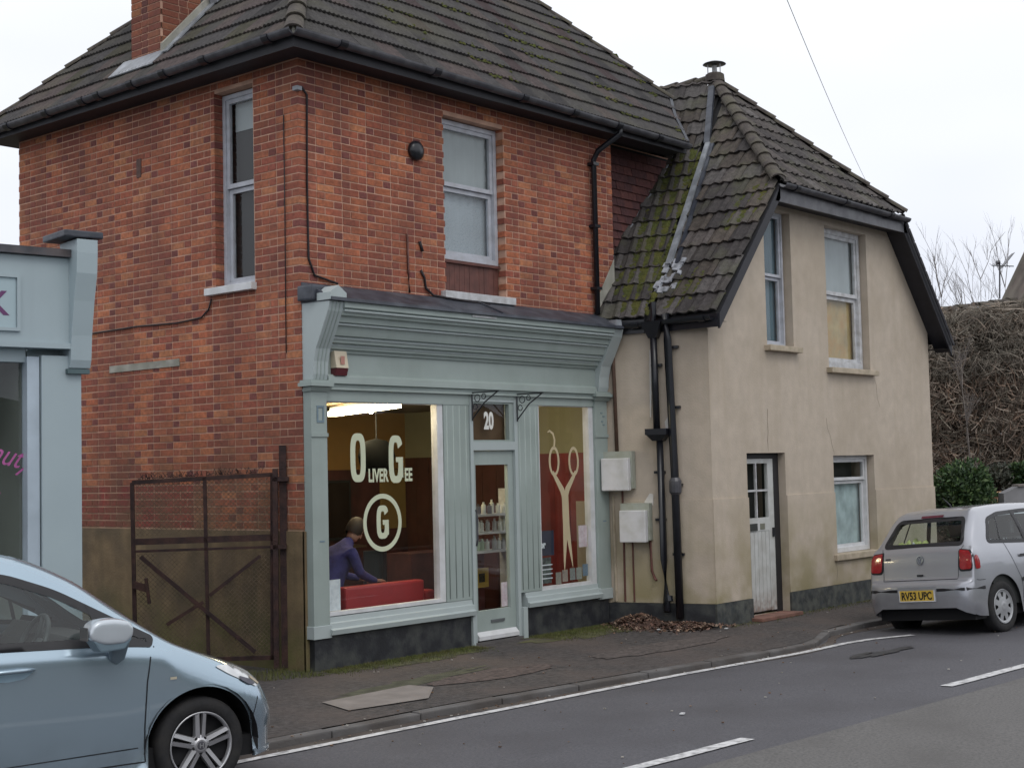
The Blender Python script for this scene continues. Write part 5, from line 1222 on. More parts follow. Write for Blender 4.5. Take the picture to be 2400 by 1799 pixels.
def wires(z0, z1, s0, s1, step=.045):
    k = int((s1 - s0 + (z1 - z0)) / step) + 1
    for sg in (1, -1):
        for i in range(k):
            c = s0 - (z1 - z0) + i * step if sg == 1 else s0 + i * step
            # line s = c + sg*(z-z0)
            za, zb = z0, z1; sa, sb = c, c + sg * (z1 - z0)
            def clip(sa, za, sb, zb):
                if sa > sb: sa, za, sb, zb = sb, zb, sa, za
                if sb < s0 or sa > s1: return None
                if sa < s0: za += (zb - za) * (s0 - sa) / (sb - sa); sa = s0
                if sb > s1: zb = za + (zb - za) * (s1 - sa) / (sb - sa); sb = s1
                return sa, za, sb, zb
            q_ = clip(sa, za, sb, zb)
            if q_ and abs(q_[2] - q_[0]) > .01:
                a = GO + gd * q_[0] + Vector((0, 0, q_[1])) + gn * .012; b_ = GO + gd * q_[2] + Vector((0, 0, q_[3])) + gn * .012
                mb.tube([a, b_], .0025, 3, caps=False)
wires(.14, 1.13, .03, 1.28); wires(1.29, 1.82, .03, 1.29)
mb.build('wire_mesh', M['mesh'], G_, recalc=False)['kind'] = 'stuff'
mb = MB()
for k in range(140):   # dead twigs caught on the top rail
    s0 = r2.uniform(.1, 1.3); a = GO + gd * s0 + Vector((0, 0, 1.87 - s0 * .035)); mb.tube([a, a + Vector((r2.uniform(-.06, .06), r2.uniform(-.03, .03), r2.uniform(.0, .07)))], .003, 3, caps=False)
o = mb.build('dry_twigs', M['rust'], None, recalc=False); o['kind'] = 'stuff'; o['label'] = 'dry twigs and moss caught along the top rail of the rusty gate'
# ------------------------------------------------------------------ cars
def pchip(xs, ys, x):
    xs = np.array(xs, float); ys = np.array(ys, float); h = np.diff(xs); dl = np.diff(ys) / h
    d = np.zeros_like(ys)
    for i in range(1, len(xs) - 1):
        if dl[i - 1] * dl[i] > 0: w1, w2 = 2 * h[i] + h[i - 1], h[i] + 2 * h[i - 1]; d[i] = (w1 + w2) / (w1 / dl[i - 1] + w2 / dl[i])
    d[0], d[-1] = dl[0], dl[-1]
    i = min(max(np.searchsorted(xs, x) - 1, 0), len(h) - 1); t = (x - xs[i]) / h[i]
    return float((1 + 2 * t) * (1 - t) ** 2 * ys[i] + t * (1 - t) ** 2 * h[i] * d[i] + t * t * (3 - 2 * t) * ys[i + 1] + t * t * (t - 1) * h[i] * d[i + 1])
def crom(P, n):
    out = []; P = [P[0]] + P + [(-P[-2][0], P[-2][1])]
    for i in range(1, len(P) - 2):
        p0, p1, p2, p3 = P[i - 1], P[i], P[i + 1], P[i + 2]
        for k in range(n):
            t = k / n; f = []
            for c in (0, 1):
                m1, m2 = (p2[c] - p0[c]) * .42, (p3[c] - p1[c]) * .42
                f.append((2 * t ** 3 - 3 * t * t + 1) * p1[c] + (t ** 3 - 2 * t * t + t) * m1 + (-2 * t ** 3 + 3 * t * t) * p2[c] + (t ** 3 - t * t) * m2)
            out.append(tuple(f))
    out.append(P[-2]); return out
def inpoly(p, poly):
    c = False; n = len(poly)
    for i in range(n):
        a, b_ = poly[i], poly[i - 1]
        if (a[1] > p[1]) != (b_[1] > p[1]) and p[0] < (b_[0] - a[0]) * (p[1] - a[1]) / (b_[1] - a[1]) + a[0]: c = not c
    return c
def smooth_poly(P, n=6, r=.35):
    """round the corners of a polygon"""
    out = []
    for i, p in enumerate(P):
        a, b_ = Vector(P[i - 1]).to_2d(), Vector(P[(i + 1) % len(P)]).to_2d(); p = Vector(p).to_2d()
        rr = min((a - p).length, (b_ - p).length) * r; s = p + (a - p).normalized() * rr; e_ = p + (b_ - p).normalized() * rr
        for k in range(n + 1): t = k / n; q_ = s * (1 - t) ** 2 + p * 2 * t * (1 - t) + e_ * t * t; out.append((q_.x, q_.y))
    return out
def car_body(tab, L_, wheels, R, zc, holes_side, holes_rear, paint, root, nst=150, per=7, top_hole=None, under=.003):
    T = list(zip(*tab)); X = [L_ * k / nst for k in range(nst + 1)]
    X += [tab[i][0] for i in range(len(tab))]
    for xc in wheels:
        for k in range(25): X.append(xc + R * math.cos(math.pi * k / 24))
    X = sorted(set(round(x, 4) for x in X if 0 <= x <= L_)); X = [x for i, x in enumerate(X) if i == 0 or x - X[i - 1] > .003]
    mb = MB(); rings = []
    for x in X:
        v = [pchip(T[0], T[i], x) for i in range(1, 9)]; zb, w, zs, zbelt, wb, zre, wre, zt = v
        tuck = .04; za = 0
        for xc in wheels:
            if abs(x - xc) < R: za = max(za, zc + math.sqrt(R * R - (x - xc) ** 2)); tuck = .0
            elif abs(x - xc) < R + .12: tuck = .04 * (abs(x - xc) - R) / .12
        z1 = max(zb + .01, min(zb + .12, zs)); zs2 = max(zs, z1 + .02); zbelt = max(zbelt, zs2 + .02)
        P = [(w - tuck, zb), (w - under, z1), (w, zs2), (wb, zbelt), (wre, max(zre, zbelt + .01)), (wre * .55, max(zre, zbelt + .01) + (zt - zre) * .75), (0, max(zt, zbelt + .012))]
        ring = crom(P, per)
        if za > 0:
            k0 = next((i for i, p in enumerate(ring) if p[1] >= za), len(ring) - 1)
            if k0 > 0:
                p, q = ring[k0 - 1], ring[k0]; t = (za - p[1]) / max(1e-6, q[1] - p[1]); cut = (p[0] + (q[0] - p[0]) * t, za)
                n0 = k0; ring = [(cut[0] + (0), cut[1])] * 1 + ring[k0:]
                # keep the vertex count by subdividing the last stretch above the arch
                while len(ring) < 6 * per + 1:
                    j = max(range(min(len(ring) - 1, 12)), key=lambda i: math.hypot(ring[i + 1][0] - ring[i][0], ring[i + 1][1] - ring[i][1]))
                    ring.insert(j + 1, ((ring[j][0] + ring[j + 1][0]) / 2, (ring[j][1] + ring[j + 1][1]) / 2))
        rings.append([(x, -y, z) for y, z in ring] + [(x, y, z) for y, z in ring[-2::-1]])
    ids = [[mb.vert(p) for p in r] for r in rings]; n = len(ids[0])
    def skip(c):
        for poly in holes_side:
            if inpoly((c.x, c.z), poly) and abs(c.y) > .3: return True
        for poly in holes_rear:
            if c.x < .8 and inpoly((c.y, c.z), poly) and c.x > .08: return True
        if top_hole and top_hole(c): return True
        return False
    full = MB(); full.v = list(mb.v)
    for i in range(len(ids) - 1):
        for k in range(n - 1):
            q_ = (ids[i][k], ids[i][k + 1], ids[i + 1][k + 1], ids[i + 1][k]); full.f.append(q_)
            c = (Vector(mb.v[q_[0]]) + Vector(mb.v[q_[2]])) / 2
            if not skip(c): mb.face(q_)
    mb.face(ids[0]); mb.face(ids[-1][::-1]); full.f.append(tuple(ids[0])); full.f.append(tuple(ids[-1][::-1]))
    o = mb.build('body', paint, root, smooth=True, local=True)
    bvh = BVHTree.FromPolygons([Vector(v) for v in full.v], [list(f) for f in full.f])
    return o, bvh
def patch(bvh, name, poly, ax, mt, parent, off=.004, step=.03, inner=None, local=True, smooth=True):
    """piece of trim following the body, outlined in side ('y-','y+') or rear ('x') view; inner = hole outline"""
    P = [Vector(p).to_2d() for p in poly]; E_ = [(i, (i + 1) % len(P)) for i in range(len(P))]
    if inner:
        k = len(P); P += [Vector(p).to_2d() for p in inner]; E_ += [(k + i, k + (i + 1) % len(inner)) for i in range(len(inner))]
    xs_ = [p[0] for p in poly]; zs_ = [p[1] for p in poly]
    gx = min(xs_) + step / 2
    while gx < max(xs_):
        gz = min(zs_) + step / 2
        while gz < max(zs_):
            if inpoly((gx, gz), poly) and not (inner and inpoly((gx, gz), inner)): P.append(Vector((gx, gz)))
            gz += step
        gx += step
    vv, ee, ff, *_ = delaunay_2d_cdt(P, E_, [], 0, 1e-6)
    mb = MB(); V = []
    for p in vv:
        if ax == 'x': o_, d_ = Vector((-2, p.x, p.y)), Vector((1, 0, 0))
        else: sg = -1 if ax == 'y-' else 1; o_, d_ = Vector((p.x, 3 * sg, p.y)), Vector((0, -sg, 0))
        h = bvh.ray_cast(o_, d_)
        if h[0] is None: h2 = bvh.find_nearest(o_ + d_ * 2.2); pos, nr = h2[0], h2[1]
        else: pos, nr = h[0], h[1]
        if nr.dot(d_) > 0: nr = -nr
        V.append(mb.vert(pos + nr * off))
    for f in ff:
        c = sum((vv[i] for i in f), Vector((0, 0))) / len(f)
        if not inpoly(c, poly) or (inner and inpoly(c, inner)): continue
        mb.face([V[i] for i in f])
    return mb.build(name, mt, parent, smooth=smooth, local=local)
def offset_poly(poly, d):
    out = []; n = len(poly); area = sum(poly[i - 1][0] * poly[i][1] - poly[i][0] * poly[i - 1][1] for i in range(n)); sg = 1 if area > 0 else -1
    for i in range(n):
        a, p, b_ = Vector(poly[i - 1]).to_2d(), Vector(poly[i]).to_2d(), Vector(poly[(i + 1) % n]).to_2d()
        e1 = (p - a).normalized(); e2 = (b_ - p).normalized(); nrm = (Vector((e1.y, -e1.x)) + Vector((e2.y, -e2.x)))
        if nrm.length < 1e-6: nrm = Vector((e1.y, -e1.x))
        nrm.normalize(); c = max(.5, nrm.dot(Vector((e1.y, -e1.x)))); q_ = p + nrm * d * sg / c; out.append((q_.x, q_.y))
    return out
def seam(bvh, pts, ax, mt, parent, w=.007, name='panel_gap'):
    P = []; Q = []
    fine = []
    for a, b_ in zip(pts, pts[1:]):
        n = max(1, int(math.hypot(b_[0] - a[0], b_[1] - a[1]) / .04))
        for k in range(n): fine.append((a[0] + (b_[0] - a[0]) * k / n, a[1] + (b_[1] - a[1]) * k / n))
    fine.append(pts[-1])
    for k, p in enumerate(fine):
        q_, r = fine[min(k + 1, len(fine) - 1)], fine[max(k - 1, 0)]; dx, dz = q_[0] - r[0], q_[1] - r[1]; l = math.hypot(dx, dz) or 1
        P.append((p[0] - dz / l * w / 2, p[1] + dx / l * w / 2)); Q.append((p[0] + dz / l * w / 2, p[1] - dx / l * w / 2))
    return patch(bvh, name, P + Q[::-1], ax, mt, parent, off=.002, step=1)
tyre = mat('tyre rubber', (.014, .014, .016), .85, .25, 20, bump=.3, bscale=60, dirt=(.03, .028, .026), dscale=9, damt=.6)
alloy = mat('alloy', (.50, .50, .52), .35, .1, 9, metal=.75); hubd = mat('wheel dark', (.008, .008, .01), .8); cap_ = mat('hub cap silver', (.42, .43, .45), .45, .1, 9, metal=.5)
def wheel(root, x, side, zc, r, yo, w, rim, spokes, name='wheel'):
    """side -1 right / +1 left; spokes: 'twin' alloys or 'cap' cover"""
    Mx = Matrix.Translation((x, side * yo, zc)) @ Matrix.Rotation(-side * math.pi / 2, 4, 'X')   # local +z = outwards
    mb = MB(); rr = rim
    mb.lathe([(rr, -w), (r * .93, -w), (r, -w * .85), (r, -.03), (r * .96, -.008), (r * .88, .004), (rr + .02, .0), (rr, -.012), (rr, -.06)], Mx, 48); t = mb.build('tyre', tyre, None, smooth=True); 
    wobj = thing_w(name, root)
    t.parent = wobj; t.matrix_parent_inverse = Matrix.Identity(4)
    mb = MB(); mb.lathe([(0, -.075), (rr * .96, -.075), (rr * .98, -.02)], Mx, 36); b_ = mb.build('wheel_inner', hubd, wobj, smooth=False, local=True)
    mb = MB(); mb.lathe([(rr * .93, -.03), (rr * .955, -.006), (rr * 1.0, .002), (rr * 1.015, -.006)], Mx, 48); mb.build('rim', alloy if spokes == 'twin' else cap_, wobj, smooth=True, local=True)
    mb = MB()
    if spokes == 'twin':
        for k in range(5):
            for s in (-1, 1):
                a = 2 * math.pi * k / 5 + R_(90)
                c, sn_ = math.cos(a), math.sin(a); px_, py_ = -sn_ * s, c * s
                def P(rad, offs, h): return Mx @ Vector((c * rad + px_ * offs, sn_ * rad + py_ * offs, h))
                A = [P(rr * .16, .004, -.012), P(rr * .16, .030, -.018), P(rr * .97, .036, -.008), P(rr * .97, .013, -.002)]; B = [P(rr * .16, .004, -.05), P(rr * .16, .034, -.05), P(rr * .97, .040, -.03), P(rr * .97, .011, -.03)]
                i = [mb.vert(p) for p in A + B]
                for q_ in ((0, 1, 2, 3), (0, 4, 5, 1), (1, 5, 6, 2), (2, 6, 7, 3), (3, 7, 4, 0)): mb.face([i[j] for j in q_])
        mb.lathe([(0, -.004), (rr * .17, -.006), (rr * .30, -.020), (rr * .33, -.05)], Mx, 30)
    else:
        # pressed cover with holes: ring segments
        n = 8; 
        mb.lathe([(0, .006), (rr * .18, .006), (rr * .30, -.002), (rr * .56, -.010)], Mx, 40); mb.lathe([(rr * .84, -.012), (rr * .94, -.006)], Mx, 40)
        for k in range(n):
            a0, a1 = 2 * math.pi * (k + .24) / n, 2 * math.pi * (k + .76) / n
            P = [Mx @ Vector((rad * math.cos(a), rad * math.sin(a), h)) for rad, a, h in ((rr * .56, a0 - .1, -.010), (rr * .85, a0, -.012), (rr * .85, (a0 + a1) / 2, -.012), (rr * .85, a1, -.012), (rr * .56, a1 + .1, -.010), (rr * .56, (a0 + a1) / 2, -.01))]
            mb.poly(P)
    mb.build('spokes', alloy if spokes == 'twin' else cap_, wobj, smooth=False, local=True)
    if spokes == 'twin':
        mb = MB(); mb.lathe([(0, .0), (rr * .12, -.002), (rr * .13, -.006)], Mx, 20); mb.build('centre_cap', mat('centre cap', (.12, .12, .14), .4, metal=.5), wobj, local=True)
        mb = MB()
        for (a, b_, c, d) in ((-.013, -.007, -.014, .014), (.007, .013, -.014, .014), (-.007, .007, -.003, .003)):
            mb.poly([Mx @ Vector(p) for p in ((a, c, .002), (b_, c, .002), (b_, d, .002), (a, d, .002))])
        mb.build('emblem', alloy, wobj, local=True)
        mb = MB()
        for k in range(5): a = 2 * math.pi * (k + .5) / 5 + R_(90); mb.lathe([(0, -.010), (.010, -.012), (.011, -.03)], Mx @ Matrix.Translation((rr * .24 * math.cos(a), rr * .24 * math.sin(a), 0)), 8)
        mb.build('wheel_nut', hubd, wobj, local=True)
    return wobj
def thing_w(name, root):
    o = bpy.data.objects.new(name, None); link(o); o.empty_display_size = .1; o.parent = root; WM[o.name] = WM[root.name]
    # a small axle stub gives the wheel part its own mesh
    return o
def car_root(name, label, cat, Mx, group=None):
    o = bpy.data.objects.new(name, None); link(o); loc, rot, sc = Mx.decompose(); o.location = loc; o.rotation_euler = rot.to_euler(); o.scale = sc; o['label'] = label; o['category'] = cat
    if group: o['group'] = group
    WM[o.name] = Mx.copy(); return o
def seat(root, x, y, mt, s=1.0):
    mb = MB(); mb.prism([(x - .25, y - .24, .30), (x + .27, y - .24, .34), (x + .27, y - .24, .48), (x - .22, y - .24, .44)], (0, .48, 0)); mb.prism([(x - .25, y - .23, .42), (x - .12, y - .23, .42), (x - .26, y - .20, 1.02), (x - .37, y - .20, 1.02)], (0, .44, 0))
    mb.prism([(x - .36, y - .12, 1.06), (x - .28, y - .12, 1.06), (x - .31, y - .12, 1.22), (x - .38, y - .12, 1.22)], (0, .24, 0)); return mb.build('car_seat', mt, root, local=True, bevel=.02)
blkp = mat('black trim', (.012, .012, .015), .45, .1, 9); gap = mat('panel gap', (.01, .012, .016), .8); seatm = mat('seat cloth', (.035, .04, .045), .9, .2, 12); dashm = mat('dashboard', (.018, .02, .02), .7, .2, 12)
chrome = mat('chrome', (.75, .76, .78), .12, .02, 5, metal=1)
def carpaint(name, c, coat=1.0, met=.35, rough=.38):
    m_ = mat(name, c, rough, .02, 1.2, metal=met, coat=coat); return m_
# ---- pale blue hatchback, front half in view
bp = carpaint('pale blue metallic paint', (.37, .475, .56), met=.7, rough=.27)
Wp = Vector((-3.640, -3.21, 0)); hA = R_(-12.5)
MB1 = Matrix.Translation((Wp.x, Wp.y, -.045)) @ Matrix.Rotation(hA, 4, 'Z') @ Matrix.Translation((-3.05, .83, 0))
B_ = car_root('blue_hatchback', 'pale blue small hatchback with alloy wheels, only its front half in the picture', 'car', MB1)
tabB = [  # x, zb, w, zs, zbelt, wb, zre, wre, zt
    (0.00, .34, .66, .50, .60, .62, .66, .55, .68), (.05, .26, .76, .52, .70, .72, .80, .64, .82), (.12, .22, .80, .55, .90, .75, 1.05, .64, 1.08), (.28, .20, .82, .58, .98, .775, 1.33, .60, 1.37), (.60, .19, .835, .60, 1.0, .79, 1.44, .60, 1.49), (1.2, .19, .84, .85, .99, .80, 1.475, .61, 1.53), (1.75, .19, .84, .84, .975, .80, 1.465, .61, 1.525),
    (2.0, .19, .84, .835, .965, .80, 1.415, .62, 1.475), (2.3, .19, .84, .825, .95, .80, 1.29, .635, 1.36), (2.6, .19, .838, .81, .93, .795, 1.09, .67, 1.17), (2.78, .19, .836, .79, .905, .79, .975, .70, 1.02), (2.92, .19, .834, .68, .855, .785, .895, .69, .915), (3.1, .19, .83, .60, .785, .775, .82, .66, .84), (3.3, .18, .81, .54, .70, .75, .745, .60, .765), (3.46, .17, .76, .50, .63, .69, .675, .52, .69), (3.55, .16, .68, .46, .55, .61, .59, .45, .605), (3.62, .15, .58, .40, .46, .50, .49, .36, .50), (3.68, .16, .46, .34, .38, .38, .40, .26, .41)]
sideB = smooth_poly([(.62, 1.02), (1.30, .985), (2.40, .945), (2.73, .915), (2.745, .945), (2.50, 1.08), (2.20, 1.245), (1.92, 1.35), (1.5, 1.395), (.85, 1.39), (.66, 1.28)], 4, .25)
def topB(c): return abs(c.y) < .56 and 2.02 < c.x < 2.86 and c.z > .95
zmask(bp, (.16, .17, .17), .05, .42, .4, 5)
bodyB, bvhB = car_body(tabB, 3.68, (.60, 3.05), .35, .285, [offset_poly(sideB, -.012)], [], bp, B_, top_hole=topB, under=.03)
for ax in ('y-', 'y+'):
    sh_ = sideB
    patch(bvhB, 'window_surround', offset_poly(sideB, .018), ax, blkp, B_, .004, inner=offset_poly(sideB, -.03))
    patch(bvhB, 'side_window', sideB, ax, M['glassdark'], B_, .0005)
    patch(bvhB, 'window_pillar', [(2.45, .94), (2.475, .94), (2.40, 1.15), (2.375, 1.16)], ax, blkp, B_, .006)
    patch(bvhB, 'window_pillar', [(1.40, .98), (1.50, .98), (1.47, 1.42), (1.38, 1.42)], ax, blkp, B_, .006)
    patch(bvhB, 'mirror_base', [(2.48, .935), (2.745, .915), (2.70, .96), (2.50, 1.0)], ax, blkp, B_, .005) if ax == 'y+' else None
    # crease, door gaps, arch lip, sill
    seam(bvhB, [(2.755, .90), (2.72, .84), (2.70, .70), (2.69, .45), (2.69, .24)], ax, gap, B_, .008)
    seam(bvhB, [(1.46, .97), (1.45, .24)], ax, gap, B_, .008); seam(bvhB, [(1.46, .24), (2.69, .24)], ax, gap, B_, .008)
    seam(bvhB, [(2.65, .325), (1.6, .315), (.95, .31)], ax, gap, B_, .006, 'sill_line')
# windscreen
mb = MB(); ids = []
for i in range(15):
    x = 2.0 + .88 * i / 14; row = []
    for j in range(13):
        y = -.60 + 1.2 * j / 12; h = bvhB.ray_cast(Vector((x, y, 3)), Vector((0, 0, -1))); row.append(mb.vert(h[0] + Vector((0, 0, .002))))
    ids.append(row)
for i in range(14):
    for j in range(12): mb.face((ids[i][j], ids[i + 1][j], ids[i + 1][j + 1], ids[i][j + 1]))
mb.build('windscreen', M['glassdark'], B_, smooth=True, local=True)
hl = patch(bvhB, 'headlamp', smooth_poly([(3.14, .745), (3.28, .735), (3.41, .675), (3.475, .60), (3.44, .585), (3.36, .625), (3.24, .685)], 4, .3), 'y-', mat('headlamp housing', (.60, .61, .62), .18, .2, 14, metal=.6, coat=1), B_, .006)
patch(bvhB, 'headlamp_reflector', smooth_poly([(3.31, .665), (3.39, .635), (3.435, .60), (3.38, .605), (3.32, .64)], 3, .3), 'y-', mat('lamp dark', (.09, .09, .11), .25, .2, 9, metal=.5), hl, .010, local=True)
patch(bvhB, 'indicator', [(3.40, .655), (3.47, .60), (3.455, .595), (3.395, .64)], 'y-', mat('amber lens', (.45, .38, .28), .25), hl, .011, local=True)
hl2 = patch(bvhB, 'headlamp', smooth_poly([(3.14, .745), (3.28, .735), (3.41, .675), (3.475, .60), (3.44, .585), (3.36, .625), (3.24, .685)], 4, .3), 'y+', mat('headlamp housing b', (.60, .61, .62), .18, metal=.6), B_, .006)
seam(bvhB, [(3.395, .28), (3.40, .40), (3.44, .52), (3.47, .58)], 'y-', gap, B_, .006)
patch(bvhB, 'fog_lamp', [(3.55, .315), (3.60, .32), (3.605, .375), (3.575, .40), (3.55, .36)], 'y-', chrome, B_, .012)
patch(bvhB, 'bumper_lower', [(3.38, .17), (3.60, .165), (3.61, .20), (3.40, .21)], 'y-', bp, B_, .012)
patch(bvhB, 'side_repeater', [(2.84, .70), (2.88, .70), (2.88, .715), (2.84, .715)], 'y-', mat('clear repeater', (.5, .45, .35), .3), B_, .006)
# door handle with recess, lock
mb = MB(); c = Vector((1.86, -.846, .80)); 
dh = patch(bvhB, 'door_handle', smooth_poly([(1.78, .845), (2.03, .848), (2.03, .83), (1.98, .795), (1.88, .785), (1.80, .80)], 4, .3), 'y-', mat('handle recess', (.26, .37, .45), .5), B_, .003)
MB().tube([(1.77, -.852, .842), (1.83, -.872, .845), (1.97, -.872, .845), (2.035, -.852, .842)], [.008, .013, .013, .008], 8).build('handle_bar', bp, dh, smooth=True, local=True)
# mirror
mb = MB(); prof = [(2.30, .985), (2.285, 1.02), (2.30, 1.075), (2.345, 1.10), (2.44, 1.105), (2.52, 1.085), (2.555, 1.05), (2.55, .99), (2.50, .955), (2.38, .95)]
mb.prism([(x, -1.02, z) for x, z in prof], (0, .155, 0)); mirr = mb.build('door_mirror', mat('silver blue mirror', (.52, .57, .62), .3, .05, 5, metal=.3, coat=1), B_, local=True, bevel=.03, smooth=True); md_ = mirr.modifiers.new('s', 'SUBSURF'); md_.levels = 2; md_.render_levels = 2
mb = MB(); prof = [(2.305, .985), (2.50, .955), (2.55, .995), (2.50, .93), (2.38, .915), (2.32, .935)]
mb.prism([(2.31, -1.01, .985), (2.54, -1.01, .985), (2.50, -1.0, .925), (2.36, -1.0, .915)], (0, .14, 0)); mb.build('mirror_lower', mat('mirror lower', (.17, .24, .29), .5), mirr, local=True, bevel=.01)
mb = MB(); mb.prism([(2.46, -.93, .96), (2.56, -.93, .96), (2.555, -.86, .85), (2.51, -.845, .82), (2.47, -.86, .85)], (0, .06, .0)); mb.build('mirror_stalk', mat('mirror stalk', (.15, .20, .24), .5), mirr, local=True, bevel=.01)
bx('mirror_glass', chrome, mirr, 2.281, 2.284, -1.0, -.88, .985, 1.06, local=True)
# inner dark tub, wheel wells, dash, seats, steering wheel
def tub(root, L_, wheels, zc, wd):
    mb = MB(); mb.box(.15, L_ - .3, -wd + .09, wd - .09, .18, .30); mb.build('floor_pan', hubd, root, local=True)
    for xc in wheels:
        for s in (-1, 1):
            mb = MB(); n = 14; r = .365
            A = [mb.vert((xc + r * math.cos(math.pi * k / n), s * (wd - .012), zc + r * math.sin(math.pi * k / n) - .0)) for k in range(n + 1)]; B = [mb.vert((xc + r * math.cos(math.pi * k / n), s * (wd - .32), zc + r * math.sin(math.pi * k / n))) for k in range(n + 1)]
            for k in range(n): mb.face((A[k], A[k + 1], B[k + 1], B[k]))
            mb.face(B); mb.build('wheel_well', hubd, root, local=True)
tub(B_, 3.75, (.60, 3.05), .285, .84)
for s in (-1, 1):
    mb = MB(); mb.box(.9, 2.7, s * .775 - .02, s * .775 + .02, .3, .88); mb.build('door_card', dashm, B_, local=True)
mb = MB(); mb.prism([(2.36, -.74, .60), (2.32, -.74, .84), (2.42, -.74, .945), (2.78, -.74, .90), (2.82, -.74, .60)], (0, 1.48, 0)); mb.build('dashboard', dashm, B_, local=True, bevel=.02)
seat(B_, 1.72, -.37, seatm); seat(B_, 1.72, .37, seatm); seat(B_, .95, 0.3, seatm); seat(B_, .95, -.3, seatm)
Ms = Matrix.Translation((2.18, -.37, .92)) @ Matrix.Rotation(R_(-66), 4, 'Y')
mb = MB(); mb.tube([Ms @ Vector((.185 * math.cos(2 * math.pi * k / 24), .185 * math.sin(2 * math.pi * k / 24), 0)) for k in range(25)], .016, 8, caps=False)
for a in (0, 2.2, 4.1): mb.tube([Ms @ Vector((0, 0, -.02)), Ms @ Vector((.18 * math.cos(a), .18 * math.sin(a), 0))], .017, 6)
mb.lathe([(0, .0), (.06, -.01), (.06, -.05)], Ms, 14); mb.build('steering_wheel', mat('steering wheel', (.07, .08, .08), .5), B_, smooth=True, local=True)
mb = MB(); mb.prism([(2.22, .22, .93), (2.42, .22, .93), (2.44, .22, .99), (2.30, .22, 1.02)], (0, .1, 0)); mb.build('binnacle', dashm, B_, local=True)
for (x, s) in ((3.05, -1), (3.05, 1), (.60, -1), (.60, 1)): wheel(B_, x, s, .285, .283, .805, .17, .197, 'twin')
# ---- silver hatchback seen from behind
sp = carpaint('silver metallic paint', (.40, .41, .45), met=.6, rough=.32)
Wr = Vector((6.48, -4.13, -.065)); hS = R_(-9)
MS = Matrix.Translation(Wr) @ Matrix.Rotation(hS, 4, 'Z') @ Matrix.Rotation(R_(-4.5), 4, 'X') @ Matrix.Diagonal((1, .84, 1, 1)) @ Matrix.Translation((-.63, .80, 0))
S2 = car_root('silver_hatchback', 'silver hatchback seen from behind, parked against the kerb past the cottage', 'car', MS)
tabS = [
    (0.00, .32, .60, .44, .50, .58, .54, .52, .555), (.025, .27, .72, .46, .545, .70, .585, .65, .60), (.065, .25, .775, .48, .57, .76, .605, .72, .615), (.095, .24, .79, .50, .585, .775, .63, .735, .64), (.115, .24, .797, .50, .72, .785, .76, .73, .77), (.145, .23, .80, .51, .85, .775, .905, .715, .915), (.19, .22, .805, .52, .92, .77, .965, .69, .985), (.30, .21, .81, .54, .90, .765, 1.10, .66, 1.13), (.45, .20, .812, .56, .925, .765, 1.255, .625, 1.29), (.54, .20, .813, .56, .935, .765, 1.325, .60, 1.365), (.70, .20, .815, .57, .94, .765, 1.355, .59, 1.40), (1.3, .19, .815, .58, .94, .765, 1.375, .59, 1.42), (1.9, .19, .815, .58, .93, .765, 1.36, .59, 1.40), (2.2, .19, .815, .58, .92, .765, 1.27, .60, 1.31), (2.75, .19, .81, .58, .90, .76, .955, .68, .98), (3.2, .19, .80, .55, .82, .74, .86, .64, .89), (3.55, .20, .72, .50, .66, .66, .72, .55, .74), (3.74, .26, .52, .42, .50, .48, .54, .40, .55)]
sideS = smooth_poly([(.50, 1.00), (1.22, .975), (2.1, .945), (2.55, .935), (2.28, 1.16), (2.05, 1.285), (1.5, 1.315), (.90, 1.295), (.66, 1.24)], 4, .2)
rearS = smooth_poly([(-.60, .995), (.60, .995), (.50, 1.275), (-.50, 1.275)], 5, .2)
zmask(sp, (.14, .13, .125), .05, .45, .4, 5)
bodyS, bvhS = car_body(tabS, 3.74, (.63, 3.04), .345, .29, [offset_poly(sideS, -.01)], [offset_poly(rearS, -.012)], sp, S2)
for ax in ('y-', 'y+'):
    patch(bvhS, 'window_surround', offset_poly(sideS, .022), ax, blkp, S2, .004, inner=offset_poly(sideS, -.02)); patch(bvhS, 'side_window', sideS, ax, M['glassdark'], S2, .0005)
    patch(bvhS, 'window_pillar', [(1.25, .96), (1.33, .96), (1.25, 1.32), (1.17, 1.32)], ax, blkp, S2, .006); patch(bvhS, 'window_pillar', [(.74, .985), (.765, .985), (.86, 1.30), (.835, 1.30)], ax, blkp, S2, .006)
    seam(bvhS, [(1.30, .95), (1.31, .25)], ax, gap, S2); seam(bvhS, [(.80, .98), (.90, .80), (1.03, .55), (1.02, .30)], ax, gap, S2); seam(bvhS, [(2.6, .92), (2.62, .25)], ax, gap, S2)
    patch(bvhS, 'side_strip', [(1.02, .535), (2.6, .535), (2.6, .575), (1.02, .575)], ax, blkp, S2, .012)
    patch(bvhS, 'bumper_strip', [(.03, .50), (.27, .50), (.27, .535), (.03, .535)], ax, blkp, S2, .008)
    patch(bvhS, 'door_handle', [(1.05, .80), (1.22, .80), (1.22, .83), (1.05, .83)], ax, blkp, S2, .02)
    seam(bvhS, [(.09, .615), (.20, .60), (.30, .60)], ax, gap, S2, .006)
patch(bvhS, 'rear_window_surround', offset_poly(rearS, .018), 'x', blkp, S2, .004, inner=offset_poly(rearS, -.028)); patch(bvhS, 'rear_window', rearS, 'x', M['glassdark'], S2, .0005)
lens = mat('red lens', (.30, .012, .016), .15, .15, 30, coat=1)
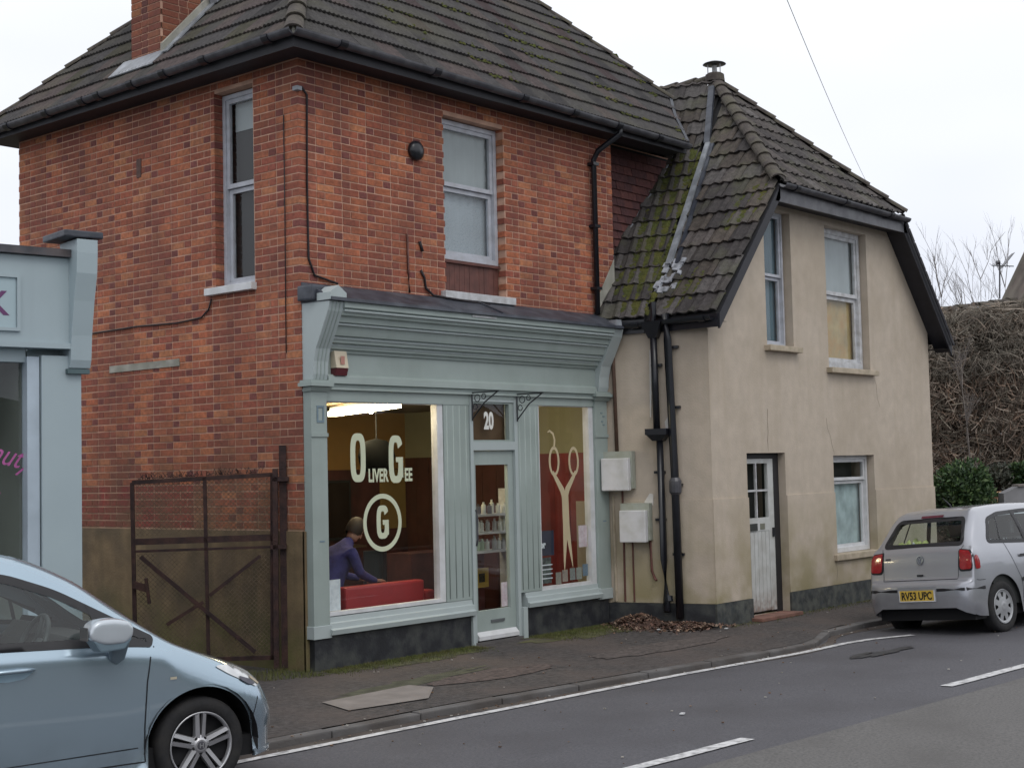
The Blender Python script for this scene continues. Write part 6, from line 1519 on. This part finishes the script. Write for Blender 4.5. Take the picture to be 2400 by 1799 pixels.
for s in (-1, 1):
    P_ = [(s * .57, .925), (s * .585, .945), (s * .74, .93), (s * .775, .88), (s * .78, .705), (s * .58, .70)]
    tl = patch(bvhS, 'tail_lamp', smooth_poly(P_, 4, .25), 'x', blkp, S2, .003, step=.02); patch(bvhS, 'lens', smooth_poly([(s * .59, .92), (s * .60, .93), (s * .73, .915), (s * .765, .87), (s * .772, .725), (s * .60, .72)], 4, .25), 'x', lens, tl, .011, step=.02)
    patch(bvhS, 'tail_lamp_side', smooth_poly([(.15, .722), (.235, .722), (.25, .80), (.23, .86), (.19, .875), (.155, .85)], 3, .25), 'y-' if s < 0 else 'y+', lens, tl, .009, step=.02)
    patch(bvhS, 'bumper_strip', [(s * .30, .50), (s * .70, .50), (s * .70, .532), (s * .30, .532)], 'x', blkp, S2, .006)
    ax = 'y-' if s < 0 else 'y+'
seam(bvhS, [(-.62, .98), (-.60, .94), (-.575, .86), (-.57, .66), (-.565, .625), (.565, .625), (.57, .66), (.575, .86), (.60, .94), (.62, .98)], 'x', gap, S2)
patch(bvhS, 'boot_handle', [(-.05, .665), (.05, .665), (.05, .685), (-.05, .685)], 'x', blkp, S2, .008)
patch(bvhS, 'model_badge', [(.46, .86), (.54, .86), (.54, .875), (.46, .875)], 'x', gap, S2, .004)
bd_ = patch(bvhS, 'badge', [(.052 * math.cos(a), .84 + .052 * math.sin(a)) for a in [R_(t) for t in range(0, 360, 15)]], 'x', mat('badge ground', (.13, .14, .17), .4), S2, .006)
patch(bvhS, 'badge_ring', [(.052 * math.cos(a), .84 + .052 * math.sin(a)) for a in [R_(t) for t in range(0, 360, 15)]], 'x', chrome, bd_, .010, inner=[(.044 * math.cos(a), .84 + .044 * math.sin(a)) for a in [R_(t) for t in range(0, 360, 15)]])
def bstroke(p): return seam(bvhS, p, 'x', chrome, bd_, .008, 'badge_letter')
bstroke([(.022, .878), (.0, .846), (-.022, .878)]); bstroke([(.040, .862), (.020, .806), (.0, .842), (-.020, .806), (-.040, .862)])
for o_ in list(bd_.children): o_.location.x -= .008
# plate
pt = patch(bvhS, 'plate_recess', [(-.30, .395), (.30, .395), (.30, .555), (-.30, .555)], 'x', sp, S2, .004)
mb = MB(); mb.box(-.012, .0, -.26, .26, .405, .518); npl = mb.build('number_plate', mat('yellow plate', (.62, .42, .07), .4, .1, 20), S2, local=True)
text('plate_text', 'RV53 UPC', -.0135, .235, .42, .082, blkp, npl, rot=Matrix.Rotation(-math.pi / 2, 4, 'Z') @ Matrix.Rotation(math.pi / 2, 4, 'X'), sx=.90, off=.003, local=True)
mb = MB(); mb.box(-.016, .0, -.27, .27, .395, .405); mb.box(-.016, 0, .26, .27, .405, .52); mb.box(-.016, 0, -.27, -.26, .405, .52); mb.build('plate_frame', M['white'], S2, local=True)
patch(bvhS, 'high_stop_lamp', [(-.17, 1.292), (.17, 1.292), (.17, 1.318), (-.17, 1.318)], 'x', mat('dark red lens', (.12, .03, .045), .2), S2, .012)
mb = MB(); mb.tube([(.85, .0, 1.40), (.84, 0, 1.43), (.70, 0, 1.52)], [.016, .01, .003], 6); mb.build('aerial', blkp, S2, local=True)
for s in (-1, 1): MB().box(2.30, 2.42, s * .80, s * .98, .93, 1.06).build('door_mirror', sp, S2, local=True, bevel=.03)
tub(S2, 3.74, (.63, 3.04), .29, .81)
for s in (-1, 1): MB().box(.5, 2.7, s * .75 - .02, s * .75 + .02, .3, .9).build('door_card', dashm, S2, local=True)
seat(S2, 1.75, -.36, seatm); seat(S2, 1.75, .36, seatm); mb = MB(); mb.prism([(.62, -.6, .45), (.72, -.6, .45), (.60, -.6, .93), (.52, -.6, .93)], (0, 1.2, 0)); mb.build('rear_bench', seatm, S2, local=True)
mb = MB(); mb.prism([(2.45, -.7, .6), (2.42, -.7, .86), (2.75, -.7, .92), (2.8, -.7, .6)], (0, 1.4, 0)); mb.build('dashboard', dashm, S2, local=True)
MB().box(.22, .52, -.6, .6, .90, .92).build('parcel_shelf', dashm, S2, local=True)
yv = mat('yellow green cloth', (.55, .60, .22), .8, .3, 20)
vest = thing('hi_vis_vest', 'crumpled yellow green vest lying behind the rear window of the silver car', 'vest', tuple(MS @ Vector((.35, .3, .92))))
rv = random.Random(8)
for k in range(16):
    a = MS @ Vector((.30 + rv.uniform(0, .2), .12 + rv.uniform(0, .38), .935)); mb = MB(); s = rv.uniform(.03, .07)
    mb.tube([a, a + Vector((rv.uniform(-.05, .05), rv.uniform(-.08, .08), rv.uniform(.02, .09))), a + Vector((rv.uniform(-.08, .08), rv.uniform(-.12, .12), .0))], [s * .6, s, s * .4], 7); mb.build('fold', yv if k % 4 else M['white'], vest, smooth=True)
for (x, s) in ((.63, -1), (.63, 1), (3.04, -1), (3.04, 1)): wheel(S2, x, s, .285, .283, .79, .16, .185, 'cap')
# ------------------------------------------------------------------ things beyond the cottage
def at(px_, py_, depth):
    v = Vector(((px_ - 1200) / 3349.6, (py_ - 899.5) / 3349.6, 1)) * depth
    return CAM + Vector((RC[0][0] * v.x + RC[1][0] * v.y + RC[2][0] * v.z, RC[0][1] * v.x + RC[1][1] * v.y + RC[2][1] * v.z, RC[0][2] * v.x + RC[1][2] * v.y + RC[2][2] * v.z))
# distant house: brown mossy tiled roof and a gabled wing
fr = mat('far mossy roof', (.125, .10, .085), .95, .35, 3, bump=.6, bscale=18, dirt=(.16, .155, .12), dscale=1.6, damt=.6)
DH = thing('distant_house', 'low house with a wide brown mossy tiled roof behind the bare hedge', 'house', (25, 4, 0))
P0, P1 = at(2120, 745, 29.5), at(2440, 702, 31); rd = (P1 - P0).normalized(); dn = Vector((rd.y, -rd.x, 0)).normalized()
dn = dn if dn.dot(CAM - P0) > 0 else -dn
mb = MB(); mb.quad(P0, P1, P1 + dn * 3.4 - Vector((0, 0, 3.0)), P0 + dn * 3.4 - Vector((0, 0, 3.0))); mb.quad(P0, P1, P1 - dn * 3.4 - Vector((0, 0, 3.0)), P0 - dn * 3.4 - Vector((0, 0, 3.0))); rf = mb.build('roof', fr, DH)
frt = [(.12, .095, .08), (.14, .12, .10), (.10, .085, .07), (.15, .14, .11)]
mb = MB(); nrow = 20; vdir = (dn * 3.4 - Vector((0, 0, 3.0))) / nrow; nrmv = rd.cross(vdir).normalized(); nrmv = nrmv if nrmv.z > 0 else -nrmv
for j in range(nrow):
    n = 44
    for i in range(n):
        a = P0 + rd * ((P1 - P0).length * (i + (j % 2) * .5) / n) + vdir * j; mb.tint = tf(rnd.choice(frt), .6, 1.4, rnd); w = rd * ((P1 - P0).length / n * .95)
        mb.obox(a + nrmv * .01, w, vdir * 1.02 + nrmv * .035, nrmv * .015)
o = mb.build('tiling', mat('far tile', (.12, .1, .08), .95, .3, 6, tint=True, dirt=(.15, .15, .11), dscale=2, damt=.6), rf, tint=True, recalc=False); o['kind'] = 'stuff'
halfpipe(rf, P0 + Vector((0, 0, .02)), P1 + Vector((0, 0, .02)), .12, M['rtile'], seg=.45)
mb = MB(); q0, q1 = P0 + dn * 3.1 - Vector((0, 0, 2.8)), P1 + dn * 3.1 - Vector((0, 0, 2.8)); mb.prism([(q0.x, q0.y, 0), (q1.x, q1.y, 0), (q1.x, q1.y, q1.z), (q0.x, q0.y, q0.z)], -dn * .3); mb.build('wall', M['mortar'], DH)
# taller gabled wing on the right
g0 = at(2390, 735, 30.5); g1 = at(2470, 560, 30.5); rgt = Vector((RC[0][0], RC[0][1], 0)).normalized(); bk_ = Vector((RC[2][0], RC[2][1], 0)).normalized()
mb = MB(); apex = g1; half = (g1 - g0).dot(rgt); e_r = g0 + rgt * 2 * half
mb.prism([(g0.x, g0.y, 0), (e_r.x, e_r.y, 0), (e_r.x, e_r.y, g0.z), tuple(apex), (g0.x, g0.y, g0.z)], bk_ * 1.2); mb.build('gable_wing', mat('brown brick gable', (.14, .09, .075), .95, .3, 4, bump=.5, bscale=14, dirt=(.10, .085, .06), dscale=2, damt=.6), DH)
mb = MB(); mb.obox(g0 - bk_ * .2 - Vector((0, 0, .15)) - rgt * .1, (apex - g0) + rgt * .1 + Vector((0, 0, .15)), bk_ * 1.5, (-.08 * rgt.x, -.08 * rgt.y, .12)); mb.build('wing_roof', fr, DH)
# bare hedge of climbing stems in front of the far house
hedge_m = mat('bare stems', (.13, .095, .075), .95, .5, 2.5, tint=True); rh = random.Random(21)
def twigs(n, x0, x1, zt0, zt1, dep, spread, cols, name, label, cat, base=.2, seed=1, thick=.012, group=None):
    r = random.Random(seed); mb = MB()
    for k in range(n):
        px_ = r.uniform(x0, x1); d_ = dep + r.uniform(-spread, spread); z0 = base + r.random() * (zt1 * .75); P = at(px_, 1100, d_); P.z = z0
        zt = z0 + r.uniform(.3, 1.3) * (zt0 if r.random() < .5 else zt1) * .35; zt = min(zt, zt1 + r.uniform(-.2, .25)); mb.tint = tf(r.choice(cols), .55, 1.5, r)
        pts = [P]; q_ = P.copy(); dirx, diry = r.uniform(-.35, .35), r.uniform(-.35, .35); seg = 3
        for s in range(seg): q_ = q_ + Vector((dirx + r.uniform(-.2, .2), diry + r.uniform(-.2, .2), 1)) * ((zt - z0) / seg); pts.append(q_.copy())
        mb.tube(pts, [thick, thick * .8, thick * .55, thick * .25], 3, caps=False)
        if r.random() < .55:
            for s in range(3):
                a = pts[r.randrange(4)]; mb.tube([a, a + Vector((r.uniform(-.2, .2), r.uniform(-.2, .2), r.uniform(-.05, .25)))], [thick * .5, thick * .2], 3, caps=False)
    o = mb.build(name, hedge_m, None, tint=True, recalc=False); tag(o, label, cat, group); return o
cols = [(.15, .12, .09), (.12, .10, .08), (.19, .15, .11), (.14, .125, .10), (.17, .12, .08)]
cols = [(.25, .195, .16), (.20, .165, .135), (.32, .265, .22), (.24, .21, .17), (.28, .195, .145)]
def thicket(n, name, label, seed):
    r = random.Random(seed); mb = MB()
    for k in range(n):
        px_ = r.uniform(2140, 2540); t = (px_ - 2225) / 135; topp = at(px_, 742 - 18 * t, 26.0).z + .10 * math.sin(px_ * .09) * math.sin(px_ * .031)
        P = at(px_, 1100, 25.6 + r.uniform(-.5, 1.2)); P.z = topp * (1 - r.random() ** 1.15) ; mb.tint = tf(r.choice(cols), .45, 1.5, r)
        if P.z > topp * .72: mb.tint = tuple(a_ * .5 + b2 * .62 for a_, b2 in zip(mb.tint, (.22, .205, .175)))
        l = r.uniform(.12, .5); d_ = Vector((r.uniform(-1, 1), r.uniform(-1, 1), r.uniform(-.2, 1.3))).normalized(); th = r.uniform(.005, .012)
        q1 = P + d_ * l * .5 + Vector((r.uniform(-1, 1), r.uniform(-1, 1), r.uniform(-1, 1))) * .06; q2 = P + d_ * l
        if q2.z > topp + .04: q2.z = topp + r.uniform(-.05, .04)
        if q1.z > topp: q1.z = topp
        mb.tube([P, q1, q2], [th, th * .8, th * .35], 3, caps=False)
    o = mb.build(name, hedge_m, None, tint=True, recalc=False); tag(o, label, 'hedge'); return o
thicket(30000, 'bare_hedge', 'tall dense brown hedge of bare tangled twigs beyond the cottage', 2)
mb = MB(); a, b_ = at(2140, 1100, 24.2), at(2540, 1100, 24.2)
dkh = mat('hedge depth', (.05, .038, .03), 1, .5, 5)
rr2 = random.Random(4); mb = MB()
for k in range(9000):   # dead leaves caught between the stems
    P = at(rr2.uniform(2150, 2520), 1100, 25.7 + rr2.uniform(-.3, 1.4)); P.z = rr2.uniform(.1, 4.6); s = rr2.uniform(.02, .06); u_ = Vector((rr2.uniform(-1, 1), rr2.uniform(-1, 1), rr2.uniform(-1, 1))).normalized(); v_ = u_.cross(Vector((rr2.uniform(-1, 1), rr2.uniform(-1, 1), rr2.uniform(-1, 1)))).normalized()
    mb.tint = tf(rr2.choice([(.20, .14, .10), (.16, .115, .085), (.14, .125, .09), (.23, .17, .13)]), .4, 1.3, rr2); mb.quad(P - u_ * s - v_ * s * .5, P + u_ * s - v_ * s * .5, P + u_ * s + v_ * s * .5, P - u_ * s + v_ * s * .5)
o = mb.build('hedge_leaves', hedge_m, None, tint=True, recalc=False); o['kind'] = 'stuff'; o['label'] = 'dead brown leaves caught in the bare hedge'
def tree(name, label, base, h, seed, cat='tree', group=None, th=.05, spread=.35, lean=0):
    r = random.Random(seed); t = thing(name, label, cat, tuple(base), group=group); mt_ = mat('grey bark %d' % seed, (.16, .14, .13), .95, .3, 6)
    tr = MB(); cr_ = MB(); P = [Vector(base)]; q_ = Vector(base)
    for s in range(5): q_ = q_ + Vector((r.uniform(-.12, .12) + lean, r.uniform(-.12, .12), 1)) * h / 5; P.append(q_.copy())
    tr.tube(P, [th * (1 - .17 * i) for i in range(6)], 6); tr.build('trunk', mt_, t, smooth=True)
    def grow(p, d, l, r_, lev):
        e_ = p + d * l; m_ = p + d * l * .5 + Vector((r.uniform(-1, 1), r.uniform(-1, 1), 0)) * l * .06; cr_.tube([p, m_, e_], [r_, r_ * .75, r_ * .4], 3, caps=False)
        if lev:
            for k in range(4): grow(p + d * l * r.uniform(.3, 1), (d + Vector((r.uniform(-1, 1), r.uniform(-1, 1), r.uniform(-.1, .8))) * .55).normalized(), l * r.uniform(.4, .7), r_ * .5, lev - 1)
    for k in range(14):
        i = r.randrange(1, 6); grow(P[i], Vector((r.uniform(-1, 1) * spread, r.uniform(-1, 1) * spread, 1)).normalized(), h * r.uniform(.12, .26), th * .3, 2)
    cr_.build('crown', mt_, t, recalc=False); return t
for i, (px_, d_, h, lb, th) in enumerate(((2222, 36, 5.9, 'thin bare tree just right of the cottage roof edge, seen above the far roof', .045), (2290, 37, 6.3, 'bare wispy tree above the middle of the far brown roof', .04), (2335, 38, 6.6, 'bare tree left of the television aerial', .04), (2366, 38, 6.4, 'bare tree between the television aerial and the dark gable', .04))):
    P = at(px_, 1100, d_); P.z = .0; tree('bare_tree', lb, P, h, 30 + i, group='bare trees behind the far roof', th=th)
P = at(2285, 1100, 24.0); P.z = .1; tree('slender_tree', 'pale slender stem rising out of the dark green bush', P, 2.9, 77, th=.035, lean=-.06)
# tv aerial on its pole
P = at(2343, 700, 31.5); ta = thing('tv_aerial', 'television aerial with a tilted grid on a thin pole above the far roof', 'aerial', tuple(P)); top = at(2343, 612, 31.5)
MB().tube([P, top], .018, 6).build('mast', M['greygut'], ta); fwd = Vector((RC[2][0], RC[2][1], 0))
mb = MB(); a, b_ = at(2347, 630, 31.5), at(2374, 596, 31.5); mb.obox(a, b_ - a, fwd * .25, (.04, -.04, .05)); mb.build('reflector', M['greygut'], ta)
mb = MB(); mb.tube([at(2324, 622, 31.5), at(2376, 624, 31.5)], .012, 5)
for k in range(5): c = at(2325 + k * 9, 622, 31.5); mb.tube([c - fwd * .15 - Vector((0, 0, .06)), c + fwd * .15 + Vector((0, 0, .06))], .007, 4)
mb.build('boom', M['greygut'], ta); MB().tube([at(2336, 616, 31.5), at(2343, 614, 31.5)], .05, 6).build('clamp', M['greygut'], ta)
# green bushes, low brick wall, grey gatepost
lfm = mat('bush leaf', (.05, .085, .03), .6, .4, 6, tint=True)
def bush(label, c, rx, ry, rz, n, seed, col=((.035, .075, .025), (.05, .10, .03), (.025, .055, .022), (.08, .13, .04)), name='green_bush'):
    r = random.Random(seed); t = thing(name, label, 'bush', (c.x, c.y, 0)); mb = MB(); st_ = MB(); lob = [(Vector((r.uniform(-.5, .5) * rx, r.uniform(-.5, .5) * ry, r.uniform(-.2, .5) * rz)), r.uniform(.45, .8)) for _ in range(9)]
    for k in range(n):
        lb_, lr = r.choice(lob); d_ = Vector((r.gauss(0, 1), r.gauss(0, 1), r.gauss(0, 1))).normalized() * (r.random() ** .35)
        P = c + lb_ + Vector((d_.x * rx * lr, d_.y * ry * lr, d_.z * rz * lr)); 
        if P.z < .02: continue
        s = r.uniform(.018, .04); u_ = (d_ + Vector((r.uniform(-1, 1), r.uniform(-1, 1), r.uniform(-.3, 1)))).normalized(); v_ = u_.cross(Vector((r.uniform(-1, 1), r.uniform(-1, 1), r.uniform(-1, 1)))).normalized()
        mb.tint = tf(r.choice(col), .7, 1.3, r); mb.face([mb.vert(P - u_ * s * 1.3), mb.vert(P + v_ * s * .6), mb.vert(P + u_ * s * 1.3), mb.vert(P - v_ * s * .6)])
    mb.build('foliage', lfm, t, tint=True, recalc=False)
    for k in range(14): a = Vector((c.x + r.uniform(-.2, .2) * rx, c.y + r.uniform(-.2, .2) * ry, 0)); b_ = c + Vector((r.uniform(-.7, .7) * rx, r.uniform(-.7, .7) * ry, r.uniform(-.3, .6) * rz)); st_.tube([a, (a + b_) / 2 + Vector((.05, 0, .1)), b_], [.02, .014, .006], 4)
    st_.build('stems', M['rust'], t)
c = at(2258, 1165, 22.6); bush('dark green evergreen bush between the cottage and the low brick wall', c, .50, .5, .52, 10000, 5)
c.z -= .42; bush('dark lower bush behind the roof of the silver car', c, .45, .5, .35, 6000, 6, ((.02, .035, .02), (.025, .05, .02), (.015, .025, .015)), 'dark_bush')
c = at(2395, 1120, 24); bush('green bush above the grey gatepost at the right edge', c, .30, .4, .30, 4000, 9)
c = at(2325, 1125, 24); bush('dull grey green bush above the orange coping', c, .35, .4, .28, 2600, 10, ((.06, .07, .05), (.05, .055, .04), (.09, .09, .07)))
a, b_ = at(2292, 1160, 23.2), at(2362, 1160, 23.2); d_ = b_ - a; d_.z = 0; d_.normalize(); fw = Vector((-d_.y, d_.x, 0)); topz = at(2320, 1152, 23.2).z
lw = thing('low_brick_wall', 'low orange brick garden wall with a pale coping beyond the silver car', 'wall', (a.x, a.y, 0)); LW = (b_ - a).to_2d().length + .1
o = MB().obox((a.x, a.y, 0), d_ * LW, fw * .2, (0, 0, topz - .07)).build('wall', M['mortar'], lw)
for r_i in range(5):
    for k in range(3):
        mb = MB(); mb.tint = (.30, .13, .05); mb.obox(Vector((a.x, a.y, topz - .14 - r_i * .075)) + d_ * (k * .225 - (r_i % 2) * .1 + .1) - fw * .006, d_ * .2, fw * .05, (0, 0, .06)); mb.build('brick', M['brick'], lw, tint=True)
MB().obox((a.x, a.y, topz - .068) - fw * .04 if False else Vector((a.x, a.y, topz - .068)) - fw * .04, d_ * LW, fw * .28, (0, 0, .065)).build('coping', mat('orange coping', (.50, .30, .16), .8, .1, 9), lw, bevel=.01)
a = at(2352, 1145, 22); topz = a.z + .03; gp_ = thing('grey_garden_wall', 'grey rendered garden wall with a pale stone top at the right edge', 'wall', (a.x, a.y, 0)); gm = mat('grey render', (.22, .22, .23), .9, .15, 4)
MB().prism([(a.x, a.y, 0), (a.x + d_.x * 2.5, a.y + d_.y * 2.5, 0), (a.x + d_.x * 2.5, a.y + d_.y * 2.5, topz + .05), (a.x + d_.x * .22, a.y + d_.y * .22, topz), (a.x, a.y, topz - .10)], fw * .25).build('wall', gm, gp_)
MB().obox(Vector((a.x, a.y, topz)) + d_ * .22 - fw * .03, d_ * 2.2 + Vector((0, 0, .05)), fw * .3, (0, 0, .03)).build('coping', M['concrete'], gp_)
# overhead wire
A, B2 = at(1843, -40, 15), at(2112, 560, 75); w_ = []
for k in range(21): t = k / 20; p = A.lerp(B2, t * t * .5 + t * .5); w_.append(p - Vector((0, 0, .5 * math.sin(math.pi * t))))
A, B2 = at(1820, -60, 15), at(2090, 520, 60)
w_ = [A.lerp(B2, t / 20) - Vector((0, 0, 1.6 * (t / 20) * (1 - t / 20))) for t in range(21)]
ow = MB().tube(w_, .0045, 5).build('overhead_wire', mat('pale grey wire', (.42, .44, .46), .6), None); tag(ow, 'thin grey overhead wire slanting across the sky above the cottage', 'wire')
# ------------------------------------------------------------------ small ground things
mb = MB(); r3 = random.Random(17)
def blades(n, fx, size=(.012, .035)):
    for k in range(n):
        x, y, z = fx(); h = r3.uniform(*size); a = r3.uniform(0, 6.28); w = .003; dx, dy = math.cos(a) * w, math.sin(a) * w; l = (r3.uniform(-.6, .6) * h, r3.uniform(-.6, .6) * h)
        mb.face([mb.vert((x - dx, y - dy, z)), mb.vert((x + dx, y + dy, z)), mb.vert((x + l[0], y + l[1], z + h))])
def fa():
    x = r3.uniform(.05, 2.2); y = -.13 - abs(r3.gauss(0, .13)); return x, y, pz(x, y)
def fb():
    x = r3.uniform(3.1, 4.6); y = -.12 - abs(r3.gauss(0, .22)); return x, y, pz(x, y)
def fc():
    x = r3.uniform(-1.2, -.05); y = r3.uniform(.0, .6) - (x + 1) * .4; return x, y, pz(x, y)
def fd():
    x = r3.uniform(5.1, 11); y = -1.38 - abs(r3.gauss(0, .08)); return x, y, pz(x, y)
blades(5200, fa); blades(5200, fb); blades(1600, fc, (.02, .07)); blades(1600, fd, (.01, .03))
o = mb.build('grass', M['grass'], None, recalc=False); o['kind'] = 'stuff'; o['label'] = 'short grass and moss growing along the foot of the shopfront'
blotch('moss_patch', (1.1, -.30), 1.15, .17, -.05, mat('mossy tarmac', (.075, .078, .032), .95, .4, 6, bump=.6, bscale=60, dirt=(.06, .055, .045), dscale=4, damt=.8), pz, seed=21, jag=.35, dz=.004)
blotch('moss_patch', (3.75, -.42), .85, .27, -.08, mat('mossy tarmac b', (.085, .085, .035), .95, .4, 6, bump=.6, bscale=60, dirt=(.065, .055, .045), dscale=4, damt=.8), pz, seed=22, jag=.35, dz=.004)
blotch('moss_patch', (.2, -1.25), .9, .15, .1, mat('green tarmac', (.07, .07, .045), .95, .4, 6, bump=.6, bscale=60), pz, seed=24, jag=.4, dz=.003)
mb = MB()
for k in range(4200):
    t = r3.random()
    if t < .62: x = r3.gauss(4.72, .22); y = r3.gauss(-.58, .18); hh_ = max(0, .135 * math.exp(-((x - 4.72) / .28) ** 2 - ((y + .5) / .24) ** 2))
    else: x = r3.gauss(4.95, .25); y = r3.gauss(-1.05, .16) ; hh_ = .06 * math.exp(-((x - 4.85) / .3) ** 2)
    wx = 5.02 - max(0, (y + 1.33)) * .268
    if x > wx - .04 and y > -1.34: x = wx - .04 - r3.random() * .3
    if y > -.15: y = -.15 - r3.random() * .2
    z = pz(x, y) + hh_ * r3.uniform(.6, 1.02) + .004; s = r3.uniform(.016, .034)
    u_ = Vector((r3.uniform(-1, 1), r3.uniform(-1, 1), r3.uniform(-.5, .5))).normalized(); v_ = u_.cross(Vector((r3.uniform(-.5, .5), r3.uniform(-.5, .5), 1))).normalized(); P = Vector((x, y, z)); n_ = u_.cross(v_)
    mb.tint = tf(r3.choice([(.14, .075, .055), (.10, .06, .045), (.19, .115, .075), (.07, .045, .038), (.16, .095, .075), (.28, .20, .15)]), .5, 1.4, r3)
    a0, a1, a2, a3 = P - u_ * s, P - v_ * s * .6 + n_ * s * .15, P + u_ * s, P + v_ * s * .6 + n_ * s * .15
    i = [mb.vert(q_) for q_ in (a0, a1, a2, a3)]; mb.face((i[0], i[1], i[2])); mb.face((i[0], i[2], i[3]))
o = mb.build('leaf_pile', M['leaf'], None, tint=True, recalc=False); o['kind'] = 'stuff'; o['label'] = 'drift of dead brown leaves in the corner between shopfront and cottage'
mb = MB(); n = 18; ce = mb.vert((4.68, -.52, .085)); rg = []
for (r_, z) in ((.16, .06), (.30, .015), (.42, -.05)): rg.append([mb.vert((4.68 + r_ * math.cos(2 * math.pi * k / n) * 1.0, -.56 + r_ * math.sin(2 * math.pi * k / n) * .9, z)) for k in range(n)])
for k in range(n):
    mb.face((ce, rg[0][k], rg[0][(k + 1) % n]))
    for a in (0, 1): mb.face((rg[a][k], rg[a][(k + 1) % n], rg[a + 1][(k + 1) % n], rg[a + 1][k]))
o = mb.build('leaf_mould', mat('leaf mould', (.07, .04, .03), 1, .4, 20, bump=1, bscale=50), None); o['kind'] = 'stuff'
# a few odd scraps
mb = MB()
for k in range(260):
    x = r3.uniform(-2.5, 9); y = ky(x) + r3.choice([r3.uniform(-.12, .02), r3.uniform(-.1, 2.0), r3.uniform(-2.6, -.1)]); z = (roadz(x, y) + .006) if y < ky(x) else pz(x, y) + .006; s = r3.uniform(.006, .018)
    mb.tint = r3.choice([(.22, .16, .12), (.30, .28, .25), (.10, .06, .04), (.16, .09, .05), (.4, .38, .35)]); mb.obox((x, y, z), (s, s * .4, 0), (-s * .3, s, 0), (0, 0, s * .4))
o = mb.build('road_grit', M['leaf'], None, tint=True, recalc=False); o['kind'] = 'stuff'; o['label'] = 'grit and leaf scraps scattered along the gutter'
for (x, y, lb) in ((4.42, -.95, 'small white scrap of litter in front of the leaf drift'), (4.93, -1.52, 'small pale scrap of litter at the cottage corner'), (.15, -4.1, 'small white scrap lying in the middle of the road')):
    z = roadz(x, y) if y < ky(x) else pz(x, y); o = MB().obox((x, y, z + .006), (.045, .01, 0), (-.01, .03, 0), (0, 0, .012)).build('litter', M['white'], None, bevel=.003); tag(o, lb, 'litter')

# unseen hedge added behind the camera so glass and paint reflect something dark
mb = MB(); rq = random.Random(41); ids = []
for i in range(81):
    x = -45 + i * 1.25; row = []
    for j, (dy, z) in enumerate(((0, -.3), (.1, 1.2), (.25, 2.6), (.9, 3.5), (1.8, 3.6), (2.6, 2.5), (2.8, -.3))):
        row.append(mb.vert((x, -17.5 - .06 * x - dy + rq.uniform(-.25, .25), z + (rq.uniform(-.4, .5) if 0 < j < 6 else 0))))
    ids.append(row)
for i in range(80):
    for j in range(6): mb.face((ids[i][j], ids[i][j + 1], ids[i + 1][j + 1], ids[i + 1][j]))
o = mb.build('added_reflection_hedge', mat('reflected hedge', (.05, .06, .03), .95, .5, 3, bump=1, bscale=9), None); o['kind'] = 'stuff'; o['label'] = 'reflected hedge added unseen behind the camera, dark for glass and paint to reflect'
